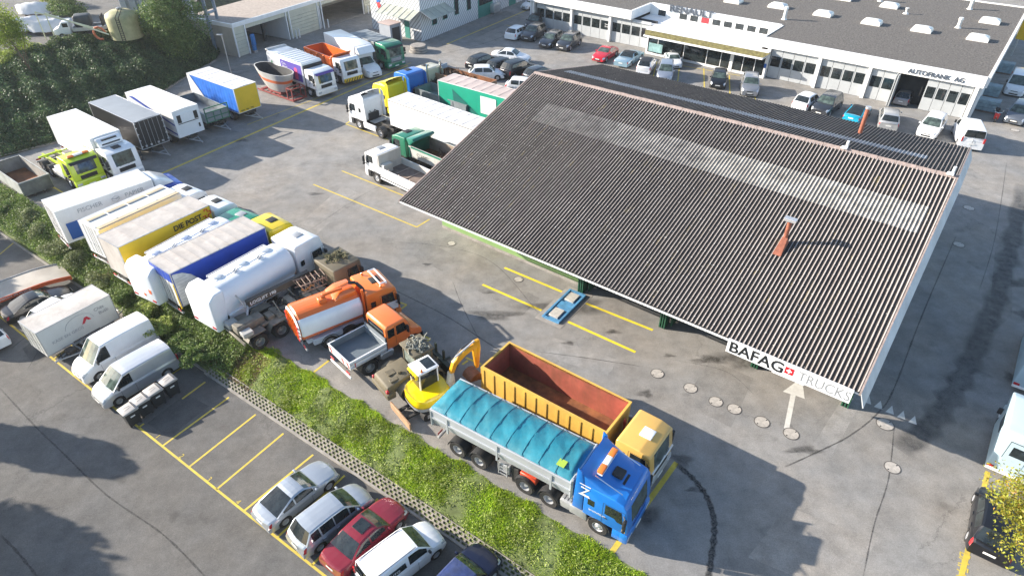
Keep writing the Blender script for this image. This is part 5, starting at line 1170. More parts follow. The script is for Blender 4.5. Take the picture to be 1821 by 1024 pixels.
b = MB(); b.prism([(h-2.3, 2.6), (h-2.2, 2.6), (h-1.7, 3.0), (h-1.75, 3.08), (h-2.3, 2.78)], -1.15, 1.15, .02); part('headboard', b, mOrg, t, False)
b = MB(); b.box(h-.18, h+.02, -1.2, 1.2, .45, .8, .02); pb = part('striped_beam', b, mYelC, t, False)
b = MB()
for k in range(7): y = -1.1+k*.34; b.add([(h+.03, y, .47), (h+.03, y+.13, .47), (h+.03, y+.30, .78), (h+.03, y+.17, .78)], [(0, 1, 2, 3)])
part('black_stripe', b, mBlack, pb, False)
t, L = place('box_van', 'white delivery van with a tall box body', 'van', pose((668.5, 133), .5, (591, 59), 3.2), 1.10, 0, UP); h = L/2
nose = thing('x', 'x', 'x'); bpy.data.objects.remove(nose)
build_car(t, 'bigvan', WHITE, L=L, win=[(.22, .34)], rear_glass=False, rim='steel')
for o in [c for c in t.children if c.name.startswith(('rear_window', 'taillight'))]: bpy.data.objects.remove(o)
b = MB(); b.box(-h-.02, h-2.3, -1.12, 1.12, .95, 3.15, .03, 2); part('box_body', b, mWallW, t); b = MB(); b.prism([(h-2.3, 2.38), (h-2.3, 3.12), (h-1.9, 3.05), (h-1.35, 2.45)], -1.02, 1.02, .06, 2); part('air_deflector', b, mWhiteP, t)
GRN = (.01, .17, .085)
t, L = place('curtain_lorry', 'green cabbed lorry with a grey covered body and barred grille', 'lorry', pose((706.6, 118), .5, (636, 58), 3.1), 1.10, 0, UP); h = L/2
cab(t, h-.06, 2.95, GRN, cl=2.1, style='mid', hatch=False, grille=mSteel, visor=mBlack, bumper=paint(GRN)); chassis(t, -h, h-2.1, [-h+2.4], sideguard=True)
box_body(t, -h, h-2.35, 1.1, 2.95, M('grey_canvas', (.24, .24, .23), .7, 0, .2, 1, .02), mGreyP, frame=mSteel, roof_ribs=5)
b = MB()
for k in range(6): b.box(h-.05, h+.03, -.85, .85, .95+k*.12, 1.0+k*.12)
part('grille_bar', b, mChrome, t, False)
# lime lorry and skip
LIME = (.50, .66, .02)
t, L = place('recovery_lorry', 'lime green lorry with amber lamps on its cab roof and empty lifting frame', 'lorry', posed((157, 306), 1.6, -37, 8.2, 'f'), 1.03, 0, UP); h = L/2
cab(t, h-.06, 2.85, LIME, cl=1.95, style='mid', hatch=False, visor=mBlack); chassis(t, -h, h-2.0, [-h+1.5, -h+2.85], z=1.05)
lightbar(t, h-.75, 2.86, 1.7); 
b = MB()
for s in (-.55, .55): b.box(-h+.4, h-2.2, s-.07, s+.07, 1.1, 1.32)
b.box(h-2.9, h-2.7, -.5, .5, 1.1, 2.2); b.box(-h+1.2, -h+1.35, -1.2, 1.2, 1.33, 1.45); b.box(h-3.2, h-3.05, -1.2, 1.2, 1.33, 1.45); part('lifting_frame', b, paint(LIME), t, False)
b = MB(); b.box(h-3.6, h-2.15, -1.22, -.62, .65, 1.55, .05, 2); part('tool_locker', b, mWhiteP, t)
t, L = place('skip_container', 'open grey skip container with a rusty floor and dark end flap', 'skip', posed((58.5, 316), 1.6, -37.5, 6.0, 'f'), 1.0, 0); h = L/2
open_box(t, -h, h, .25, 1.5, M('skip_grey', (.36, .38, .37), .6, 0, .2, 1, 0, 0, .4), M('skip_inner', (.28, .27, .25), .7, 0, .3, 1, 0, 0, .5), W=2.4, ribs=0, floor=mRustF)
b = MB(); b.box(h+.03, h+.1, -1.15, 1.15, .3, 1.45, .01); part('end_flap', b, M('flap_grey', (.12, .125, .12), .7, 0, .4, 1.5), t, False)
b = MB(); b.box(-h, h, -.5, -.35, 0, .25); b.box(-h, h, .35, .5, 0, .25); part('skid', b, mChas, t, False)

# ---- row backed against the verge, left to right
def nrow(name, label, rear, front, z, cabl=2.1, sc=1.0, cat='lorry', wtop=3.7):
    L, c, a = pose(front, z, rear, z); hd = Vector((math.cos(a), math.sin(a))); Lt = L+cabl
    return place(name, label, cat, (Lt, c+hd*cabl/2, a), sc, 0, NR)
t, L = nrow('paper_lorry', 'white curtain-sided lorry lettered FISCHER PAPIER with a blue bonnet cab', (84, 367), (259, 309.5), 3.7, 2.3, 1.02); h = L/2; xf = h-2.35
box_body(t, -h, xf, 1.05, 3.65, mTarpW, mTarpW, W=2.6, frame=mWhiteP, wrinkle=.02, doors=True)
chassis(t, -h, xf, [-h+1.9], sideguard=True)
cab(t, h-.06, 2.75, (.015, .08, .42), cl=2.0, style='mid', hatch=False, roofcol=None, lowcol=(.015, .08, .42))
b = MB(); b.prism([(h-2.2, 2.74), (h-2.2, 3.45), (h-1.7, 3.35), (h-.75, 2.78)], -1.1, 1.1, .08, 2); part('air_deflector', b, mWhiteP, t)
mLG = M('lettering_grey', (.30, .32, .34), .6)
yy = -1.318
text('FISCHER', (-h+1.35, yy, 3.0), (1, 0, 0), (0, 0, 1), .46, mLG, t, sx=1.0, ext=.004).scale = (1, 1, 1)
text('PAPIER', (-h+4.65, yy, 3.0), (1, 0, 0), (0, 0, 1), .46, mLG, t, sx=1.0, ext=.004)
b = MB(); cx, cz = -h+4.0, 3.12
for pts in ([(cx-.26, cz+.10), (cx, cz+.22), (cx+.26, cz+.10), (cx, cz-.02), (cx-.26, cz+.10)], [(cx-.26, cz-.08), (cx, cz-.22), (cx+.26, cz-.08), (cx+.0, cz+.05)], [(cx-.26, cz+.1), (cx-.26, cz-.08)], [(cx+.26, cz+.1), (cx+.26, cz-.08)]):
    b.tube([(x, yy, z) for x, z in pts], .014, 4)
part('emblem', b, mLG, t, False)
sidepatch(t, -h+.35, -h+2.1, 1.25, 2.55, -1, 2.6, M('blue_print', (.0, .07, .30), .5), 'blue_square', None, .04)
text('fischerpapier.ch', (-h+.5, yy-.01, 1.35), (1, 0, 0), (0, 0, 1), .14, mWhiteP, t, ext=.003)
t, L = nrow('ladder_roof_lorry', 'white lorry with tan and white panelled roof between the paper and yellow lorries', (155, 400), (303, 334), 3.6, 2.2); h = L/2; xf = h-2.25
box_body(t, -h, xf, 1.05, 3.55, mWallW, M('roof_grey_white', (.55, .58, .60), .5, 0, .08, .7), W=2.55, frame=mWhiteP)
b = MB(); b.box(-h+.3, xf-.2, .45, .75, 3.575, 3.60); b.box(-h+.1, xf-.05, -1.2, -.85, 3.57, 3.60); part('tan_roof_strip', b, M('tan_strip', (.50, .42, .28), .7, 0, .15, 1), t, False)
b = MB(); b.box(-h+.3, xf-.2, .28, .40, 3.58, 3.61); part('dark_roof_strip', b, mGreyP, t, False)
b = MB()
for k in range(5): x = lerp(-h+.1, xf-.15, k/4); b.box(x-.03, x+.03, -.84, .78, 3.60, 3.64)
part('roof_bar', b, mWhiteP, t, False)
chassis(t, -h, xf, [-h+1.9], sideguard=True); cab(t, h-.06, 3.0, WHITE, cl=2.0, style='mid', hatch=True, deflector=False)
t, L = nrow('yellow_sided_lorry', 'lorry with grey roof cover and yellow sides lettered DIE POST', (189, 428.5), (354, 354), 3.8, 2.3); h = L/2; xf = h-2.35
box_body(t, -h, xf, 1.1, 3.75, mYelC, mTarpG, W=2.6, frame=mSteel, rear=mTarpG, wrinkle=.015, roof_ribs=6, doors=False)
text('DIE POST', (xf-3.05, -1.325, 3.02), (1, 0, 0), (0, 0, 1), .56, mInk, t, sx=.95, ext=.005, bold=.012)
b = MB(); cx, cz = xf-.42, 3.22; o_ = .3
pp = [(cx-.34, cz-.1), (cx-.12, cz-.1), (cx-.12, cz-.34), (cx+.1, cz-.34), (cx+.1, cz-.1), (cx+.34, cz-.1), (cx+.34, cz+.12), (cx+.1, cz+.12), (cx+.1, cz+.34), (cx-.12, cz+.34), (cx-.12, cz+.22)]
b.tube([(x, -1.325, z) for x, z in pp], .035, 4); part('cross_emblem', b, M('emblem_red', (.65, .06, .02), .5), t, False)
chassis(t, -h, xf, [-h+1.9], bumperbar=True); cab(t, h-.06, 3.1, WHITE, cl=2.1, style='mid', hatch=True)
def tanker(name, label, rear, front, z, colc, Hc, cabl=2.3, st='mid', wmat=None):
    t, L = nrow(name, label, rear, front, z, cabl); h = L/2; xf = h-cabl-.02
    mt = wmat or M('tank_white', (.74, .77, .80), .55, 0, .03, .8, 0, .05, .08, (.5, .48, .44), 6)
    tank_body(t, -h+.55, xf, 2.25, mt, W=2.5, h=1.15)
    b = MB(); b.prism([(-h, .75), (-h+.02, 3.05), (-h+.4, 3.40), (-h+1.1, 3.42), (-h+1.0, 1.9), (-h+.75, .75)], -1.25, 1.25, .10, 3); part('rear_cabinet', b, mt, t)
    b = MB(); b.box(-h+1.0, xf-.3, -1.28, -.9, 1.45, 1.55, .02); b.box(-h+1.0, xf-.3, .9, 1.28, 1.45, 1.55, .02); b.box(-h+1.0, xf-.5, -1.22, -1.18, .95, 1.45); part('side_rail', b, mt, t)
    for s in (-1, 1):
        b = MB(); b.box(-h-.02, -h+.03, *sorted((s*.75, s*1.12)), .95, 1.1, .01); part('taillight', b, mRed, t, False)
    chassis(t, -h+.3, xf, [-h+2.5, -h+3.85], bumperbar=False); cab(t, h-.06, Hc, colc, cl=cabl-.15, style=st, hatch='grey')
    return t, h
t, h = tanker('milk_tanker', 'white tank lorry with a green cab squeezed between yellow and blue sided lorries', (238, 478), (403, 388), 3.3, (.01, .22, .12), 3.05)
b = MB(); b.box(-h-.015, -h+.005, -.95, -.7, 1.6, 1.9); b.box(-h-.015, -h+.005, -.2, .0, 1.2, 1.4); part('hazard_plate', b, M('hazard_orange', (.7, .15, .04), .5), t, False)
t, L = nrow('blue_curtain_lorry', 'lorry with deep blue curtain sides, ribbed roof and yellow cab', (280.5, 473), (452, 392), 3.8, 2.4); h = L/2; xf = h-2.45
box_body(t, -h, xf, 1.1, 3.75, mBluC, mTarpG, W=2.6, frame=mSteel, rear=M('dirty_white_door', (.60, .59, .55), .6, 0, .1, 1, 0, 0, .4), wrinkle=.01, roof_ribs=10)
pg = M('pale_print', (.50, .50, .49), .55, 0, .2, 2); pts = [(-h+.1, 1.2), (-h+1.9, 1.2)]+[(-h+.1+1.8*math.cos(a_), 1.2+2.4*math.sin(a_)) for a_ in (.3, .6, .9, 1.2, 1.5)]+[(-h+.1, 3.6)]
sp = sidepatch(t, 0, 0, 0, 0, -1, 2.6, pg, 'pale_graphic', pts, .035)
b = MB()
for k in range(9): b.box(-h+.2, -h+1.6-.1*k+.05*(k % 3), -1.331, -1.326, 1.4+k*.22, 1.43+k*.22)
part('fine_print', b, mLG, sp, False)
b = MB(); b.box(-h-.02, -h+.0, -1.25, 1.25, 3.0, 3.68); part('blue_rear_flap', b, mBluC, t, False)
b = MB(); b.box(-h-.03, -h+.03, -1.3, -1.22, 1.0, 2.9); b.box(-h-.03, -h+.03, 1.22, 1.3, 1.0, 2.9); part('yellow_post', b, mYelC, t, False)
chassis(t, -h, xf, [-h+1.9], bumperbar=True); cab(t, h-.06, 3.25, (.70, .52, .0), cl=2.2, style='mid', hatch=True)
t, h = tanker('white_tanker', 'long white tank lorry with white cab, nearest of the tank lorries to the forecourt', (346, 520), (500, 434), 3.4, WHITE, 3.45, 2.6, 'mid')
# ---- military recovery truck with a lattice crane
t, L = place('military_crane_truck', 'khaki military crane truck lettered LOGLIFT 190 with netting on its cab', 'crane truck', pose((632, 486), .9, (416, 598), .95), 1.0, 0); h = L/2
mMilG = M('grey_khaki_steel', (.20, .185, .15), .6, .1, .25, 2, 0, 0, .5, (.07, .06, .05), 8)
chassis(t, -h+.2, h-2.4, [-h+1.0, -h+2.5, h-1.2], z=1.15, kind='duald', guards=False, tank=False, bumperbar=False, r=.56)
for s in (-1, 1):
    for xx in (-h+1.0, -h+2.5):
        b = MB(); y0, y1 = sorted((s*.62, s*1.25)); b.box(xx-.5, xx+.5, y0, y1, 1.22, 1.28); b.add([(xx-.5, y0, 1.28), (xx-.5, y1, 1.28), (xx-.78, y1, .9), (xx-.78, y0, .9)], [(0, 1, 2, 3)]); b.add([(xx+.5, y0, 1.28), (xx+.5, y1, 1.28), (xx+.72, y1, .9), (xx+.72, y0, .9)], [(0, 1, 2, 3)]); part('mudguard', b, mMilG, t, False)
b = MB(); b.box(-h, -h+.12, -1.25, 1.25, .85, 1.05, .02); b.box(-h+.1, -h+1.9, -.55, .15, 1.2, 1.75, .06, 2); b.box(-h+.15, -h+1.3, -.45, .05, 1.76, 1.80); part('deck_box', b, mMilG, t)
b = MB(); b.box(-h+.05, -h+.7, .45, 1.15, 1.1, 1.45, .03); b.box(-h+.15, -h+.8, -1.2, -.65, 1.3, 1.6, .03); part('locker', b, M('locker_grey', (.36, .36, .34), .6, 0, .15, 2), t)
b = MB()
for k in range(9):
    x = lerp(-h+1.9, h-2.9, k/8); b.box(x-.35, x+.1, random.uniform(-1, -.4), random.uniform(-.1, .4), 1.15, random.uniform(1.3, 1.75), .03)
    b.tube([(x, random.uniform(-1, 1), 1.2), (x+random.uniform(-.6, .6), random.uniform(-1, 1), random.uniform(1.3, 2.0))], .05, 6)
part('winch_gear', b, mMilG, t, False)
for k in range(9):
    b = MB(); x = random.uniform(-h+2.2, h-3.0); y = random.uniform(-.9, .6); b.tube([(x, y, 1.5), (x+random.uniform(.3, .8), y+random.uniform(-.4, .4), 1.75), (x+random.uniform(.6, 1.2), y+random.uniform(-.4, .4), 1.45)], .03, 6); part('hose', b, mBlack, t, False)
b = MB(); b.tube([(h-4.2+.1*i, -.2+.12*math.sin(i*1.3), 1.8+.1*math.cos(i*1.7)) for i in range(9)], .06, 6); part('orange_hose', b, M('hose_orange', (.6, .22, .02), .6), t)
bm_ = MB(); bm_.box(-h+1.6, h-3.0, .62, .95, 1.9, 2.35, .03); boom = part('crane_boom', bm_, M('boom_brown', (.075, .062, .05), .55, 0, .2, 2, 0, 0, .3), t, False)
text('LOGLIFT 190', (-h+1.75, .615, 2.02), (1, 0, 0), (0, 0, 1), .32, mWhiteP, boom, sx=1.0, ext=.004, bold=.006)
b = MB()
for s in (-1, 1):
    b.tube([(h-4.4, s*.45-.1, 2.45), (h-2.6, s*.35-.2, 2.2)], .04, 5); b.tube([(h-4.4, s*.45-.1, 1.9), (h-2.6, s*.35-.2, 1.7)], .04, 5)
    for k in range(6): x = lerp(h-4.4, h-2.8, k/5); b.tube([(x, s*.45-.1, 2.42), (x+.28, s*.42-.12, 1.85), (x+.32, s*.4-.12, 2.38)], .025, 5)
for k in range(6): x = lerp(h-4.4, h-2.6, k/5); b.tube([(x, -.55, 2.42), (x+.2, .35, 2.40)], .03, 5)
part('lattice_jib', b, M('lattice_rust', (.24, .17, .13), .7, 0, .3, 3), t, False)
b = MB(); b.tube([(-h+1.5, .7, 1.9), (-h+1.2, 1.05, 2.9)], .05, 6); b.tube([(-h+1.3, .4, 1.6), (-h+1.8, .9, 2.2)], .07, 6); part('hydraulic_ram', b, mSteel, t)
cab(t, h-.1, 2.75, mKhaki, cl=2.2, style='low', W=2.35, hatch=False, slope=0, bumper=mKhaki, grille=mKhaki, glass=mGlass)
# netting heap on the cab
def scrap_net(parent, cx, cy, z, rx, ry, n, mat, name='camouflage_net', r=.03):
    b = MB()
    for k in range(n):
        a_ = random.uniform(0, 2*PI); q = random.uniform(.0, 1)**.5; p = Vector((cx+rx*q*math.cos(a_), cy+ry*q*math.sin(a_), z+random.uniform(0, .22)*(1.2-q)))
        pts = [p]
        for j in range(3): p = p+Vector((random.uniform(-.22, .22), random.uniform(-.22, .22), random.uniform(-.08, .09))); p.z = max(z, p.z); pts.append(p)
        b.tube(pts, r*random.uniform(.6, 1.4), 5)
    part(name, b, mat, parent)
scrap_net(t, h-1.2, .1, 2.76, .6, .75, 60, M('net_olive', (.12, .11, .05), .8, 0, .5, 6))
# ---- orange road tanker
t, L = place('orange_tank_truck', 'orange and white tank truck with roof boom and orange cab', 'tank truck', pose((699, 534), .8, (527, 592), 1.2), 1.0, 0); h = L/2
xr, xf = -h, h-2.5; b = MB(); n_ = 40; rows = []; mWO = paint(WHITE, 'w2')
def tsec(x, k):
    out = []
    for i in range(n_):
        a_ = 2*PI*i/n_; out.append((x, 1.22*k*math.copysign(abs(math.cos(a_))**.8, math.cos(a_)), 2.0+1.05*k*math.copysign(abs(math.sin(a_))**.85, math.sin(a_))))
    return out
xs_ = [(xr, .80), (xr+.05, .93), (xr+.15, 1)]+[(lerp(xr+.15, xf-.1, k/6), 1) for k in range(1, 7)]+[(xf, .9)]
rows = [tsec(x, k) for x, k in xs_]
for i in range(len(rows)-1):
    for j in range(n_):
        a_ = (2*PI*(j+.5)/n_) % (2*PI); white = (PI*1.10 > a_ > PI*.74) or (a_ < PI*.26 or a_ > 2*PI*.95); white = white and 1 <= i
        b.mat(mWO if white else mOrg); b.quad(rows[i][j], rows[i][(j+1) % n_], rows[i+1][(j+1) % n_], rows[i+1][j])
b.mat(mOrg); b.ngon(rows[-1]); b.ngon(rows[0]); part('tank', b, mOrg, t, ang=50)
b = MB(); ring_ = [tsec(xr-.02, .95), tsec(xr-.10, .80)]; b.mat(mWO); b.grid(ring_, closed=True); part('rear_flange', b, mWO, t, ang=60)
b = MB(); b.mat(mOrg); b.ngon([(x-.005, y, z) for x, y, z in tsec(xr-.10, .80)]); part('rear_lid', b, mOrg, t)
b = MB()
for y in (-.7, -.35, .0, .35, .7): b.cyl((xr-.13, y, 1.3), (xr-.13, y, 2.6), .03, n=6)
part('rear_bar', b, mOrg, t)
for s in (-1, 1):
    b = MB(); 
    for k in range(4): b.box(xr-.14, xr-.11, *sorted((s*.85, s*1.05)), 1.3+k*.3, 1.45+k*.3)
    part('hazard_board', b, M('hazard_red', (.6, .04, .03), .5), t, False)
b = MB(); b.prism([(xr+2.4, 3.0), (xr+3.0, 3.25), (xf-.1, 3.25), (xf+.0, 2.7), (xr+2.4, 2.7)], -.75, .75, .08, 2); part('top_housing', b, mOrg, t)
b = MB(); b.box(xr+1.6, xr+2.1, -.55, -.05, 3.0, 3.3, .04); b.tube([(xr+1.8, -.3, 3.35), (xf-.2, -.1, 3.5)], .09, 8); b.box(xr+1.9, xr+3.2, -.36, -.2, 3.32, 3.5, .02); part('suction_boom', b, mOrg, t)
b = MB(); b.tube([(xf-.3, -.1, 3.5), (xf+.1, -.3, 3.45), (xf+.35, -.6, 3.1), (xf+.4, -.9, 2.4), (xf+.35, -1.0, 1.4)], .11, 10); part('suction_hose', b, mBlack, t)
b = MB(); b.box(xr+.3, xf, -1.0, 1.0, .85, 1.15, .03); b.box(xr+.6, xr+2.5, -1.2, -.9, .7, 1.15, .05); part('side_locker', b, M('locker_light', (.40, .45, .52), .5), t)
chassis(t, xr+.1, xf, [xr+1.6, xr+2.95], bumperbar=True); 
cab(t, h-.06, 2.95, ORG2, cl=2.15, style='mid', hatch=True, visor=None, mirrors=True)
for s in (-1, 1): sidepatch(t, h-1.3, h-.2, 1.15, 1.75, s, 2.45, mWhiteP, 'white_door_panel', None, .022)
b = MB(); b.tube([(h-.65, -.85, 3.0), (h-.65, -.85, 3.12), (h-.65, .85, 3.12), (h-.65, .85, 3.0)], .05, 8); b.tube([(h-1.05, -.85, 3.0), (h-1.05, -.85, 3.12), (h-1.05, .85, 3.12), (h-1.05, .85, 3.0)], .05, 8); b.tube([(h-1.05, -.85, 3.12), (h-.65, -.85, 3.12)], .05, 8); b.tube([(h-1.05, .85, 3.12), (h-.65, .85, 3.12)], .05, 8); part('roof_bar', b, mWhiteP, t)
beacon(t, h-1.5, .9, 2.95); beacon(t, h-1.1, -.98, 2.92)
b = MB(); b.cyl((h-2.35, -1.0, 1.0), (h-2.35, -1.0, 3.3), .08, n=10); part('exhaust', b, mOrg, t)
# ---- orange utility truck with grey bed
t, L = place('utility_truck', 'orange bonneted utility truck with an empty grey drop-side bed', 'truck', pose((736, 579), .8, (603, 634), 1.5), 1.0, 0); h = L/2
xb = h-2.75
open_box(t, -h, xb, 1.2, 1.75, mWhiteP, mGreyP, W=2.3, t=.05, rim=.05, floor=M('bed_grey', (.14, .17, .19), .45, .1, .1, .8))
b = MB(); b.box(-h-.01, xb, -1.19, -1.16, 1.28, 1.34); b.box(-h-.01, xb, -1.19, -1.16, 1.55, 1.6); part('dropside_rail', b, mAlu, t, False)
b = MB(); b.box(xb-.03, xb+.03, -1.1, 1.1, 1.75, 2.05); part('headboard', b, mGreyP, t, False)
b = MB()
for y0 in (-1.1, -.55, .75): b.add([(-h-.032, y0, 1.3), (-h-.032, y0+.12, 1.3), (-h-.032, y0+.3, 1.65), (-h-.032, y0+.18, 1.65)], [(0, 1, 2, 3)])
b.box(-h+.3, -h+.34, -1.22, -1.19, 1.3, 1.6); part('red_stripe', b, M('hazard_red', (.6, .04, .03), .5), t, False)
mOrP = paint((.80, .19, .04), 'u'); prof = [(xb+.12, 1.0), (xb+.12, 2.55), (xb+.25, 2.72), (xb+1.45, 2.72), (xb+1.62, 2.6), (xb+1.95, 1.72), (h-.25, 1.50), (h-.1, 1.35), (h-.1, 1.0)]
b = MB(); b.prism(prof, -1.02, 1.02, .07, 3); part('cab_body', b, mOrP, t, ang=30)
b = MB(); rows = [[(xb+1.645+.02, y*.88, 2.55) for y in (-1, 0, 1)], [(xb+1.95+.02, y*.92, 1.76) for y in (-1, 0, 1)]]; b.grid(rows); b.grid([[(x-.04, y, z) for x, y, z in r] for r in rows]); part('windshield', b, mGlassC, t)
for s in (-1, 1):
    b = MB(); b.prism([(xb+.85, 1.82), (xb+.85, 2.48), (xb+1.42, 2.48), (xb+1.68, 1.82)], *sorted((s*1.0, s*1.028)), 0); part('side_window', b, mGlass, t, False)
    b = MB(); b.prism([(xb+.25, 1.85), (xb+.25, 2.45), (xb+.72, 2.45), (xb+.72, 1.85)], *sorted((s*1.0, s*1.028)), 0); part('side_window', b, mGlass, t, False)
    b = MB(); b.box(xb+.77, xb+.785, *sorted((s*1.0, s*1.026)), 1.1, 2.55); b.box(xb+1.8, xb+1.815, *sorted((s*1.0, s*1.026)), 1.1, 1.72); part('door_gap', b, mBlack, t, False)
    b = MB(); b.box(xb+1.5, xb+1.62, *sorted((s*1.08, s*1.28)), 1.75, 2.25, .03, 2); b.tube([(xb+1.6, s*1.0, 2.2), (xb+1.56, s*1.15, 2.15)], .02, 5); part('wing_mirror', b, mBlack, t)
    b = MB(); b.box(h-.14, h-.06, *sorted((s*.55, s*.85)), 1.02, 1.2, .02, 2); part('headlight', b, mLens, t)
    mg = MB(); rows = []
    for k in range(9):
        a_ = PI*(k/8); rows.append([(h-.85+.66*math.cos(a_), s*.72, .6+.62*math.sin(a_)), (h-.85+.66*math.cos(a_), s*1.12, .6+.62*math.sin(a_)), (h-.85+.60*math.cos(a_), s*1.12, .6+.57*math.sin(a_)), (h-.85+.60*math.cos(a_), s*.72, .6+.57*math.sin(a_))])
    mg.grid(rows, closed=True); part('mudguard', mg, mBlack, t)
    wheel(t, h-.85, s*.92, .56, .34, 'truckd', s)
b = MB(); b.box(xb+.1, xb+.16, -.8, .8, 1.95, 2.45); part('rear_window', b, mGlass, t, False)
b = MB(); b.box(h-.14, h+.0, -1.0, 1.0, .6, .98, .04, 2); part('bumper', b, mBlack, t)
b = MB(); b.box(h-.12, h-.07, -.5, .5, 1.0, 1.35, .01); part('grille', b, mBlack, t)
b = MB(); b.box(-h-.08, -h+.0, -1.1, 1.1, .5, .64, .01); part('underrun_bar', b, mWhiteP, t)
for s in (-1, 1):
    b = MB(); b.box(-h-.07, -h-.02, *sorted((s*.65, s*1.05)), .78, .92, .01); part('taillight', b, mRed, t, False)
chassis(t, -h+.1, h-.4, [-h+1.25], z=1.05, kind='truckd', bumperbar=False, r=.56, W=2.3, tank=False)
b = MB(); b.box(-h+2.1, -h+2.9, -1.15, -.65, .6, 1.1, .1, 3); b.cyl((-h+2.05, -.95, .85), (-h+2.95, -.95, .85), .2, n=12); part('fuel_tank', b, mAlu, t)
b = MB(); b.cyl((xb+.05, -1.02, .9), (xb+.05, -1.02, 2.0), .08, n=10); part('exhaust', b, mBlack, t)
# ---- khaki loader with the fork attachment
t, L = place('wheel_loader', 'khaki wheel loader with netting heaped on its cab roof', 'loader', pose((798, 637), .5, (676, 688), .9), 1.0, 0); h = L/2
b = MB(); b.prism([(-h+.05, .75), (-h, 1.05), (-h+.1, 1.35), (-h+1.9, 1.62), (-h+2.0, .75)], -.78, .78, .10, 2); part('engine_hood', b, mKhaki, t)
b = MB(); b.prism([(-h-.05, .55), (-h-.08, .95), (-h+.5, 1.0), (-h+.5, .55)], -.95, .95, .08, 2); part('counterweight', b, mKhaki, t)
b = MB(); b.cyl((-h+1.15, -.25, 1.50), (-h+1.15, -.25, 1.68), .12, n=12); b.box(-h+.55, -h+1.0, -.1, .3, 1.45, 1.52); b.box(-h+.4, -h+.9, -.62, -.35, 1.42, 1.5, .02); part('hood_fitting', b, mKhaki, t)
for s in (-1, 1):
    b = MB(); b.box(-h-.03, -h+.12, *sorted((s*.70, s*.88)), 1.0, 1.2, .03); part('taillight', b, mRed, t)
    for x_ in (-h+1.3, h-1.7):
        b = MB(); rows = []
        for k in range(7):
            a_ = PI*(.1+.8*k/6); rows.append([(x_+.75*math.cos(a_), s*.75, .6+.75*math.sin(a_)), (x_+.75*math.cos(a_), s*1.22, .6+.72*math.sin(a_)), (x_+.69*math.cos(a_), s*1.22, .6+.66*math.sin(a_)), (x_+.69*math.cos(a_), s*.75, .6+.68*math.sin(a_))])
        b.grid(rows, closed=True); part('mudguard', b, mKhaki, t)
        wheel(t, x_, s*.98, .62, .46, 'mil', s)
cx = -h+2.55; b = MB(); b.box(cx-.6, cx+.6, -.7, .7, .75, 1.5, .05); part('cab_base', b, mKhaki, t)
b = MB()
for x_ in (cx-.58, cx+.5):
    for y in (-.68, .60): b.box(x_, x_+.08, y, y+.08, 1.5, 2.55)
for y in (-.68, .60): b.box(cx-.04, cx+.04, y, y+.08, 1.5, 2.55)
part('cab_pillar', b, mKhaki, t, False)
b = MB(); b.box(cx-.54, cx+.54, -.64, .64, 1.5, 2.52); part('cab_glass', b, M('pale_glass', (.16, .19, .17), .08, 0, .6, 2.5, spec=.8), t, False)
b = MB(); b.box(cx-.72, cx+.68, -.78, .78, 2.55, 2.66, .04, 2); part('cab_roof', b, mKhaki, t)
scrap_net(t, cx, 0, 2.67, .55, .6, 60, M('net_grey', (.24, .24, .20), .8, 0, .4, 6), 'net_bundle')
b = MB(); b.box(cx+.6, h-.6, -.45, .45, .55, .95, .05); b.tube([(cx+.7, -.35, 1.2), (h-.9, -.35, .6)], .09, 8); b.tube([(cx+.7, .35, 1.2), (h-.9, .35, .6)], .09, 8); part('front_frame', b, mKhaki, t)
mDG = M('dark_olive', (.03, .04, .028), .6, 0, .3, 2)
b = MB(); b.box(h-.75, h-.55, -1.1, 1.1, .15, 1.0, .03); b.box(h-.8, h-.5, -1.15, 1.15, .95, 1.08, .02)
for y in (-.5, .35): b.box(h-.55, h+.35, y, y+.14, .08, .14); b.box(h-.62, h-.52, y, y+.14, .1, 1.75)
part('fork_carriage', b, mDG, t, False)
# ---- mini excavator
C_ = at(764, 700, .8); t = thing('mini_excavator', 'yellow mini excavator with white cab roof, boom folded over and rusty bucket', 'excavator', (C_.x, C_.y, 0), math.radians(38))
mYEx = paint((.78, .56, .0), 'ex'); mYBm = paint((.72, .33, .01), 'bm')
for s in (-1, 1):
    b = MB(); pts = []
    for k in range(24):
        a_ = 2*PI*k/24; pts.append((1.0*math.copysign(abs(math.cos(a_))**.35, math.cos(a_))*1.05, .33+.33*math.copysign(abs(math.sin(a_))**.7, math.sin(a_))))
    b.prism(pts, *sorted((s*.62, s*1.02)), 0); part('track', b, mRubber, t)
    b = MB(); b.box(-.8, .8, *sorted((s*.6, s*1.03)), .2, .45); part('track_frame', b, mSteel, t, False)
b = MB(); b.box(-.7, .7, -.6, .6, .3, .6); b.cyl((0, 0, .6), (0, 0, .75), .5, n=20); part('undercarriage', b, mChas, t, False)
b = MB(); b.box(-1.95, -1.85, -1.05, 1.05, .05, .55, .02); part('dozer_blade', b, M('blade_rust', (.36, .22, .13), .7, .1, .25, 2, 0, 0, .4), t)
b = MB(); b.box(-1.85, -.7, -.45, -.3, .25, .38); b.box(-1.85, -.7, .3, .45, .25, .38); b.tube([(-1.5, 0, .6), (-1.0, 0, .3)], .06, 8); part('blade_arm', b, mChas, t, False)
b = MB(); n_ = 24; rows = []
for z, k in ((.72, .95), (.78, 1.0), (1.25, 1.0), (1.42, .96), (1.50, .86)):
    rows.append([(-.12+1.15*k*math.copysign(abs(math.cos(2*PI*i/n_))**(.8 if math.cos(2*PI*i/n_) < 0 else .5), math.cos(2*PI*i/n_)), 1.08*k*math.copysign(abs(math.sin(2*PI*i/n_))**.62, math.sin(2*PI*i/n_)), z-(.12 if k < .9 and math.cos(2*PI*i/n_) < -.6 else 0)) for i in range(n_)])
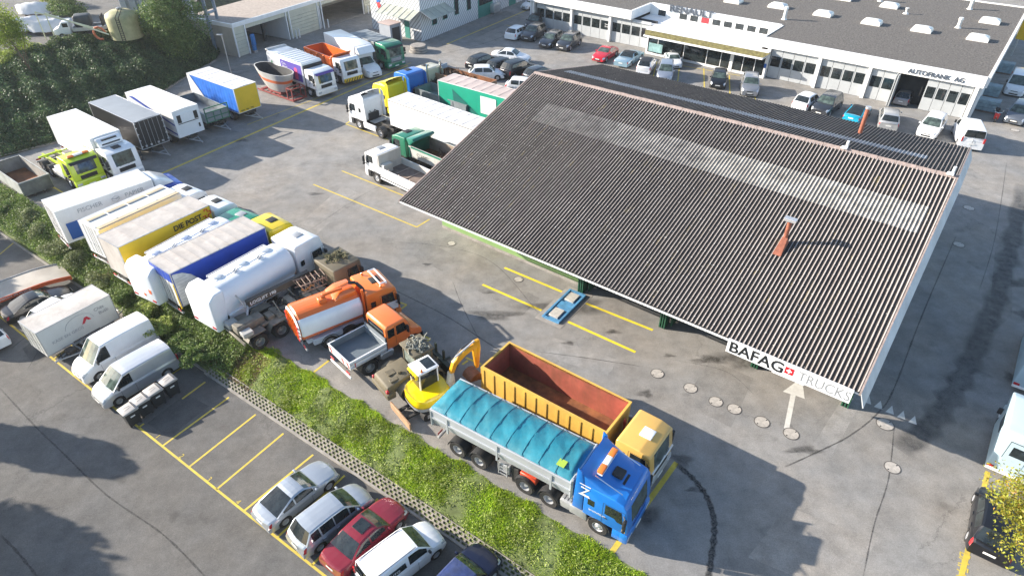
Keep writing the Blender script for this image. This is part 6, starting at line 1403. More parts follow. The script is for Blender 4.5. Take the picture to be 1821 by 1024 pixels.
b.grid(rows, closed=True); b.ngon(rows[-1]); b.ngon(rows[0]); hs = part('house', b, mYEx, t, ang=50)
b = MB(); b.grid([[(x*1.03-.02, y*1.03, z-.02) for x, y, z in rows[0]], [(x*1.03-.02, y*1.03, .98) for x, y, z in rows[1]]], closed=True); part('counterweight_band', b, M('band_grey', (.35, .35, .36), .5), t)
b = MB(); b.box(-.55, .62, -.05, .95, 1.3, 2.55, .10, 2); cb = part('cab_body', b, mGlass, t)
b = MB()
for x_ in (-.56, .56):
    for y in (-.07, .90): b.box(x_, x_+.08, y, y+.08, 1.3, 2.55, .02)
part('cab_pillar', b, mWhiteP, t); b = MB(); b.box(-.62, .70, -.12, 1.02, 2.53, 2.66, .05, 3); rf_ = part('cab_roof', b, mWhiteP, t)
b = MB(); b.box(.0, .58, .05, .85, 2.66, 2.675); part('roof_window', b, mGlass, rf_, False)
b = MB(); b.box(-.75, -.56, .0, .92, 2.2, 2.55, .06, 2); part('rear_hood', b, mYEx, t); b = MB()
for y in (.18, .46, .74): b.lathe([(.11, 0), (.11, .03), (.05, .035)], (-.75, y, 2.38), (-1, 0, 0), 12)
part('work_lamp', b, mBlack, t); beacon(t, -.35, -.0, 2.66)
b = MB(); b.prism([(.75, .9), (1.15, .9), (1.3, 1.3), (1.25, 2.2), (1.0, 2.25), (.85, 1.4)], -.72, -.40, .03); part('boom_foot', b, M('boom_cream', (.5, .47, .40), .5, 0, .2, 3), t)
bx = [(1.12, 2.15), (1.35, 2.75), (2.0, 3.15), (2.75, 3.3)]
b = MB(); prof = [(1.0, 2.1), (1.28, 2.85), (1.95, 3.3), (2.85, 3.5), (2.9, 3.2), (2.1, 2.98), (1.5, 2.6), (1.25, 2.05)]; b.prism(prof, -.68, -.44, .03); part('boom', b, mYBm, t)
b = MB(); b.tube([(1.45, -.56, 3.1), (2.75, -.56, 3.62)], .05, 8); b.tube([(1.0, -.56, 1.4), (1.3, -.56, 2.5)], .05, 8); part('hydraulic_ram', b, mAlu, t)
b = MB(); b.prism([(2.65, 3.6), (3.05, 3.6), (3.1, 3.0), (2.95, 1.6), (2.75, 1.6), (2.6, 3.0)], -.66, -.46, .03); part('dipper_arm', b, mYBm, t)
b = MB(); b.tube([(1.2, -.35, 1.9), (1.35, -.33, 2.7), (2.0, -.4, 3.35), (2.7, -.4, 3.5)], .03, 6); b.tube([(2.9, -.42, 3.4), (3.1, -.42, 2.6), (2.9, -.42, 1.8)], .025, 6); part('hydraulic_hose', b, mBlack, t)
b = MB(); rows = []
for k in range(8):
    a_ = lerp(-.3, PI*.95, k/7); rows.append([(2.55+.45*math.cos(a_), y, 1.05+.45*math.sin(a_)) for y in (-.95, -.15)])
b.grid(rows); b.grid([[(x*.985+.03, y, z*.95+.03) for x, y, z in r] for r in rows]); b.ngon([r[0] for r in rows]); b.ngon([r[1] for r in rows]); part('bucket', b, M('bucket_rust', (.20, .085, .045), .7, .2, .4, 3), t)
# ---- container truck
t, L = place('container_truck', 'yellow cabbed truck with a long open yellow container, rusty red inside', 'truck', pose((1186, 786), 2.9, (881.5, 628), 3.0), 1.0, 0); h = L/2
mYCo = M('container_yellow', (.62, .38, .07), .6, 0, .12, 1.3, 0, .1, .35, (.30, .17, .06), 8); mRIn = M('container_red_inside', (.34, .085, .055), .65, 0, .35, .9, 0, 0, .85, (.15, .065, .03), 8)
xf = h-2.55
open_box(t, -h, xf, 1.12, 2.95, mYCo, mRIn, W=2.5, t=.09, ribs=12, ribd=.05, floor=mRustF, rim=.14, ribw=.085)
b = MB(); b.box(-h-.06, -h-.03, -1.1, 1.1, 1.2, 2.8); b.box(-h-.1, -h-.06, -1.2, -1.05, 1.2, 2.85); b.box(-h-.1, -h-.06, 1.05, 1.2, 1.2, 2.85); part('end_door', b, mYCo, t, False)
chassis(t, -h+.3, xf+.3, [-h+1.3, -h+2.65, xf-.9], z=1.08); YC = (.66, .40, .10)
cab(t, h-.06, 2.85, YC, cl=2.0, style='mid', hatch='white', lowcol=(.55, .36, .12), bumper=mSteel)
b = MB(); b.box(h-.09, h-.0, -1.18, 1.18, 1.5, 1.62, .02); part('front_strip', b, mWhiteP, t)
b = MB(); b.cyl((xf+.25, .8, 1.1), (xf+.25, .8, 2.5), .09, n=10); b.cyl((xf+.3, -.2, 1.0), (xf+.3, -.2, 1.6), .15, n=10); part('air_stack', b, mSteel, t)
b = MB(); b.cyl((xf+.2, .3, 1.1), (xf+.2, .3, 2.7), .05, n=8); b.cyl((xf+.2, .3, 2.3), (xf+.2, .3, 2.55), .09, n=8); part('ram_head', b, M('ram_red', (.4, .05, .03), .5), t)
# ---- blue tipper semi-trailer combination
L, c, a = pose((1135, 930), .5, (793, 695), 2.9)
t = thing('blue_tractor_unit', 'bright blue tractor unit with a high curved fairing and amber-white light bar', 'tractor unit', (c.x, c.y, 0), a); h = L/2
BL = (.01, .17, .56); P_ = paint(BL); x1 = h-.06; d_ = cab(t, x1, 3.05, BL, cl=2.25, style='mid', hatch=True, W=2.5, bumper=paint(BL, 'b2'), grille=paint((.01, .10, .36)))
# curved roof fairing rising to the rear with swept side wings
b = MB(); rows = []
for k in range(9):
    q = k/8; x = lerp(x1-2.55, x1-.42, q); zt = 3.0+.84*(1-q)**1.5 if q > 0 else 3.86; w_ = 1.23-.12*q**3
    rows.append([(x, y*w_, (2.95 if abs(y) == 1 else zt-(.16*abs(y)**6)-(.10 if abs(y) < .7 and q < .3 else 0))) for y in (-1, -.985, -.9, -.6, -.3, 0, .3, .6, .9, .985, 1)])
b.grid(rows); part('roof_fairing', b, P_, t, ang=60)
for s in (-1, 1):
    b = MB(); b.prism([(x1-2.78, 1.15), (x1-2.72, 2.6), (x1-2.66, 3.92), (x1-2.45, 3.78), (x1-2.27, 2.95), (x1-2.27, 1.15)], *sorted((s*1.19, s*1.25)), .02); part('side_wing', b, P_, t)
    b = MB(); b.prism([(x1-2.9, .55), (x1-2.9, 1.1), (x1-2.05, 1.1), (x1-1.95, .55)], *sorted((s*1.0, s*1.25)), .05, 2); part('side_skirt', b, mSteel, t)
    b = MB(); b.tube([(x1-1.95, s*.95, 3.58), (x1-.6, s*.92, 3.2)], .025, 6); part('roof_rail', b, mChrome, t)
lb_ = 0; b = MB(); b.box(x1-1.95, x1-1.70, -.75, .75, 3.48, 3.62); part('light_bar', b, mWhiteP, t)
for s in (-1, 1):
    q = MB(); q.box(x1-1.97, x1-1.68, *sorted((s*.27, s*.78)), 3.60, 3.76, .04, 2); part('beacon', q, mAmber, t)
q = MB(); q.box(x1-1.96, x1-1.69, -.26, .26, 3.61, 3.75, .02, 2); part('light_panel', q, mWhiteP, t)
q = MB(); q.box(x1-1.45, x1-.95, -.28, .25, 3.20, 3.38, .03); part('roof_vent', q, mBlack, t)
text('TRANSPORTE', (x1-.28, -.75, 2.83), (0, 1, 0), (.35, 0, 1), .18, mWhiteP, t, ext=.003)
text('Z', (x1-2.45, -1.262, 2.35), (1, 0, 0), (0, 0, 1), .75, mWhiteP, t, sx=1.0, ext=.004); text('brummli.ch', (x1-1.95, -1.256, 1.5), (1, 0, 0), (0, 0, 1), .19, mWhiteP, t, ext=.004)
b = MB()
for z, e in ((3.0, 0), (2.28, .05)): b.box(x1-2.5, x1-1.95, -1.262, -1.255, z, z+.05)
part('white_stroke', b, mWhiteP, t, False)
b = MB(); b.box(x1-.28, x1-.12, -1.262, -1.252, 1.18, 1.36); part('sticker', b, M('sticker_yellow', (.7, .45, .05), .5), t, False)
chassis(t, x1-6.2, x1-2.2, [x1-4.05, x1-5.4], z=1.0, guards=True, tank=False, bumperbar=False)
b = MB(); b.box(x1-3.45, x1-2.5, -1.2, -.7, .55, 1.05, .05, 2); part('battery_box', b, mSteel, t); b = MB()
for k in range(5): b.box(x1-3.4+k*.18, x1-3.28+k*.18, -1.1, -.62, 1.06, 1.1)
part('catwalk', b, mAlu, t, False)
b = MB(); b.tube([(x1-2.75, -.2+.1*math.cos(k*.6), 1.5+.22*math.sin(k*.6)) for k in range(11)], .03, 6); b.box(x1-2.9, x1-2.5, .3, .9, 1.05, 1.8, .03); part('air_lines', b, mBlack, t)
ts = thing('tipping_semitrailer', 'grey tipping semi-trailer under a turquoise ribbed tarpaulin', 'semi-trailer', (c.x, c.y, 0), a)
xf = h-3.0
b = MB(); sec = [(-.85, 1.3), (-1.12, 1.55), (-1.25, 2.1), (-1.25, 2.62)]; rows = []
mTip = M('tipper_grey', (.46, .49, .52), .45, .3, .08, .7, 0, 0, .25, (.3, .28, .26), 6)
for x, k in ((-h, 1), (xf, 1)): rows.append([(x, y, z) for y, z in sec]+[(x, -y, z) for y, z in sec[::-1]])
b.grid(rows); b.ngon(rows[0]); b.ngon(rows[1]); part('tub', b, mTip, ts, False)
b = MB()
for s in (-1, 1): b.box(-h-.05, xf+.05, *sorted((s*1.22, s*1.31)), 2.58, 2.74, .015); b.box(-h-.05, xf, *sorted((s*1.25, s*1.29)), 2.06, 2.16)
b.box(-h-.06, -h+.02, -1.3, 1.3, 1.5, 2.72, .02); b.box(xf-.02, xf+.06, -1.28, 1.28, 1.6, 2.85, .02)
for k in range(3): b.box(lerp(-h+1.0, xf-1, k/2)-.05, lerp(-h+1.0, xf-1, k/2)+.05, -1.3, -1.24, 1.5, 2.58)
part('side_rail', b, mTip, ts, False)
mTeaT = M('turquoise_tarpaulin', (.02, .20, .27), .38, 0, .22, 1.1, .05, .1, .35, (.13, .27, .26), 8)
b = MB(); rows = []; N_ = 110; hoops = 9
for k in range(N_+1):
    q = k/N_; x = lerp(-h-.04, xf+.05, q); ph = q*hoops; sag = abs(math.sin(PI*ph)); row = []
    end = min(1, q/.06, (1-q)/.03)
    for j in range(17):
        y = -1+j/8; z = 2.74+(.34*(1-abs(y)**2.2))*end**.6*(1-.07*sag*(1-abs(y)**4))+.012*math.sin(j*2.3+k*.7)*(1-abs(y))+.022*math.sin(k*.37+y*5)*(1-abs(y))+.012*math.sin(k*.9+y*11)*sag*(1-abs(y))
        row.append((x, y*1.31, z if abs(y) < .99 else 2.62+.015*math.sin(k*.8)))
    rows.append(row)
b.grid(rows); tp = part('tarpaulin', b, mTeaT, ts, ang=60)
b = MB()
for k in range(1, hoops):
    x = lerp(-h-.04, xf+.05, k/hoops); b.tube([(x, y*1.31, 2.75+.34*(1-abs(y)**2.2)+.0) for y in [-.97+1.94*i/14 for i in range(15)]], .018, 5)
part('tarpaulin_hoop', b, mTeaT, ts)
b = MB(); b.box(xf-.95, xf-.55, -.95, -.55, 3.0, 3.03); part('lime_patch', b, M('lime_patch', (.35, .50, .06), .6), ts, False)
chassis(ts, -h+.2, xf+.3, [-h+1.5, -h+2.85], z=1.2, guards=True, tank=False, bumperbar=True)
b = MB(); b.box(-h+3.9, -h+4.6, -1.05, -.75, .5, 1.1, .02); b.tube([(-h+4.0, -1.1, .35), (-h+4.0, -1.1, 1.3)], .03, 6); b.tube([(-h+4.5, -1.1, .35), (-h+4.5, -1.1, 1.3)], .03, 6)
for z in (.4, .65, .9): b.box(-h+4.0, -h+4.5, -1.12, -1.08, z, z+.04)
part('ladder_bracket', b, mSteel, ts, False)
b = MB(); b.box(-h+5.2, -h+6.1, -1.05, -.6, .75, 1.2, .04); part('red_locker', b, M('locker_red', (.55, .06, .02), .5), ts); b = MB(); b.box(-h+4.7, -h+5.1, -1.0, .9, .1, 1.2, .02); part('landing_leg', b, mChas, ts, False)
b = MB(); b.box(xf+.06, xf+.12, -1.25, -1.18, 1.6, 2.95); b.box(xf+.06, xf+.12, -.85, -.78, 1.6, 2.95)
for k in range(5): b.box(xf+.07, xf+.11, -1.18, -.85, 1.7+k*.27, 1.74+k*.27)
part('front_ladder', b, mAlu, ts, False)
# ---- row beside the hall, facing the upper left
def wheelpose(wf, wr, wb, L, nose=1.42, off=1.1):
    F = at(*wf, .5); R = at(*wr, .5); d = Vector((F.x-R.x, F.y-R.y)).normalized(); a = math.atan2(d.y, d.x); n_ = Vector((-d.y, d.x)); 
    if n_.y < 0: n_ = -n_
    c = Vector((F.x, F.y))+d*nose-d*L/2+n_*off; return L, c, a
P1 = wheelpose((639.3, 220.8), (688.5, 241.3), 3.8, 6.2); DA = P1[2]; dv = Vector((math.cos(DA), math.sin(DA))); dn = Vector((-dv.y, dv.x)); dn = dn if dn.y > 0 else -dn
def tractor(label, c, col, H, defl=None, sc=1.06, hatch=True, style='mid', grp=MR, fair=True):
    t, L = place('tractor_unit', label, 'tractor unit', (6.2, c, DA), sc, 0, grp); h = L/2; x1 = h-.06
    cab(t, x1, H, col, cl=2.25, style=style, hatch=hatch, deflector=defl)
    P_ = paint(col)
    for s in (-1, 1):
        b = MB(); b.prism([(x1-2.75, 1.1), (x1-2.62, (defl or H)-.3), (x1-2.27, (defl or H)-.05), (x1-2.27, 1.1)], *sorted((s*1.17, s*1.22)), .02); part('side_wing', b, P_, t)
        b = MB(); b.box(x1-4.0, x1-2.2, *sorted((s*1.05, s*1.22)), .45, 1.0, .03, 2); part('side_skirt', b, P_, t)
    b = MB(); b.box(x1-2.28, x1-2.25, -1.05, 1.05, 1.3, H-.2, .0); part('cab_back', b, P_, t, False)
    b = MB(); b.box(x1-2.5, x1-2.28, -.6, .6, 1.0, 1.7, .05); b.tube([(x1-2.35, -.4+.2*k, 1.7+.2*math.sin(k*2)) for k in range(5)], .03, 5); part('air_lines', b, mBlack, t)
    chassis(t, -h, x1-2.2, [-h+1.15], z=1.0, tank=False, bumperbar=False); b = MB(); b.box(-h+.5, -h+1.7, -.45, .45, 1.0, 1.12, .03); part('fifth_wheel', b, mChas, t); b = MB(); b.box(x1-3.4, x1-2.6, -.75, .75, 1.0, 1.04); part('catwalk', b, mSteel, t, False)
    return t
tractor('white tractor unit without trailer, its open rear wings facing the hall', P1[1], WHITE, 3.15, 3.75)
def from_back(px, z): p = at(px[0], px[1], z); return Vector((p.x, p.y))-dv*0.75
tractor('yellow tractor unit standing behind the white one', from_back((700, 143), 3.7), (.74, .62, .02), 3.2, 3.7)
tractor('blue tractor unit, its square blue back to the hall', from_back((737, 128), 3.5), (.01, .14, .52), 3.3, None)
tc = tractor('cream tractor unit with chrome stacks beside the blue one', from_back((768, 121.5), 3.1), (.55, .52, .40), 3.0, None)
h = 6.2/1.06/2
for s in (-1, 1):
    b = MB(); b.cyl((h-2.5, s*.95, 1.0), (h-2.5, s*.95, 3.6), .10, n=10); part('exhaust_stack', b, mChrome, tc)
b = MB()
for k in range(6): b.lathe([(.16, 0), (.16, .1), (.1, .14)], (h-2.42, -1.0, 1.2+k*.3), (-1, 0, 0), 10)
part('chrome_lamp', b, mChrome, tc)
Pm = pose((707.6, 170), 3.85, (851, 219.5), 3.85); d_ = Vector((math.cos(Pm[2]), math.sin(Pm[2])))
t, L = place('white_semitrailer', 'long white curtain semi-trailer running under the left edge of the hall roof', 'semi-trailer', (13.2, Pm[1]+d_*(Pm[0]/2-6.6), Pm[2]), 1.04, 0, MR); h = L/2
box_body(t, -h, h, 1.15, 3.7, mWallW, mTarpW, W=2.55, frame=mWhiteP, roof_ribs=12, wrinkle=.01)
b = MB(); b.box(-h, h, -1.30, -1.27, 3.58, 3.62); b.box(-h, h, 1.27, 1.30, 3.58, 3.62); part('curtain_rail', b, mBlack, t, False)
chassis(t, -h, h-.6, [-h+2, -h+3.3, -h+4.6], z=1.15, tank=False)
b = MB(); b.box(h-3.0, h-2.85, -.9, -.75, 0, 1.1); b.box(h-3.0, h-2.85, .75, .9, 0, 1.1); part('landing_leg', b, mSteel, t, False)
Pm = pose((793, 137), 3.85, (906.6, 167.4), 3.85); d_ = Vector((math.cos(Pm[2]), math.sin(Pm[2])))
t, L = place('green_semitrailer', 'semi-trailer with bright green curtain sides and pinkish roof', 'semi-trailer', (13.6, Pm[1]+d_*(Pm[0]/2-6.8), Pm[2]), 1.05, 0, MR); h = L/2
s_g = 1
box_body(t, -h, h, 1.15, 3.7, mGrnC, M('pinkish_tarpaulin', (.50, .42, .39), .65, 0, .1, 1, .02, 0, .4, (.36, .28, .25), 8), W=2.55, frame=mTarpW, roof_ribs=12, wrinkle=.012)
for s in (-1, 1):
    sidepatch(t, 0, 0, 0, 0, s, 2.55, mGrnD, 'dark_triangle', [(h-1.9, 3.2), (h-5.2, 1.3), (h-2.1, 1.3)], .03); sidepatch(t, 0, 0, 0, 0, s, 2.55, mGrnD, 'dark_triangle', [(h-.1, 2.2), (h-1.5, 1.3), (h-.1, 1.3)], .03)
    sidepatch(t, 0, 0, 0, 0, s, 2.55, mWallW, 'white_square', [(h-5.5, 3.3), (h-5.5, 1.6), (h-7.4, 1.6), (h-7.4, 3.3)], .03)
b = MB()
for k in range(14): b.box(h+.0, h+.05, 1.1, 1.25, 1.3+k*.17, 1.36+k*.17)
part('front_clip', b, mBlack, t, False)
chassis(t, -h, h-.6, [-h+2, -h+3.3, -h+4.6], z=1.15, tank=False)
# rubble dumper behind it, low grey trailer beside
Fa = at(808, 122, 2.5); Fb = at(883, 142, 2.5); d_ = (Fa-Fb).normalized(); n_ = Vector((-d_.y, d_.x, 0)); n_ = n_ if n_.y < 0 else -n_; cc = (Fa+Fb)/2+n_*1.3
t, L = place('rubble_trailer', 'rust brown open tipping trailer half full of rubble and brushwood', 'trailer', ((Fa-Fb).length+1.0, Vector((cc.x, cc.y))+Vector((d_.x, d_.y))*.4, math.atan2(d_.y, d_.x)), 1.0, 0, MR); h = L/2
open_box(t, -h, h, 1.1, 2.5, M('brown_steel', (.34, .19, .12), .7, 0, .25, 1, 0, 0, .5, (.18, .1, .06), 8), mRustF, W=2.45, ribs=6)
b = MB()
for k in range(160):
    x = random.uniform(h-3.8, h-.3); y = random.uniform(-1.05, 1.05); z = 1.9+.7*math.exp(-((x-h+1.8)/1.2)**2)*random.random(); p = Vector((x, y, z)); b.tube([p, p+Vector((random.uniform(-.4, .4), random.uniform(-.4, .4), random.uniform(0, .35)))], random.uniform(.015, .06), 4)
b.box(h-4, h-.1, -1.1, 1.1, 1.3, 1.95, .2); part('rubble', b, M('rubble_brown', (.13, .085, .06), .95, 0, .6, 5), t, False)
b = MB(); b.box(h+.05, h+.2, -1.2, 1.2, 1.6, 3.0, .04); part('front_shield', b, M('shield_grey', (.30, .36, .44), .5), t)
chassis(t, -h, h, [-h+1.5, -h+2.8], z=1.08, tank=False)
p = at(757, 160, 1.8); t, L = place('low_side_trailer', 'low grey sided trailer between the white and green semi-trailers', 'trailer', (8.0, Vector((p.x, p.y))-dv*3.2+dn*.3, DA), 1.0, 0, MR); h = L/2
open_box(t, -h, h, 1.1, 2.1, mGreyP, mGreyP, W=2.4, ribs=5, ribd=.05); chassis(t, -h, h, [-h+1.5, -h+2.8], z=1.05, tank=False)
# green tipper and white flatbed in front of the white semi-trailer
Pc = pose((714.5, 228), 2.95, (745, 234.5), 2.95); d_ = dv; F_ = at(713, 229, 2.95); t, L = place('green_tipper', 'dark green tipper truck with front shield over a rusty load body', 'truck', (8.6, Vector((F_.x, F_.y))-dv*4.2, DA), 1.04, 0, MR); h = L/2
cab(t, h-.06, 2.85, (.01, .16, .085), cl=1.95, style='mid', hatch=True); chassis(t, -h, h-2.0, [-h+1.6, -h+2.95])
xf = h-2.45; mGT = M('tub_white', (.55, .54, .50), .55, 0, .1, 1, 0, 0, .4)
open_box(t, -h, xf, 1.25, 2.35, mGT, M('tub_inside', (.30, .24, .18), .75, 0, .3, 1, 0, 0, .6, (.12, .07, .05), 8), W=2.45, floor=mRustF, rim=.12, taper=.1)
b = MB(); b.prism([(xf, 1.25), (xf, 2.45), (xf+.25, 2.95), (xf-.55, 3.05), (xf-.75, 2.9), (xf-.1, 2.3), (xf-.08, 1.25)], -1.25, 1.25, .03); part('front_shield', b, paint((.01, .17, .11)), t)
b = MB(); b.box(-h, xf-.3, -1.27, -1.235, 2.2, 2.36); b.box(-h, xf-.3, 1.235, 1.27, 2.2, 2.36); part('green_rail', b, paint((.01, .17, .11)), t, False)
b = MB()
for k in range(90):
    p = Vector((random.uniform(-h+.8, xf-1.3), random.uniform(-1, .9), 1.4)); b.tube([p, p+Vector((random.uniform(-.7, .7), random.uniform(-.4, .4), random.uniform(.1, .5)))], random.uniform(.015, .05), 4)
part('brushwood', b, M('rubble_brown', (.13, .085, .06), .95, 0, .6, 5), t, False)
for s in (-1, 1):
    n2 = text('C  ANT', ((xf-1.0 if s > 0 else xf-3.0), s*1.262, 1.65), (-s, 0, 0), (0, 0, 1), .42, mInk, t, ext=.003)
F_ = at(671.3, 315.8, .5); d_ = dv; n_ = dn
t, L = place('flatbed_truck', 'white drop-side flatbed truck with empty plank bed beside the roof corner', 'truck', (8.2, Vector((F_.x, F_.y))+dv*1.42-dv*4.1+dn*1.08, DA), 1.03, 0, MR); h = L/2
cab(t, h-.06, 2.75, WHITE, cl=1.85, style='mid', hatch='grey'); chassis(t, -h, h-1.9, [-h+1.6], sideguard=False); xf = h-2.0
mCrW = M('cream_white', (.66, .63, .56), .6, 0, .08, 1, 0, 0, .3)
open_box(t, -h, xf, 1.1, 1.75, mWhiteP, mCrW, W=2.5, floor=mWood, t=.05, rim=.05)
b = MB(); b.box(xf-.05, xf, -1.22, 1.22, 1.75, 2.75); b.box(xf-.55, xf-.07, .15, 1.1, 1.2, 1.95, .02); part('headboard', b, mCrW, t, False)
b = MB()
for k in range(4): x = lerp(-h+.8, xf-1.2, k/3); b.box(x-.04, x+.04, -1.18, 1.18, 1.19, 1.23); b.box(x-.04, x+.04, 1.14, 1.2, 1.2, 1.85)
part('floor_batten', b, M('batten', (.42, .33, .27), .8), t, False)
for s in (-1, 1):
    b = MB(); b.box(-h+.3, xf-.1, *sorted((s*1.2, s*1.24)), .92, 1.02); b.box(-h+.3, xf-.1, *sorted((s*1.2, s*1.24)), .68, .80); part('side_guard', b, mWhiteP, t, False)
# ------------------------------------------------------------------ cars
SIL = metallic((.46, .50, .54)); BLK = M('black_car_paint', (.008, .009, .012), .28, 0, .05, 1.3, 0, .2, .03, (.1, .09, .08)); DRK = metallic((.05, .055, .065)); NAV = metallic((.012, .018, .05)); CW = paint((.76, .78, .80), 'car')
L_ = dict(gz=LOT, far=None, anchor='m', group=LOC)
car('black coupe parked between the flatbed body and the grey cheese trailer', 'coupe', (123, 514), (8, 562), 0, mats=BLK, **L_)
car('silver car mostly hidden behind the grey lettered trailer', 'hatch', (142, 526), (60, 580), 0, mats=CW, L=4.1, **L_)
car('white car at the left edge seen by its tail', 'wagon', (-62, 560), (4, 624), 0, mats=CW, **L_)
car('white van nearest the lettered trailer', 'bigvan', (137, 668), (272, 592), 0, mats=paint(WHITE), name='panel_van', cat='van', gz=LOT, far=None, anchor='m', group='vans beside the waste bins', rear_glass=False, rim='steel')
car('silver-white van beside the four waste bins', 'van', (177, 708), (302, 636), 0, mats=metallic((.58, .60, .62)), name='panel_van', cat='van', gz=LOT, far=None, anchor='m', group='vans beside the waste bins', rear_glass=False, rim='steel')
car('silver fastback coupe, first car in the bottom row', 'coupe', (587, 828), (463, 926), 0, mats=SIL, **L_)
car('silver people carrier with red tail lamps between the fastback and the dark red saloon', 'mpv', (649, 873), (526, 968), 0, mats=SIL, **L_)
r_, i_ = car('dark red saloon with an open sunroof', 'sedan', (706, 896), (590, 1006), 0, mats=paint((.20, .012, .025), rough=.3), **L_)
b = MB(); xm = i_['X'](.52); b.box(xm-.36, xm+.30, -.36, .36, 1.42, 1.475, .01); part('sunroof', b, mGlass, r_)
r_, i_ = car('white delivery car with black side lettering, right of the dark red saloon', 'kangoo', (785, 938), (640, 1050), 0, mats=CW, name='delivery_car', L=4.35, **L_)
x0, x1 = i_['X'](.56), i_['X'](.86)
for s in (-1, 1):
    b = MB(); b.prism([(x0, 1.14), (x0-.05, 1.50), (x1+.2, 1.50), (x1, 1.14)], *sorted((s*.80, s*.862)), 0)
    part('side_window', b, mGlass, r_, False)
text('AUTO', (x1+.25, -.868, 1.24), (1, 0, 0), (0, 0, 1), .24, mWhiteP, r_, ext=.003)
b = MB(); 
for s in (-1, 1): b.box(i_['xrr']+.1, i_['xrf']-.1, s*.66-.012, s*.66+.012, 1.815, 1.835)
part('roof_gutter', b, mBlack, r_, False)
car('dark blue car with dusty roof at the bottom edge', 'suv', (868, 984), (762, 1100), 0, mats=NAV, L=4.5, roofcol=M('dusty_blue_roof', (.03, .05, .15), .5, .2, .4, 3, 0, .3, .4, (.15, .17, .22), 8), **L_)
car('glossy black car under the yellow-leaved tree', 'hatch', (1775, 868), (1757, 996), 0, mats=BLK, gz=0, far=None, anchor='m', sc=1.0)
U = dict(group=UPC)
def uc(label, kind, f, r, col, sc=1.08, **kw):
    K = KINDS[kind]; L = kw.pop('L', K['L']); fz = kw.pop('far', 1.1)
    zf = zr_ = .5
    if f[1] < r[1]: zf = fz; anchor = 'r'
    else: zr_ = fz; anchor = 'f'
    Lc, c, a = pose(f, zf, r, zr_, L*sc, anchor); t = thing(kw.pop('name', 'parked_car'), label, kw.pop('cat', 'car'), (c.x, c.y, 0), a, UPC); t.scale = (sc, sc, sc)
    return t, build_car(t, kind, col if isinstance(col, tuple) else 0, L, low=True, mats=None if isinstance(col, tuple) else col, **kw)
uc('white estate car at the left end of the row by the folding doors', 'wagon', (938, 44), (906, 67), CW)
uc('black off-road car beside the white estate, first dark one', 'suv', (935, 69), (966, 45), DRK)
uc('dark estate in the middle of the three dark cars by the doors', 'wagon', (967, 81), (996, 55), DRK)
uc('grey-fronted car with roof rails, right of the three dark cars by the doors', 'suv', (998, 86), (1027, 61), DRK)
uc('dark pickup tucked behind the building corner pillar', 'suv', (943, 50), (958, 30), BLK)
uc('white saloon standing alone broadside on the forecourt', 'sedan', (942, 106), (886, 92), CW, sc=1.1)
uc('black estate, leftmost of the dark group by the rubble trailer', 'wagon', (876, 96), (836, 120), BLK)
uc('second black estate in the group by the rubble trailer', 'wagon', (905, 105), (870, 127), BLK)
uc('black off-road car with a pale tailgate in the middle of the group', 'suv', (935, 112), (896, 134), BLK)
uc('dark car half hidden behind the hall roof corner', 'hatch', (970, 121), (936, 141), DRK)
uc('white car with dark roof pane close to the hall roof corner', 'hatch', (940, 148), (900, 153), CW)
uc('white car behind the brown trailer wall', 'hatch', (866, 124), (833, 133), CW)
uc('bright red sports saloon facing the yard', 'coupe', (1062, 106), (1092, 80), paint((.50, .012, .025), rough=.25))
uc('pale blue classic car with a black vinyl roof', 'classic', (1132, 88), (1103, 115), metallic((.30, .46, .56)), roofcol=mBlack, L=5.2)
uc('white hatchback with a black roof, right of the classic car', 'hatch', (1157, 101), (1143, 127.5), CW, roofcol=mBlack)
uc('silver people carrier facing the hall roof, yellow lines either side', 'mpv', (1181, 141), (1188, 103), metallic((.34, .38, .45)), far=1.4)
uc('small black car with a number plate on a yellow lined bay', 'hatch', (1276, 153), (1282, 124), BLK, L=3.9, far=1.3)
uc('grey crossover facing out in front of the showroom', 'suv', (1333, 167), (1336, 130), metallic((.30, .31, .33)), L=4.3, far=1.4)
uc('small white hatchback seen from behind near the folding doors', 'hatch', (1450, 165), (1420, 191), CW, L=3.9)
uc('dark crossover next to the small white hatchback', 'suv', (1455, 201), (1489, 166), DRK, far=1.3)
uc('turquoise classic sports car', 'porsche', (1539, 183), (1512, 213), paint((.0, .30, .45), rough=.2), roofcol=mBlack)
uc('silver estate with its rear to the hall', 'wagon', (1585, 190), (1579, 227), metallic((.50, .50, .49)), far=1.3)
uc('white people carrier facing out before the open bay', 'mpv', (1646, 240), (1678, 192), CW, far=1.5)
uc('white high-roofed van seen by its rear doors, at the hall corner', 'van', (1722, 205), (1726, 261), CW, far=1.8, name='panel_van', cat='van', L=4.9)
uc('white van at the right edge by the end wall', 'van', (1802, 166), (1826, 112), CW, far=1.6, name='panel_van', cat='van')
uc('dark grey car at the right edge below the white van', 'mpv', (1802, 216), (1826, 178), metallic((.15, .17, .20)), far=1.3)
uc('white car at the top beside the office block', 'hatch', (931, 13), (958, 1), CW)
b_in = uc('silver car inside the open workshop bay', 'hatch', (1612, 168), (1601, 182), metallic((.3, .3, .32)), far=.5, sc=.95)
b_in = uc('white sports car nose beside the showroom, half hidden', 'coupe', (1203, 117), (1196, 96), CW, sc=.95)
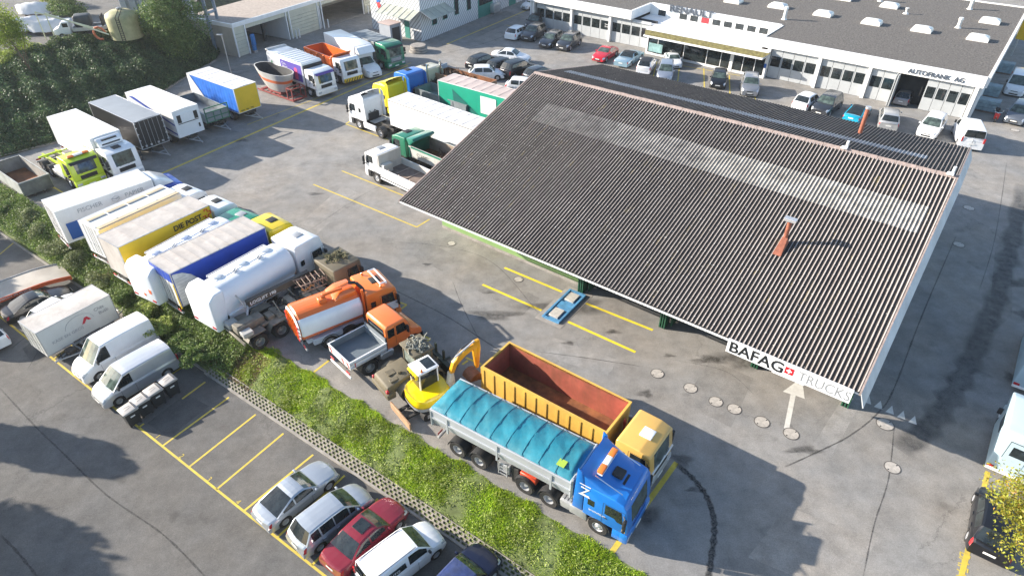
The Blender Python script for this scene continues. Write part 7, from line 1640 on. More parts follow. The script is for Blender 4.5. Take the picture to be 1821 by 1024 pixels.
# trailers and bins in the lower car park
L, c, a = pose((178, 513.5), LOT+2.6, (45.5, 581), LOT+2.6)
t = thing('cheese_trailer', 'dirty white box trailer lettered KÄSE EN GROS with a red emblem', 'trailer', (c.x, c.y, LOT), a, 'lower car park trailers'); h = L/2
mDirtR = M('lichen_stained_roof', (.52, .49, .46), .7, 0, .1, .7, 0, 0, .75, (.20, .18, .16), 8)
box_body(t, -h, h, .6, 2.55, M('off_white_side', (.60, .61, .58), .5, 0, .05, .8, 0, 0, .4, (.38, .36, .33), 6), mDirtR, W=2.15, frame=mSteel)
yy = -1.075-.004
text('KÄSE EN GROS', (-h+.55, yy, 1.25), (1, 0, 0), (0, 0, 1), .28, mLG, t, ext=.003, sx=1.05); text('Chäs', (h-1.25, yy, 1.95), (1, 0, 0), (0, 0, 1), .32, mInkG, t, ext=.003); text('Buäb', (h-1.05, yy, 1.6), (1, 0, 0), (0, 0, 1), .32, mInkG, t, ext=.003)
b = MB(); cx, cz = h-1.85, 1.65; b.prism([(cx-.35, cz-.12), (cx-.1, cz+.28), (cx+.08, cz+.28), (cx+.28, cz-.05), (cx+.1, cz-.02), (cx, cz+.1), (cx-.18, cz-.12)], yy-.004, yy, 0); part('red_emblem', b, M('emblem_crimson', (.50, .02, .04), .5), t, False)
b = MB(); b.tube([(h-2.3+.9*math.cos(PI*(1-k/14)), yy, 1.65+.65*math.sin(PI*(1-k/14))) for k in range(15)], .012, 4); part('arc_print', b, mLG, t, False)
for x in (-.3, .55):
    for s in (-1, 1): wheel(t, x, s*.95, .32, .2, 'steel', s)
b = MB()
for s in (-1, 1): b.box(-.75, 1.0, *sorted((s*.84, s*1.1)), .64, .70, .02)
b.box(-h+.1, h-.1, -.5, .5, .42, .6); part('mudguard', b, mBlack, t, False); drawbar(t, h, 1.1, .45)
L, c, a = pose((232, 560), LOT+.6, (100, 640), LOT+.6)
t = thing('flat_trailer', 'low dark flat car trailer with drawbar between the lettered trailer and the white van', 'trailer', (c.x, c.y, LOT), a+PI, 'lower car park trailers'); h = L/2
b = MB()
for s in (-1, 1): b.box(-h+1.2, h-1.4, *sorted((s*.45, s*.95)), .5, .56); b.box(-h+1.2, h-1.4, *sorted((s*.95, s*1.0)), .45, .62)
for k in range(8): x = lerp(-h+1.2, h-1.5, k/7); b.box(x, x+.08, -.94, .94, .42, .5)
part('deck', b, mSteel, t, False)
for x in (-.3, .4):
    for s in (-1, 1): wheel(t, x, s*.92, .3, .18, 'steel', s)
drawbar(t, h-1.4, 1.3, .48); b = MB(); b.cyl((h-.35, .0, .3), (h-.35, 0, .85), .04, n=8); b.box(h-1.2, h-.7, -.3, .3, .5, .8, .05); part('winch', b, mChas, t)
# tow-truck bed at the left edge
Lf, c, a = pose((112, 470), LOT+1.3, (-35, 532), LOT+1.0)
t = thing('recovery_flatbed', 'worn flat recovery bed with a lettered red side board', 'flatbed', (c.x, c.y, LOT), a, 'lower car park trailers'); h = Lf/2
b = MB(); rows = []
for k in range(13):
    q = k/12; x = lerp(-h, h, q); z = 1.10-.30*max(0, (q-.62)/.38)**1.6; rows.append([(x, -1.15, z), (x, 1.15, z)])
b.grid(rows); b.grid([[(x, y, z-.08) for x, y, z in r] for r in rows]); part('deck', b, M('worn_deck', (.42, .39, .34), .7, 0, .15, .8, 0, 0, .5, (.25, .16, .10), 8), t)
for s in (-1, 1):
    b = MB(); b.grid([[(r[0][0], s*1.16, r[0][2]+.06), (r[0][0], s*1.16, r[0][2]-.24), (r[0][0], s*1.22, r[0][2]-.24), (r[0][0], s*1.22, r[0][2]+.06)] for r in rows], closed=True); part('side_board', b, M('board_red', (.55, .10, .03), .5, 0, .2, 1, 0, 0, .3) if s < 0 else mSteel, t)
text('TRANSPORTE  079 402 642 48', (-h+.6, -1.225, .99), (1, 0, 0), (0, 0, 1), .17, mWhiteP, t, ext=.003)
for x in (-.9, .2):
    for s in (-1, 1): wheel(t, x, s*.95, .36, .22, 'steel', s)
b = MB(); b.box(-h, h-1.2, -.5, .5, .5, .98); part('chassis', b, mChas, t, False)
# waste bins
mLid = M('bin_lid_grey', (.40, .38, .36), .55, 0, .1, 2); mBin = M('bin_black', (.022, .024, .026), .5, 0, .2, 3)
def make_bin(loc, rz, lb):
    t = thing('waste_bin', lb, 'waste bin', loc, rz, 'waste bins beside the silver van'); t.scale = (1.06, 1.06, 1.06)
    b = MB(); b.add([(x*.36*k, y*.34*k, z) for z, k in ((.12, .85), (1.0, 1.0)) for x, y in ((-1, -1), (1, -1), (1, 1), (-1, 1))], [(0, 1, 5, 4), (1, 2, 6, 5), (2, 3, 7, 6), (3, 0, 4, 7), (3, 2, 1, 0), (4, 5, 6, 7)]); part('tub', b, mBin, t, False)
    b = MB(); b.box(-.37, .37, -.35, .35, .98, 1.03, .01); b.prism([(-.39, 1.03), (-.42, 1.10), (.30, 1.17), (.42, 1.08), (.42, 1.03)], -.37, .37, .015); ld = part('lid', b, mLid, t)
    b = MB(); b.box(.26, .30, -.30, .30, 1.15, 1.19); 
    for y in (-.12, .12): b.add([(-.2, y-.012, 1.14), (.15, y*.5-.012, 1.165), (.15, y*.5+.012, 1.165), (-.2, y+.012, 1.14)], [(0, 1, 2, 3)])
    part('lid_rib', b, mBlack, ld, False)
    b = MB(); b.box(-.12, .12, -.362, -.352, .72, .80); part('sticker', b, mPlate, t, False)
    b = MB(); b.cyl((.42, -.3, 1.02), (.42, .3, 1.02), .02, n=6); part('handle', b, mSteel, t)
    for x in (-.25, .25):
        for y in (-.24, .24): b = MB(); b.cyl((x, y-.02, .06), (x, y+.02, .06), .06, n=10); b.box(x-.02, x+.02, y-.02, y+.02, .06, .14); part('castor', b, mBlack, t, False)
for (px, py), lb in (((237, 741), 'black waste bin with grey lid, nearest the yellow line'), ((258, 724), 'second black waste bin from the yellow line'), ((281, 707), 'third black waste bin from the yellow line'), ((306, 689), 'black waste bin furthest from the yellow line')):
    p = at(px, py+6, LOT+.2); make_bin((p.x, p.y, LOT), math.radians(52), lb)
# camper vans on the right
def camper(lb, corner, Lc, col, az=52):
    p = at(*corner, .4); a = math.radians(az); d = Vector((math.cos(a), math.sin(a))); nrm = Vector((d.y, -d.x)); c = Vector((p.x, p.y))+d*Lc/2+nrm*1.15
    t = thing('motorhome', lb, 'motorhome', (c.x, c.y, 0), a, 'motorhomes along the right edge'); h = Lc/2; m_ = M('camper_shell', (.42, .55, .62), .4, 0, .04, .8, 0, .2, .1)
    b = MB(); b.prism([(-h, .4), (-h+.05, 2.7), (-h+.3, 2.85), (h-1.6, 2.85), (h-.9, 2.6), (h-1.0, 2.0), (h-1.3, 1.9), (h-1.3, .4)], -1.12, 1.12, .08, 3); part('living_body', b, m_, t, ang=30)
    b = MB(); b.prism([(h-1.45, .4), (h-1.45, 1.95), (h-1.2, 1.95), (h-.75, 1.3), (h-.05, 1.05), (h, .7), (h, .4)], -.98, .98, .08, 3); part('cab_body', b, m_, t, ang=30)
    b = MB(); b.box(-h-.01, -h+.03, -.55, .55, 1.6, 2.2, .01); part('rear_window', b, mGlass, t); b = MB(); b.box(-h+.02, -h+.035, -.2, .75, .75, 2.45); part('locker_outline', b, mBlack, t, False)
    b = MB(); b.box(-h-.0, -h+.04, -.17, .72, .78, 2.42); part('rear_locker', b, m_, t, False)
    for s in (-1, 1):
        b = MB(); b.box(-h-.03, -h+.03, *sorted((s*.78, s*1.08)), .5, .66, .02); part('taillight', b, mRed, t)
        b = MB(); b.box(-.9, .1, *sorted((s*1.11, s*1.135)), 1.5, 2.1, .01); part('side_window', b, mGlass, t)
        for x in (-h+1.5, h-1.0): wheel(t, x, s*.92, .34, .22, 'steel', s)
        b = MB(); b.box(h-1.35, h-1.2, *sorted((s*1.0, s*1.32)), 1.2, 1.55, .03, 2); part('wing_mirror', b, mBlack, t)
    b = MB(); b.box(-.6, .2, -.4, .3, 2.85, 2.93, .02); b.box(-h+.8, -h+1.3, -.3, .3, 2.85, 2.95, .03); part('roof_hatch', b, mWhiteP, t)
    b = MB(); b.box(-h+.05, h-.1, -1.0, 1.0, .3, .45); b.box(-h-.04, -h+.1, -1.1, 1.1, .32, .50, .03); part('bumper', b, mWhiteP, t)
camper('nearest motorhome at the right edge, rear lamps above the kerb line', (1749, 826), 4.7, 0)
camper('second motorhome at the right edge, in front of the nearest one', (1797, 683), 6.4, 0)
# motor scooter and crates by the end wall
p = at(1768, 214); t = thing('motor_scooter', 'red motor scooter parked by the white end wall', 'scooter', (p.x, p.y, 0), math.radians(-120))
mRS = paint((.5, .015, .02), 'sc')
b = MB(); b.prism([(-.7, .55), (-.65, .8), (.0, .78), (.15, .4), (-.4, .35)], -.16, .16, .05, 2); b.prism([(.35, .3), (.5, .95), (.62, .95), (.55, .3)], -.22, .22, .03, 2); b.box(-.1, .45, -.14, .14, .28, .36, .02); part('body', b, mRS, t)
b = MB(); b.box(-.6, .0, -.14, .14, .8, .88, .03, 2); part('seat', b, mBlack, t); b = MB(); b.tube([(.5, -.32, 1.05), (.58, 0, 1.0), (.5, .32, 1.05)], .02, 6); b.cyl((.55, 0, .5), (.58, 0, 1.0), .03); part('handlebar', b, mChrome, t)
b = MB(); b.box(-.95, -.62, -.2, .2, .85, 1.15, .05, 2); part('top_box', b, mBlack, t)
for s in (-1, 1): b = MB(); b.cyl((.48, s*.3, 1.05), (.44, s*.38, 1.22), .012, n=5); b.lathe([(.06, 0), (.06, .02)], (.43, s*.38, 1.25), (1, 0, 0), 10); part('mirror', b, mSteel, t)
for x in (-.55, .62): wheel(t, x, 0, .24, .12, 'steel', 1)
for k, (px, py, sz, lb) in enumerate(((1748, 196, 1.3, 'pale blue wrapped pallet beside the end wall'), (1757, 170, 1.0, 'grey crate stack behind the wrapped pallet'), (1775, 128, 1.4, 'stack of flat grey sheets leaning by the end wall'))):
    p = at(px, py); t = thing('storage_crate', lb, 'crate', (p.x, p.y, 0), RA, 'crates along the end wall'); b = MB()
    for q in range(3): b.box(-sz, sz, -.7, .7, .16+q*.38, .16+q*.38+.36, .03)
    part('load', b, M('crate_blue_grey', (.22, .30, .34), .6, 0, .3, 2), t); b = MB(); b.box(-sz, sz, -.7, .7, .0, .05); b.box(-sz, sz, -.7, -.5, .05, .14); b.box(-sz, sz, .5, .7, .05, .14); b.box(-sz, sz, -.1, .1, .05, .14); part('pallet', b, mWood, t, False)
p = at(1819, 62, 3.0); t = thing('yellow_sign', 'yellow sign board with a black emblem at the far right', 'sign', (p.x+.8, p.y, 0), RA-.3)
b = MB(); b.box(-1.3, 1.3, -.1, .1, 2.2, 4.6, .02); part('board', b, mYelC, t); b = MB(); b.box(-1.0, -.85, -.08, .08, 0, 2.2); b.box(.85, 1.0, -.08, .08, 0, 2.2); part('post', b, mSteel, t, False)
b = MB(); b.add([(-.35, -.115, 3.5), (0, -.115, 4.1), (.35, -.115, 3.5), (0, -.115, 2.8), (-.35, -.115, 3.5), (-.2, -.115, 3.5), (0, -.115, 3.85), (.2, -.115, 3.5), (0, -.115, 3.05)], [(0, 1, 6, 5), (1, 2, 7, 6), (2, 3, 8, 7), (3, 0, 5, 8)]); part('diamond_emblem', b, mInk, t, False)
# pallets and round slabs by the office block
p = at(744, 92); t = thing('round_slab_stack', 'stack of round grey concrete slabs near the boarded office', 'slab stack', (p.x, p.y, 0))
for k in range(3): b = MB(); b.cyl((.1*(k % 2), .05*k, .02+.3*k), (.1*(k % 2), .05*k, .02+.3*k+.24), 1.25-.1*k, n=24); part('slab', b, mConc, t)
p = at(729, 72); t = thing('pallet_stack', 'wooden pallets leaning on the boarded wall', 'pallets', (p.x+.5, p.y+1.2, 0), math.radians(140))
for k in range(5): b = MB(); b.box(-1.0+.06*k, 1.0, -.55, .55, .02+.16*k, .02+.16*k+.05); b.box(-1.0, 1.0, -.5, -.35, .07+.16*k, .17+.16*k); b.box(-1.0, 1.0, .35, .5, .07+.16*k, .17+.16*k); part('pallet', b, mWood, t, False)
p = at(878, 23); t = thing('mesh_crate', 'silver wire mesh crate by the teal door of the office', 'crate', (p.x, p.y, 0), math.radians(59)); b = MB(); b.box(-.9, .9, -.7, .7, .1, 1.5, .15, 2); part('bale', b, mAlu, t); b = MB()
for k in range(7):
    x = -1+k/3; b.box(x-.02, x+.02, -.8, -.76, 0, 1.7); b.box(x-.02, x+.02, .76, .8, 0, 1.7)
for z in (.1, .6, 1.1, 1.65): b.box(-1, 1, -.8, -.76, z, z+.04); b.box(-1, 1, .76, .8, z, z+.04)
part('mesh', b, mSteel, t, False)
# lamp by the upper row
p = at(414, 141); b = MB(); b.cyl((p.x, p.y, 0), (p.x, p.y, 5.2), .06, n=8); t = thing('yard_lamp', 'thin grey lamp post behind the yellow and blue trailer', 'lamp post', (p.x, p.y, 0)); b.v = [(x-p.x, y-p.y, z) for x, y, z in b.v]; part('pole', b, mSteel, t)
b = MB(); b.box(-.6, .1, -.13, .13, 5.2, 5.32, .03); part('lamp_head', b, mSteel, t)
# upper lot: storage tank, tall ribbed silos, pickup, covered boats, poles
p = at(228, 66, UPZ); tk = thing('storage_tank', 'cream domed storage tank turning green towards its foot', 'storage tank', (p.x, p.y, UPZ)); tk.scale = (.83, .83, .83)
mTk = M('tank_cream', (.42, .38, .22), .7, 0, .2, 1.2, 0, 0, .5, (.10, .20, .06), 8)
b = MB(); b.lathe([(2.2, 0), (2.2, 2.0), (2.2, 2.9), (2.1, 3.3), (1.3, 3.75), (.4, 3.9), (.01, 3.91)], (0, 0, 0), (0, 0, 1), 32); part('shell', b, mTk, tk, ang=50)
b = MB(); b.tube([(.3, -2.25, .0), (.3, -2.25, 3.2), (.3, -.6, 4.1)], .05, 6); b.tube([(.75, -2.2, .0), (.75, -2.2, 3.2), (.75, -.6, 4.1)], .05, 6)
for k in range(10): b.tube([(.3, -2.25, .3*k+.2), (.75, -2.2, .3*k+.2)], .03, 5)
part('ladder', b, mChas, tk); b = MB(); b.lathe([(.4, 3.8), (.4, 4.1), (.1, 4.2)], (0, 0, 0), (0, 0, 1), 12); b.tube([(-.6, 0, 3.7), (-.6, 0, 4.4), (.6, 0, 4.4), (.6, 0, 3.7)], .04, 6); part('top_fitting', b, mSteel, tk)
b = MB(); b.tube([(-2.5+.7*math.cos(k*.5), -1.4, .8+.7*math.sin(k*.5)) for k in range(11)], .13, 8); hp = thing('orange_pipe', 'curved orange pipe leaning at the foot of the storage tank', 'pipe', (p.x, p.y, UPZ)); part('pipe_bend', b, M('pipe_orange', (.6, .18, .08), .6), hp)
p = at(240, 50, UPZ); b = MB(); t = thing('louvred_silos', 'row of tall grey ribbed silos behind the storage tank', 'silos', (p.x+1.5, p.y+4, UPZ), .3)
for k in range(7): b.box(-4+k*1.15, -4+k*1.15+.75, -1, 1, 0, 9, .05)
b.box(-4.1, 4.2, -.7, 1.1, 0, 8.8); part('ribbed_wall', b, M('silo_grey', (.38, .40, .42), .6, 0, .15, 1), t, False)
p = at(150, 64, UPZ); t = thing('small_flatbed', 'small silver flatbed with a dark covered load above the hedge bank', 'flatbed truck', (p.x, p.y, UPZ), math.radians(200)); h = 2.9
open_box(t, -h, .8, .8, 1.15, mAlu, mSteel, W=2.0, ribs=0); b = MB(); b.prism([(1.0, .5), (1.0, 1.95), (1.8, 1.95), (2.3, 1.3), (2.9, 1.1), (2.9, .5)], -.9, .9, .1, 2); part('cab_body', b, mWhiteP, t); b = MB(); b.prism([(1.85, 1.85), (2.28, 1.33), (2.31, 1.36), (1.88, 1.88)], -.8, .8, 0); b.box(1.15, 1.75, -.91, .91, 1.35, 1.8); part('side_window', b, mGlass, t, False)
b = MB(); b.box(-1.4, .5, -.85, .85, 1.15, 2.5, .3, 3); part('covered_load', b, M('dark_cover', (.035, .045, .055), .6, 0, .2, 2, .03), t)
for x in (-2.0, 2.1):
    for s in (-1, 1): wheel(t, x, s*.85, .34, .2, 'steel', s)
b = MB(); b.box(-h, 2.5, -.5, .5, .35, .7); b.box(-2.6, -2.5, -.9, .9, 1.1, 2.3); part('chassis', b, mChas, t, False)
for k, (px, py, l_, az, lb) in enumerate(((100, 50, 3.0, 20, 'white tarpaulined boat nearest the small flatbed'), (58, 46, 3.2, 25, 'white tarpaulined boat behind the leafy sapling'), (18, 52, 2.8, 15, 'white covered boat at the far left edge'), (65, 20, 2.4, 10, 'pale covered boat furthest back'))):
    p = at(px, py, UPZ+.6); t = thing('covered_boat', lb, 'boat', (p.x, p.y, UPZ), math.radians(az), 'covered boats on the upper lot'); b = MB(); rows = []
    hh = 1.3 if k < 4 else .6
    for i in range(13):
        q = -1+i/6; w_ = 1.1*(1-abs(q)**2.5)**.6+.02; rows.append([(q*l_, y*w_, .45+hh*(1-abs(y)**1.6)*(1-.25*q*q)+.06*math.sin(i*2.1+y*4)) for y in (-1, -.7, -.35, 0, .35, .7, 1)])
    b.grid(rows); b.grid([[(x, y*1.0, .42) for x, y, z in (r[0], r[-1])] for r in rows]); part('cover', b, mTarpW, t, ang=60); b = MB(); b.box(-l_*.6, l_*.6, -.4, .4, 0, .42); part('cradle', b, mWood, t, False)
for k, ((ax, ay), (bx_, by_), lb) in enumerate((((62, 22), (190, 56), 'long pale pole, upper one slanting over the small flatbed'), ((80, 24), (194, 62), 'long pale pole, lower one slanting over the small flatbed'))):
    A2 = at(ax, ay, UPZ+3.2); B2 = at(bx_, by_, UPZ+1.0); b = MB(); b.cyl(tuple(A2), tuple(B2), .09, n=8); b.cyl((A2.x, A2.y, UPZ), tuple(A2), .06, n=6); solo('long_pole', b, M('pale_pole', (.62, .62, .42), .6), lb, 'pole', 'poles on the upper lot')
# ------------------------------------------------------------------ vegetation
import numpy as np
rng_ = np.random.default_rng(5)
def leafmat(name, c1, c2, c3=None, rough=.6, trans=.25):
    m = bpy.data.materials.new(name); m.use_nodes = True; n = m.node_tree.nodes; l = m.node_tree.links; b_ = n['Principled BSDF']; b_.inputs['Roughness'].default_value = rough
    g = n.new('ShaderNodeNewGeometry'); r = n.new('ShaderNodeValToRGB'); e = r.color_ramp.elements
    e[0].color = (*c1, 1); e[1].color = (*c2, 1)
    if c3: q = e.new(.88); q.color = (*c2, 1); e[-1].color = (*c3, 1)
    l.new(g.outputs['Random Per Island'], r.inputs[0])
    tc = n.new('ShaderNodeTexCoord'); no = n.new('ShaderNodeTexNoise'); no.inputs['Scale'].default_value = .7; no.inputs['Detail'].default_value = 5; l.new(tc.outputs['Object'], no.inputs['Vector'])
    mp = n.new('ShaderNodeMapRange'); mp.inputs[1].default_value = .3; mp.inputs[2].default_value = .7; mp.inputs[3].default_value = .6; mp.inputs[4].default_value = 1.35; l.new(no.outputs['Fac'], mp.inputs[0])
    mx = n.new('ShaderNodeMix'); mx.data_type = 'RGBA'; mx.blend_type = 'MULTIPLY'; mx.inputs[0].default_value = 1; l.new(r.outputs[0], mx.inputs[6]); l.new(mp.outputs[0], mx.inputs[7])
    l.new(mx.outputs[2], b_.inputs['Base Color']); 
    tr = n.new('ShaderNodeBsdfTranslucent'); l.new(mx.outputs[2], tr.inputs[0]); ms = n.new('ShaderNodeMixShader'); ms.inputs[0].default_value = trans
    l.new(b_.outputs[0], ms.inputs[1]); l.new(tr.outputs[0], ms.inputs[2]); l.new(ms.outputs[0], n['Material Output'].inputs[0]); return m
def leaves(name, P, S, mat, parent=None, up=0.0, aspect=.55):
    """P (n,3) centres, S (n,) sizes: one bent leaf quad each"""
    n = len(P); d = rng_.normal(size=(n, 3)); d[:, 2] = d[:, 2]*.7+up; d /= np.linalg.norm(d, axis=1)[:, None]
    e = rng_.normal(size=(n, 3)); e -= (e*d).sum(1)[:, None]*d; e /= np.linalg.norm(e, axis=1)[:, None]
    S = S[:, None]; V = np.stack([P-d*S*.5, P+e*S*aspect*.5, P+d*S*.5, P-e*S*aspect*.5], 1).reshape(-1, 3)
    me = bpy.data.meshes.new(name); me.vertices.add(4*n); me.vertices.foreach_set('co', V.astype(np.float32).ravel())
    me.loops.add(4*n); me.loops.foreach_set('vertex_index', np.arange(4*n, dtype=np.int32)); me.polygons.add(n); me.polygons.foreach_set('loop_start', np.arange(0, 4*n, 4, dtype=np.int32)); me.polygons.foreach_set('loop_total', np.full(n, 4, dtype=np.int32))
    me.materials.append(mat); me.update(calc_edges=True); me.validate()
    o = bpy.data.objects.new(name, me); COL.objects.link(o)
    if parent: o.parent = parent
    return o
def blob(n, c, r, lumps=9, shell=.55):
    """points in a lumpy crown: several overlapping sub-clumps"""
    c = np.array(c); r = np.array(r); cs = rng_.normal(size=(lumps, 3)); cs /= np.linalg.norm(cs, axis=1)[:, None]; cs *= rng_.uniform(.2, .72, size=(lumps, 1)); rs = rng_.uniform(.28, .5, size=lumps)
    k = rng_.integers(0, lumps, n); d = rng_.normal(size=(n, 3)); d /= np.linalg.norm(d, axis=1)[:, None]; q = rng_.uniform(shell, 1.05, size=(n, 1))
    return c+r*(cs[k]+d*q*rs[k][:, None])
mGrass = leafmat('grass_blades', (.22, .36, .02), (.44, .58, .04), (.56, .54, .12), .55, .4); mWeed = leafmat('weed_leaves', (.22, .31, .05), (.40, .46, .12), (.56, .56, .30), .6, .35)
mShrub = leafmat('shrub_leaves', (.05, .10, .03), (.15, .22, .055), (.30, .35, .16)); mShrubP = leafmat('pale_shrub_leaves', (.12, .16, .05), (.26, .30, .13), (.42, .42, .28)); mDarkL = leafmat('dark_leaves', (.035, .072, .032), (.09, .15, .058), (.16, .23, .09)); mYelL = leafmat('autumn_leaves', (.32, .25, .02), (.30, .36, .04), (.42, .22, .03), .55, .35)
mFresh = leafmat('fresh_leaves', (.16, .24, .02), (.34, .42, .05), (.50, .50, .12), .55, .4); mTwig = M('twig', (.13, .09, .06), .9, 0, .3, 4); mDry = leafmat('dry_litter', (.16, .10, .05), (.30, .21, .12), (.12, .16, .04))
ES = np.array([es.x, es.y, 0]); ET = np.array([et.x, et.y, 0])
def slope_z(s, t):
    hz = np.where(s > -32.5, -1.0, -1.42)
    return np.interp(t, [TL_+.46, TL_+.9, 14.5, 15.3, TY], [-1.05, -.72, -.42, -.08, 0])+0*hz
n = 150000; s = rng_.uniform(-31, 13, n); t_ = rng_.uniform(TL_+.52, TY+.04+.12*np.sin(s*1.7)+.08*np.sin(s*4.3), n)
dens = .5+.5*np.sin(s*1.9+1)*np.sin(t_*2.7+s*.8); keep = rng_.uniform(size=n) < .75+.25*dens; s, t_ = s[keep], t_[keep]; n = len(s)
hgt = rng_.uniform(.05, .15, n)*(1+.6*np.sin(s*2.3)*np.sin(t_*3.1+s))
B0 = s[:, None]*ES+t_[:, None]*ET; B0[:, 2] = slope_z(s, t_)-.02
ln = rng_.normal(size=(n, 3))*.5; ln[:, 2] = 1; tip = B0+ln*hgt[:, None]; a_ = rng_.uniform(0, 2*PI, n); wd = np.stack([np.cos(a_), np.sin(a_), 0*a_], 1)*rng_.uniform(.012, .03, n)[:, None]
V = np.stack([B0-wd, B0+wd, tip], 1).reshape(-1, 3); me = bpy.data.meshes.new('grass'); me.vertices.add(3*n); me.vertices.foreach_set('co', V.astype(np.float32).ravel()); me.loops.add(3*n); me.loops.foreach_set('vertex_index', np.arange(3*n, dtype=np.int32)); me.polygons.add(n); me.polygons.foreach_set('loop_start', np.arange(0, 3*n, 3, dtype=np.int32)); me.polygons.foreach_set('loop_total', np.full(n, 3, dtype=np.int32)); me.materials.append(mGrass); me.update(calc_edges=True)
o = bpy.data.objects.new('grass', me); COL.objects.link(o); o['kind'] = 'stuff'; o['label'] = 'bright green grass on the slope between yard and car park'; o['category'] = 'grass'
# weedy clumps in the grass
n = 1100; P = []; S = []
for k in range(n):
    s = rng_.uniform(-31, 13); t_ = rng_.uniform(TL_+.45, TY-.45); m_ = rng_.integers(16, 42); r = rng_.uniform(.08, .24); d = rng_.normal(size=(m_, 3))*[r, r, r*.3]; z = float(slope_z(np.array(s), np.array(t_)))
    P.append(s*ES+t_*ET+[0, 0, z+r*.35]+np.abs(d)*[0, 0, 1]+d*[1, 1, 0]); S.append(rng_.uniform(.05, .12, m_))
o = leaves('weeds', np.concatenate(P), np.concatenate(S), mWeed, None, .3); o['kind'] = 'stuff'; o['label'] = 'leafy weeds scattered through the grass slope'; o['category'] = 'weeds'
# litter patch at the left end of the slope
n = 9000; s = rng_.uniform(-33.5, -28.5, n); t_ = rng_.uniform(TL_+.3, TY-.6, n); P = s[:, None]*ES+t_[:, None]*ET; P[:, 2] = slope_z(s, t_)+rng_.uniform(0, .1, n)
o = leaves('leaf_litter', P, rng_.uniform(.05, .12, n), mDry, None, .1); o['kind'] = 'stuff'; o['label'] = 'dry brown litter at the end of the block wall'; o['category'] = 'leaf litter'
mMidS2 = leafmat('verge_cover_leaves', (.09, .15, .03), (.19, .27, .06), (.34, .38, .18), .6, .3)
# ground cover on the verge further up
n = 70000; s = rng_.uniform(-72, -30.5, n); t_ = rng_.uniform(TL_+.1, TY+.15, n); P = s[:, None]*ES+t_[:, None]*ET; lump = .35*(np.sin(s*1.1)*np.sin(t_*2+s*.6)+1); P[:, 2] = slope_z(s, t_)+rng_.uniform(0, 1, n)*(.25+lump*.6)
o = leaves('ground_cover', P, rng_.uniform(.07, .18, n), mMidS2, None, .2); o['kind'] = 'stuff'; o['label'] = 'low green ground cover on the verge behind the lorries'; o['category'] = 'ground cover'
mMidS = leafmat('verge_leaves', (.10, .17, .035), (.20, .28, .07), (.36, .40, .20), .6, .3)
def shrub(lb, px, py, z, r, h, mat, n=3500, base=None, name='shrub', size=(.08, .18), grp='shrubs along the verge', lumps=10):
    p = at(px, py, z); t = thing(name, lb, 'shrub', (p.x, p.y, z if base is None else base), 0, grp); z0 = 0
    P = blob(n, (0, 0, h*.5), (r, r, h*.58), lumps); P[:, 2] = np.maximum(P[:, 2], .02); leaves('foliage', P, rng_.uniform(size[0], size[1], n), mat, t)
    b = MB()
    for k in range(7): a_ = random.uniform(0, 2*PI); q = random.uniform(.2, .6); b.cyl((.1*math.cos(a_), .1*math.sin(a_), 0), (r*q*math.cos(a_), r*q*math.sin(a_), h*random.uniform(.5, .85)), .03, .008, n=5, caps=False)
    part('stem', b, mTwig, t, False)
for lb, px, py, r, h, m_ in (('pale spiky shrub below the paper lorry, upper left of the verge', 60, 400, 1.3, 1.3, mShrubP), ('dark shrub at the top left end of the verge', 15, 375, 1.3, .9, mMidS), ('pinkish twiggy shrub under the paper lorry tail', 78, 418, 1.0, 1.1, mShrubP),
        ('broad pale green shrub left of the grey coupe', 105, 452, 1.5, 1.2, mShrubP), ('pale shrub between coupe and yellow sided lorry', 140, 470, 1.4, 1.1, mShrubP), ('green shrub below the yellow sided lorry', 185, 505, 1.4, 1.1, mShrubP), ('dark rounded shrub above the cheese trailer', 218, 528, 1.3, .8, mMidS),
        ('bright shrub below the milk tanker', 262, 560, 1.3, .9, mWeed), ('shrub under the blue curtain lorry tail', 290, 590, 1.2, .9, mWeed), ('broad green shrub left of the white tanker tail', 320, 615, 1.3, .7, mMidS), ('shrub at the corner above the waste bins', 350, 640, 1.2, .8, mMidS), ('tangled shrub below the white tanker tail', 395, 628, 1.2, .5, mMidS)):
    shrub(lb, px, py, -.6, r, h, m_)
# hedge bank: dense cover following the slope, shrubs on its crest, trees
rows_ = np.array(BANK); n = 130000; u = rng_.uniform(1.2, 7.95, n); v = rng_.uniform(0, 6, n); iu = np.minimum(u.astype(int), rows_.shape[0]-2); iv = np.minimum(v.astype(int), 5); fu = (u-iu)[:, None]; fv = (v-iv)[:, None]
Pb = rows_[iu, iv]*(1-fu)*(1-fv)+rows_[iu+1, iv]*fu*(1-fv)+rows_[iu, iv+1]*(1-fu)*fv+rows_[iu+1, iv+1]*fu*fv
lump = np.sin(Pb[:, 0]*.9)*np.sin(Pb[:, 1]*.7+1)+.6*np.sin(Pb[:, 0]*2.1+Pb[:, 1]*1.7); Pb[:, 2] += rng_.uniform(.1, 1, n)*(.55+.40*lump*np.clip(v/2, 0, 1)); Pb[:, :2] += rng_.normal(size=(n, 2))*.1
o = leaves('bank_cover', Pb, rng_.uniform(.14, .32, n), mDarkL, None, .2); o['kind'] = 'stuff'; o['label'] = 'dense dark green cover on the hedge bank'; o['category'] = 'ground cover'
crest = [(-62, 66.5), (-59.5, 70), (-57.5, 74), (-56.2, 77), (-54.5, 79.8), (-52.5, 82), (-50.5, 83.6), (-48.3, 85)]
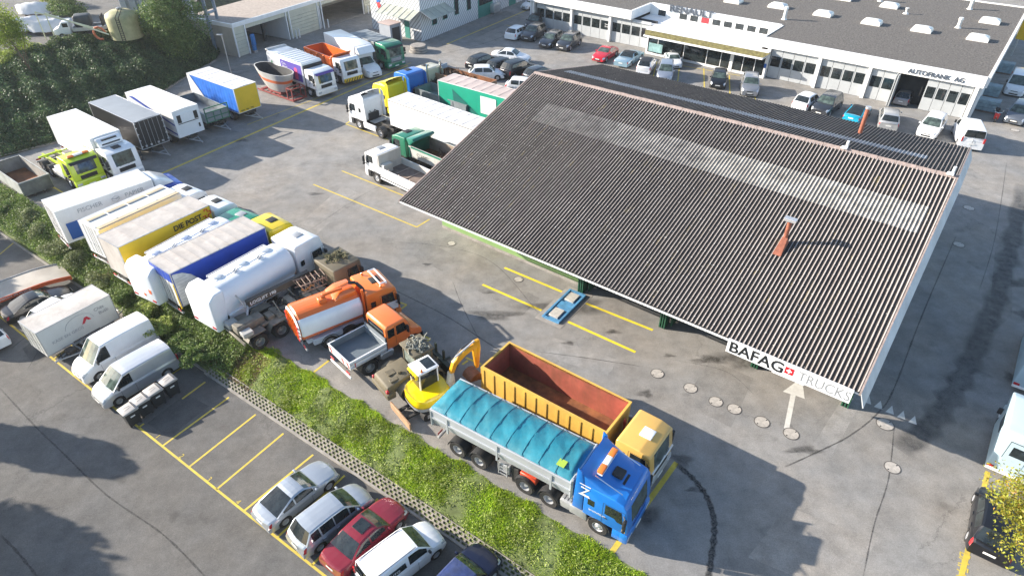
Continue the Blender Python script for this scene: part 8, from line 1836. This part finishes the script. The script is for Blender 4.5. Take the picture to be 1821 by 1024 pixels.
for k, (x, y) in enumerate(crest):
    t = thing('hedge_shrub', ['clipped dark hedge shrub at the far left of the bank crest', 'hedge shrub below the leafy sapling', 'yellow-green hedge shrub on the bank crest', 'sunlit hedge shrub left of the small flatbed', 'hedge shrub below the small flatbed', 'hedge shrub between flatbed and storage tank', 'hedge shrub in front of the storage tank', 'hedge shrub beside the tall conifer'][k], 'shrub', (x, y, UPZ-1.2), 0, 'shrubs on the hedge bank crest')
    P = blob(5200, (0, 0, .9), (2.2, 1.9, 1.5), 12); leaves('foliage', P, rng_.uniform(.12, .26, 5200), mShrub if k not in (2, 3) else mWeed, t); b = MB()
    for q in range(6): b.cyl((0, 0, -.2), (random.uniform(-1, 1), random.uniform(-1, 1), random.uniform(.6, 1.4)), .05, .01, n=5, caps=False)
    part('stem', b, mTwig, t, False)
def tree(lb, base, H, cz, r, mat, n, size, name='leafy_tree', trunk=.2, grp=None, lumps=14, lean=(0, 0), limbs=9):
    t = thing(name, lb, 'tree', tuple(base), 0, grp); cx, cy = lean
    P = blob(n, (cx, cy, cz), r, lumps, .35); P[:, 2] = np.maximum(P[:, 2], .3); leaves('crown', P, rng_.uniform(size[0], size[1], n), mat, t)
    b = MB(); b.tube([(0, 0, -.1), (cx*.3+.1, cy*.3, H*.3)], trunk, 10); b.cyl((cx*.3+.1, cy*.3, H*.3), (cx, cy, H*.85), trunk*.9, .04, n=8)
    for k in range(limbs):
        a_ = 2*PI*k/limbs+random.uniform(-.3, .3); q = random.uniform(.55, .85); z0 = H*random.uniform(.25, .6); p0 = Vector((lerp(0, cx, z0/H), lerp(0, cy, z0/H), z0)); p1 = Vector((cx+r[0]*q*math.cos(a_), cy+r[1]*q*math.sin(a_), cz+r[2]*random.uniform(-.3, .5)))
        b.cyl(tuple(p0), tuple((p0+p1)/2+Vector((0, 0, .3))), trunk*.4, trunk*.22, n=6, caps=False); b.cyl(tuple((p0+p1)/2+Vector((0, 0, .3))), tuple(p1), trunk*.22, .015, n=5, caps=False)
    part('trunk', b, mTwig, t, False)
p = at(340, 122, .2); tree('tall dense dark tree beside the steel gantry', (p.x-1.6, p.y+1.5, 0), 11, 6.0, (4.3, 3.8, 6.2), leafmat('tall_tree_leaves', (.06, .12, .035), (.17, .25, .06), (.34, .40, .16)), 46000, (.15, .32), 'dense_tree', .28, None, 26)
p = at(72, 150, 2.0); q = at(42, 40, 8.5); tree('slender yellow-green sapling on the hedge bank in front of the boats', (p.x, p.y, 1.2), 7.5, 6.6, (3.7, 3.0, 3.6), mFresh, 9500, (.12, .26), 'sapling', .09, None, 16, (-1.6, .2))
p = at(135, 38, UPZ); shrub('round green shrub behind the long poles', 128, 28, UPZ, 3.2, 2.8, mShrub, 7000, None, 'shrub', (.14, .28), 'shrubs on the upper lot'); shrub('yellowish shrub behind the pale covered boat', 95, 10, UPZ, 2.8, 2.6, mFresh, 5000, None, 'shrub', (.14, .28), 'shrubs on the upper lot')
p = at(1866, 955, 4.6); tree('yellow autumn tree over the black car at the lower right edge', (p.x+1.95, p.y+.2, 0), 6.5, 4.6, (2.3, 3.6, 2.2), mYelL, 18000, (.07, .17), 'autumn_tree', .14, None, 26, (-1.2, 0))
# trees beyond the left edge that shade the car park and the bank
for k, (x, y, H, r, lb) in enumerate(((-41.5, 20.5, 9.5, 4.3, 'broad tree left of the car park, out of the picture, casting the long lower shadow'), (-35.5, 14.2, 9.0, 3.7, 'tree lower left beside the car park, out of the picture'), (-37.6, 25.8, 6.8, 1.7, 'slim tree left of the car park whose crown shades the open asphalt'), (-66, 48, 9, 3.6, 'tree left of the path, out of the picture'), (-34, 7.5, 9, 4.0, 'tree at the lower left corner, out of the picture'), (-60, 40, 9, 4.0, 'tree behind the recovery flatbed, out of the picture'), (-54, 33, 8, 3.0, 'tree left of the black coupe, out of the picture'))):
    tree(lb, (x, y, LOT if k not in (3, 5) else 0), H, H*.68, (r, r, H*.33), mDarkL, 26000, (.35, .7), 'shade_tree', .22, 'trees beyond the left edge', 14)
# ------------------------------------------------------------------ air
b = MB(); b.box(-240, 240, -60, 330, -2.7, 60); o = bpy.data.objects.new('haze', make_mesh('haze', b, None, False)); COL.objects.link(o); o['kind'] = 'stuff'; o['label'] = 'thin pale morning haze over the yard'; o['category'] = 'haze'
hm = bpy.data.materials.new('haze_air'); hm.use_nodes = True; hn = hm.node_tree.nodes; hn.remove(hn['Principled BSDF']); pv = hn.new('ShaderNodeVolumePrincipled'); pv.inputs['Color'].default_value = (.82, .88, .95, 1); pv.inputs['Density'].default_value = .00022; pv.inputs['Anisotropy'].default_value = .3
hm.node_tree.links.new(pv.outputs[0], hn['Material Output'].inputs['Volume']); o.data.materials.clear(); o.data.materials.append(hm)
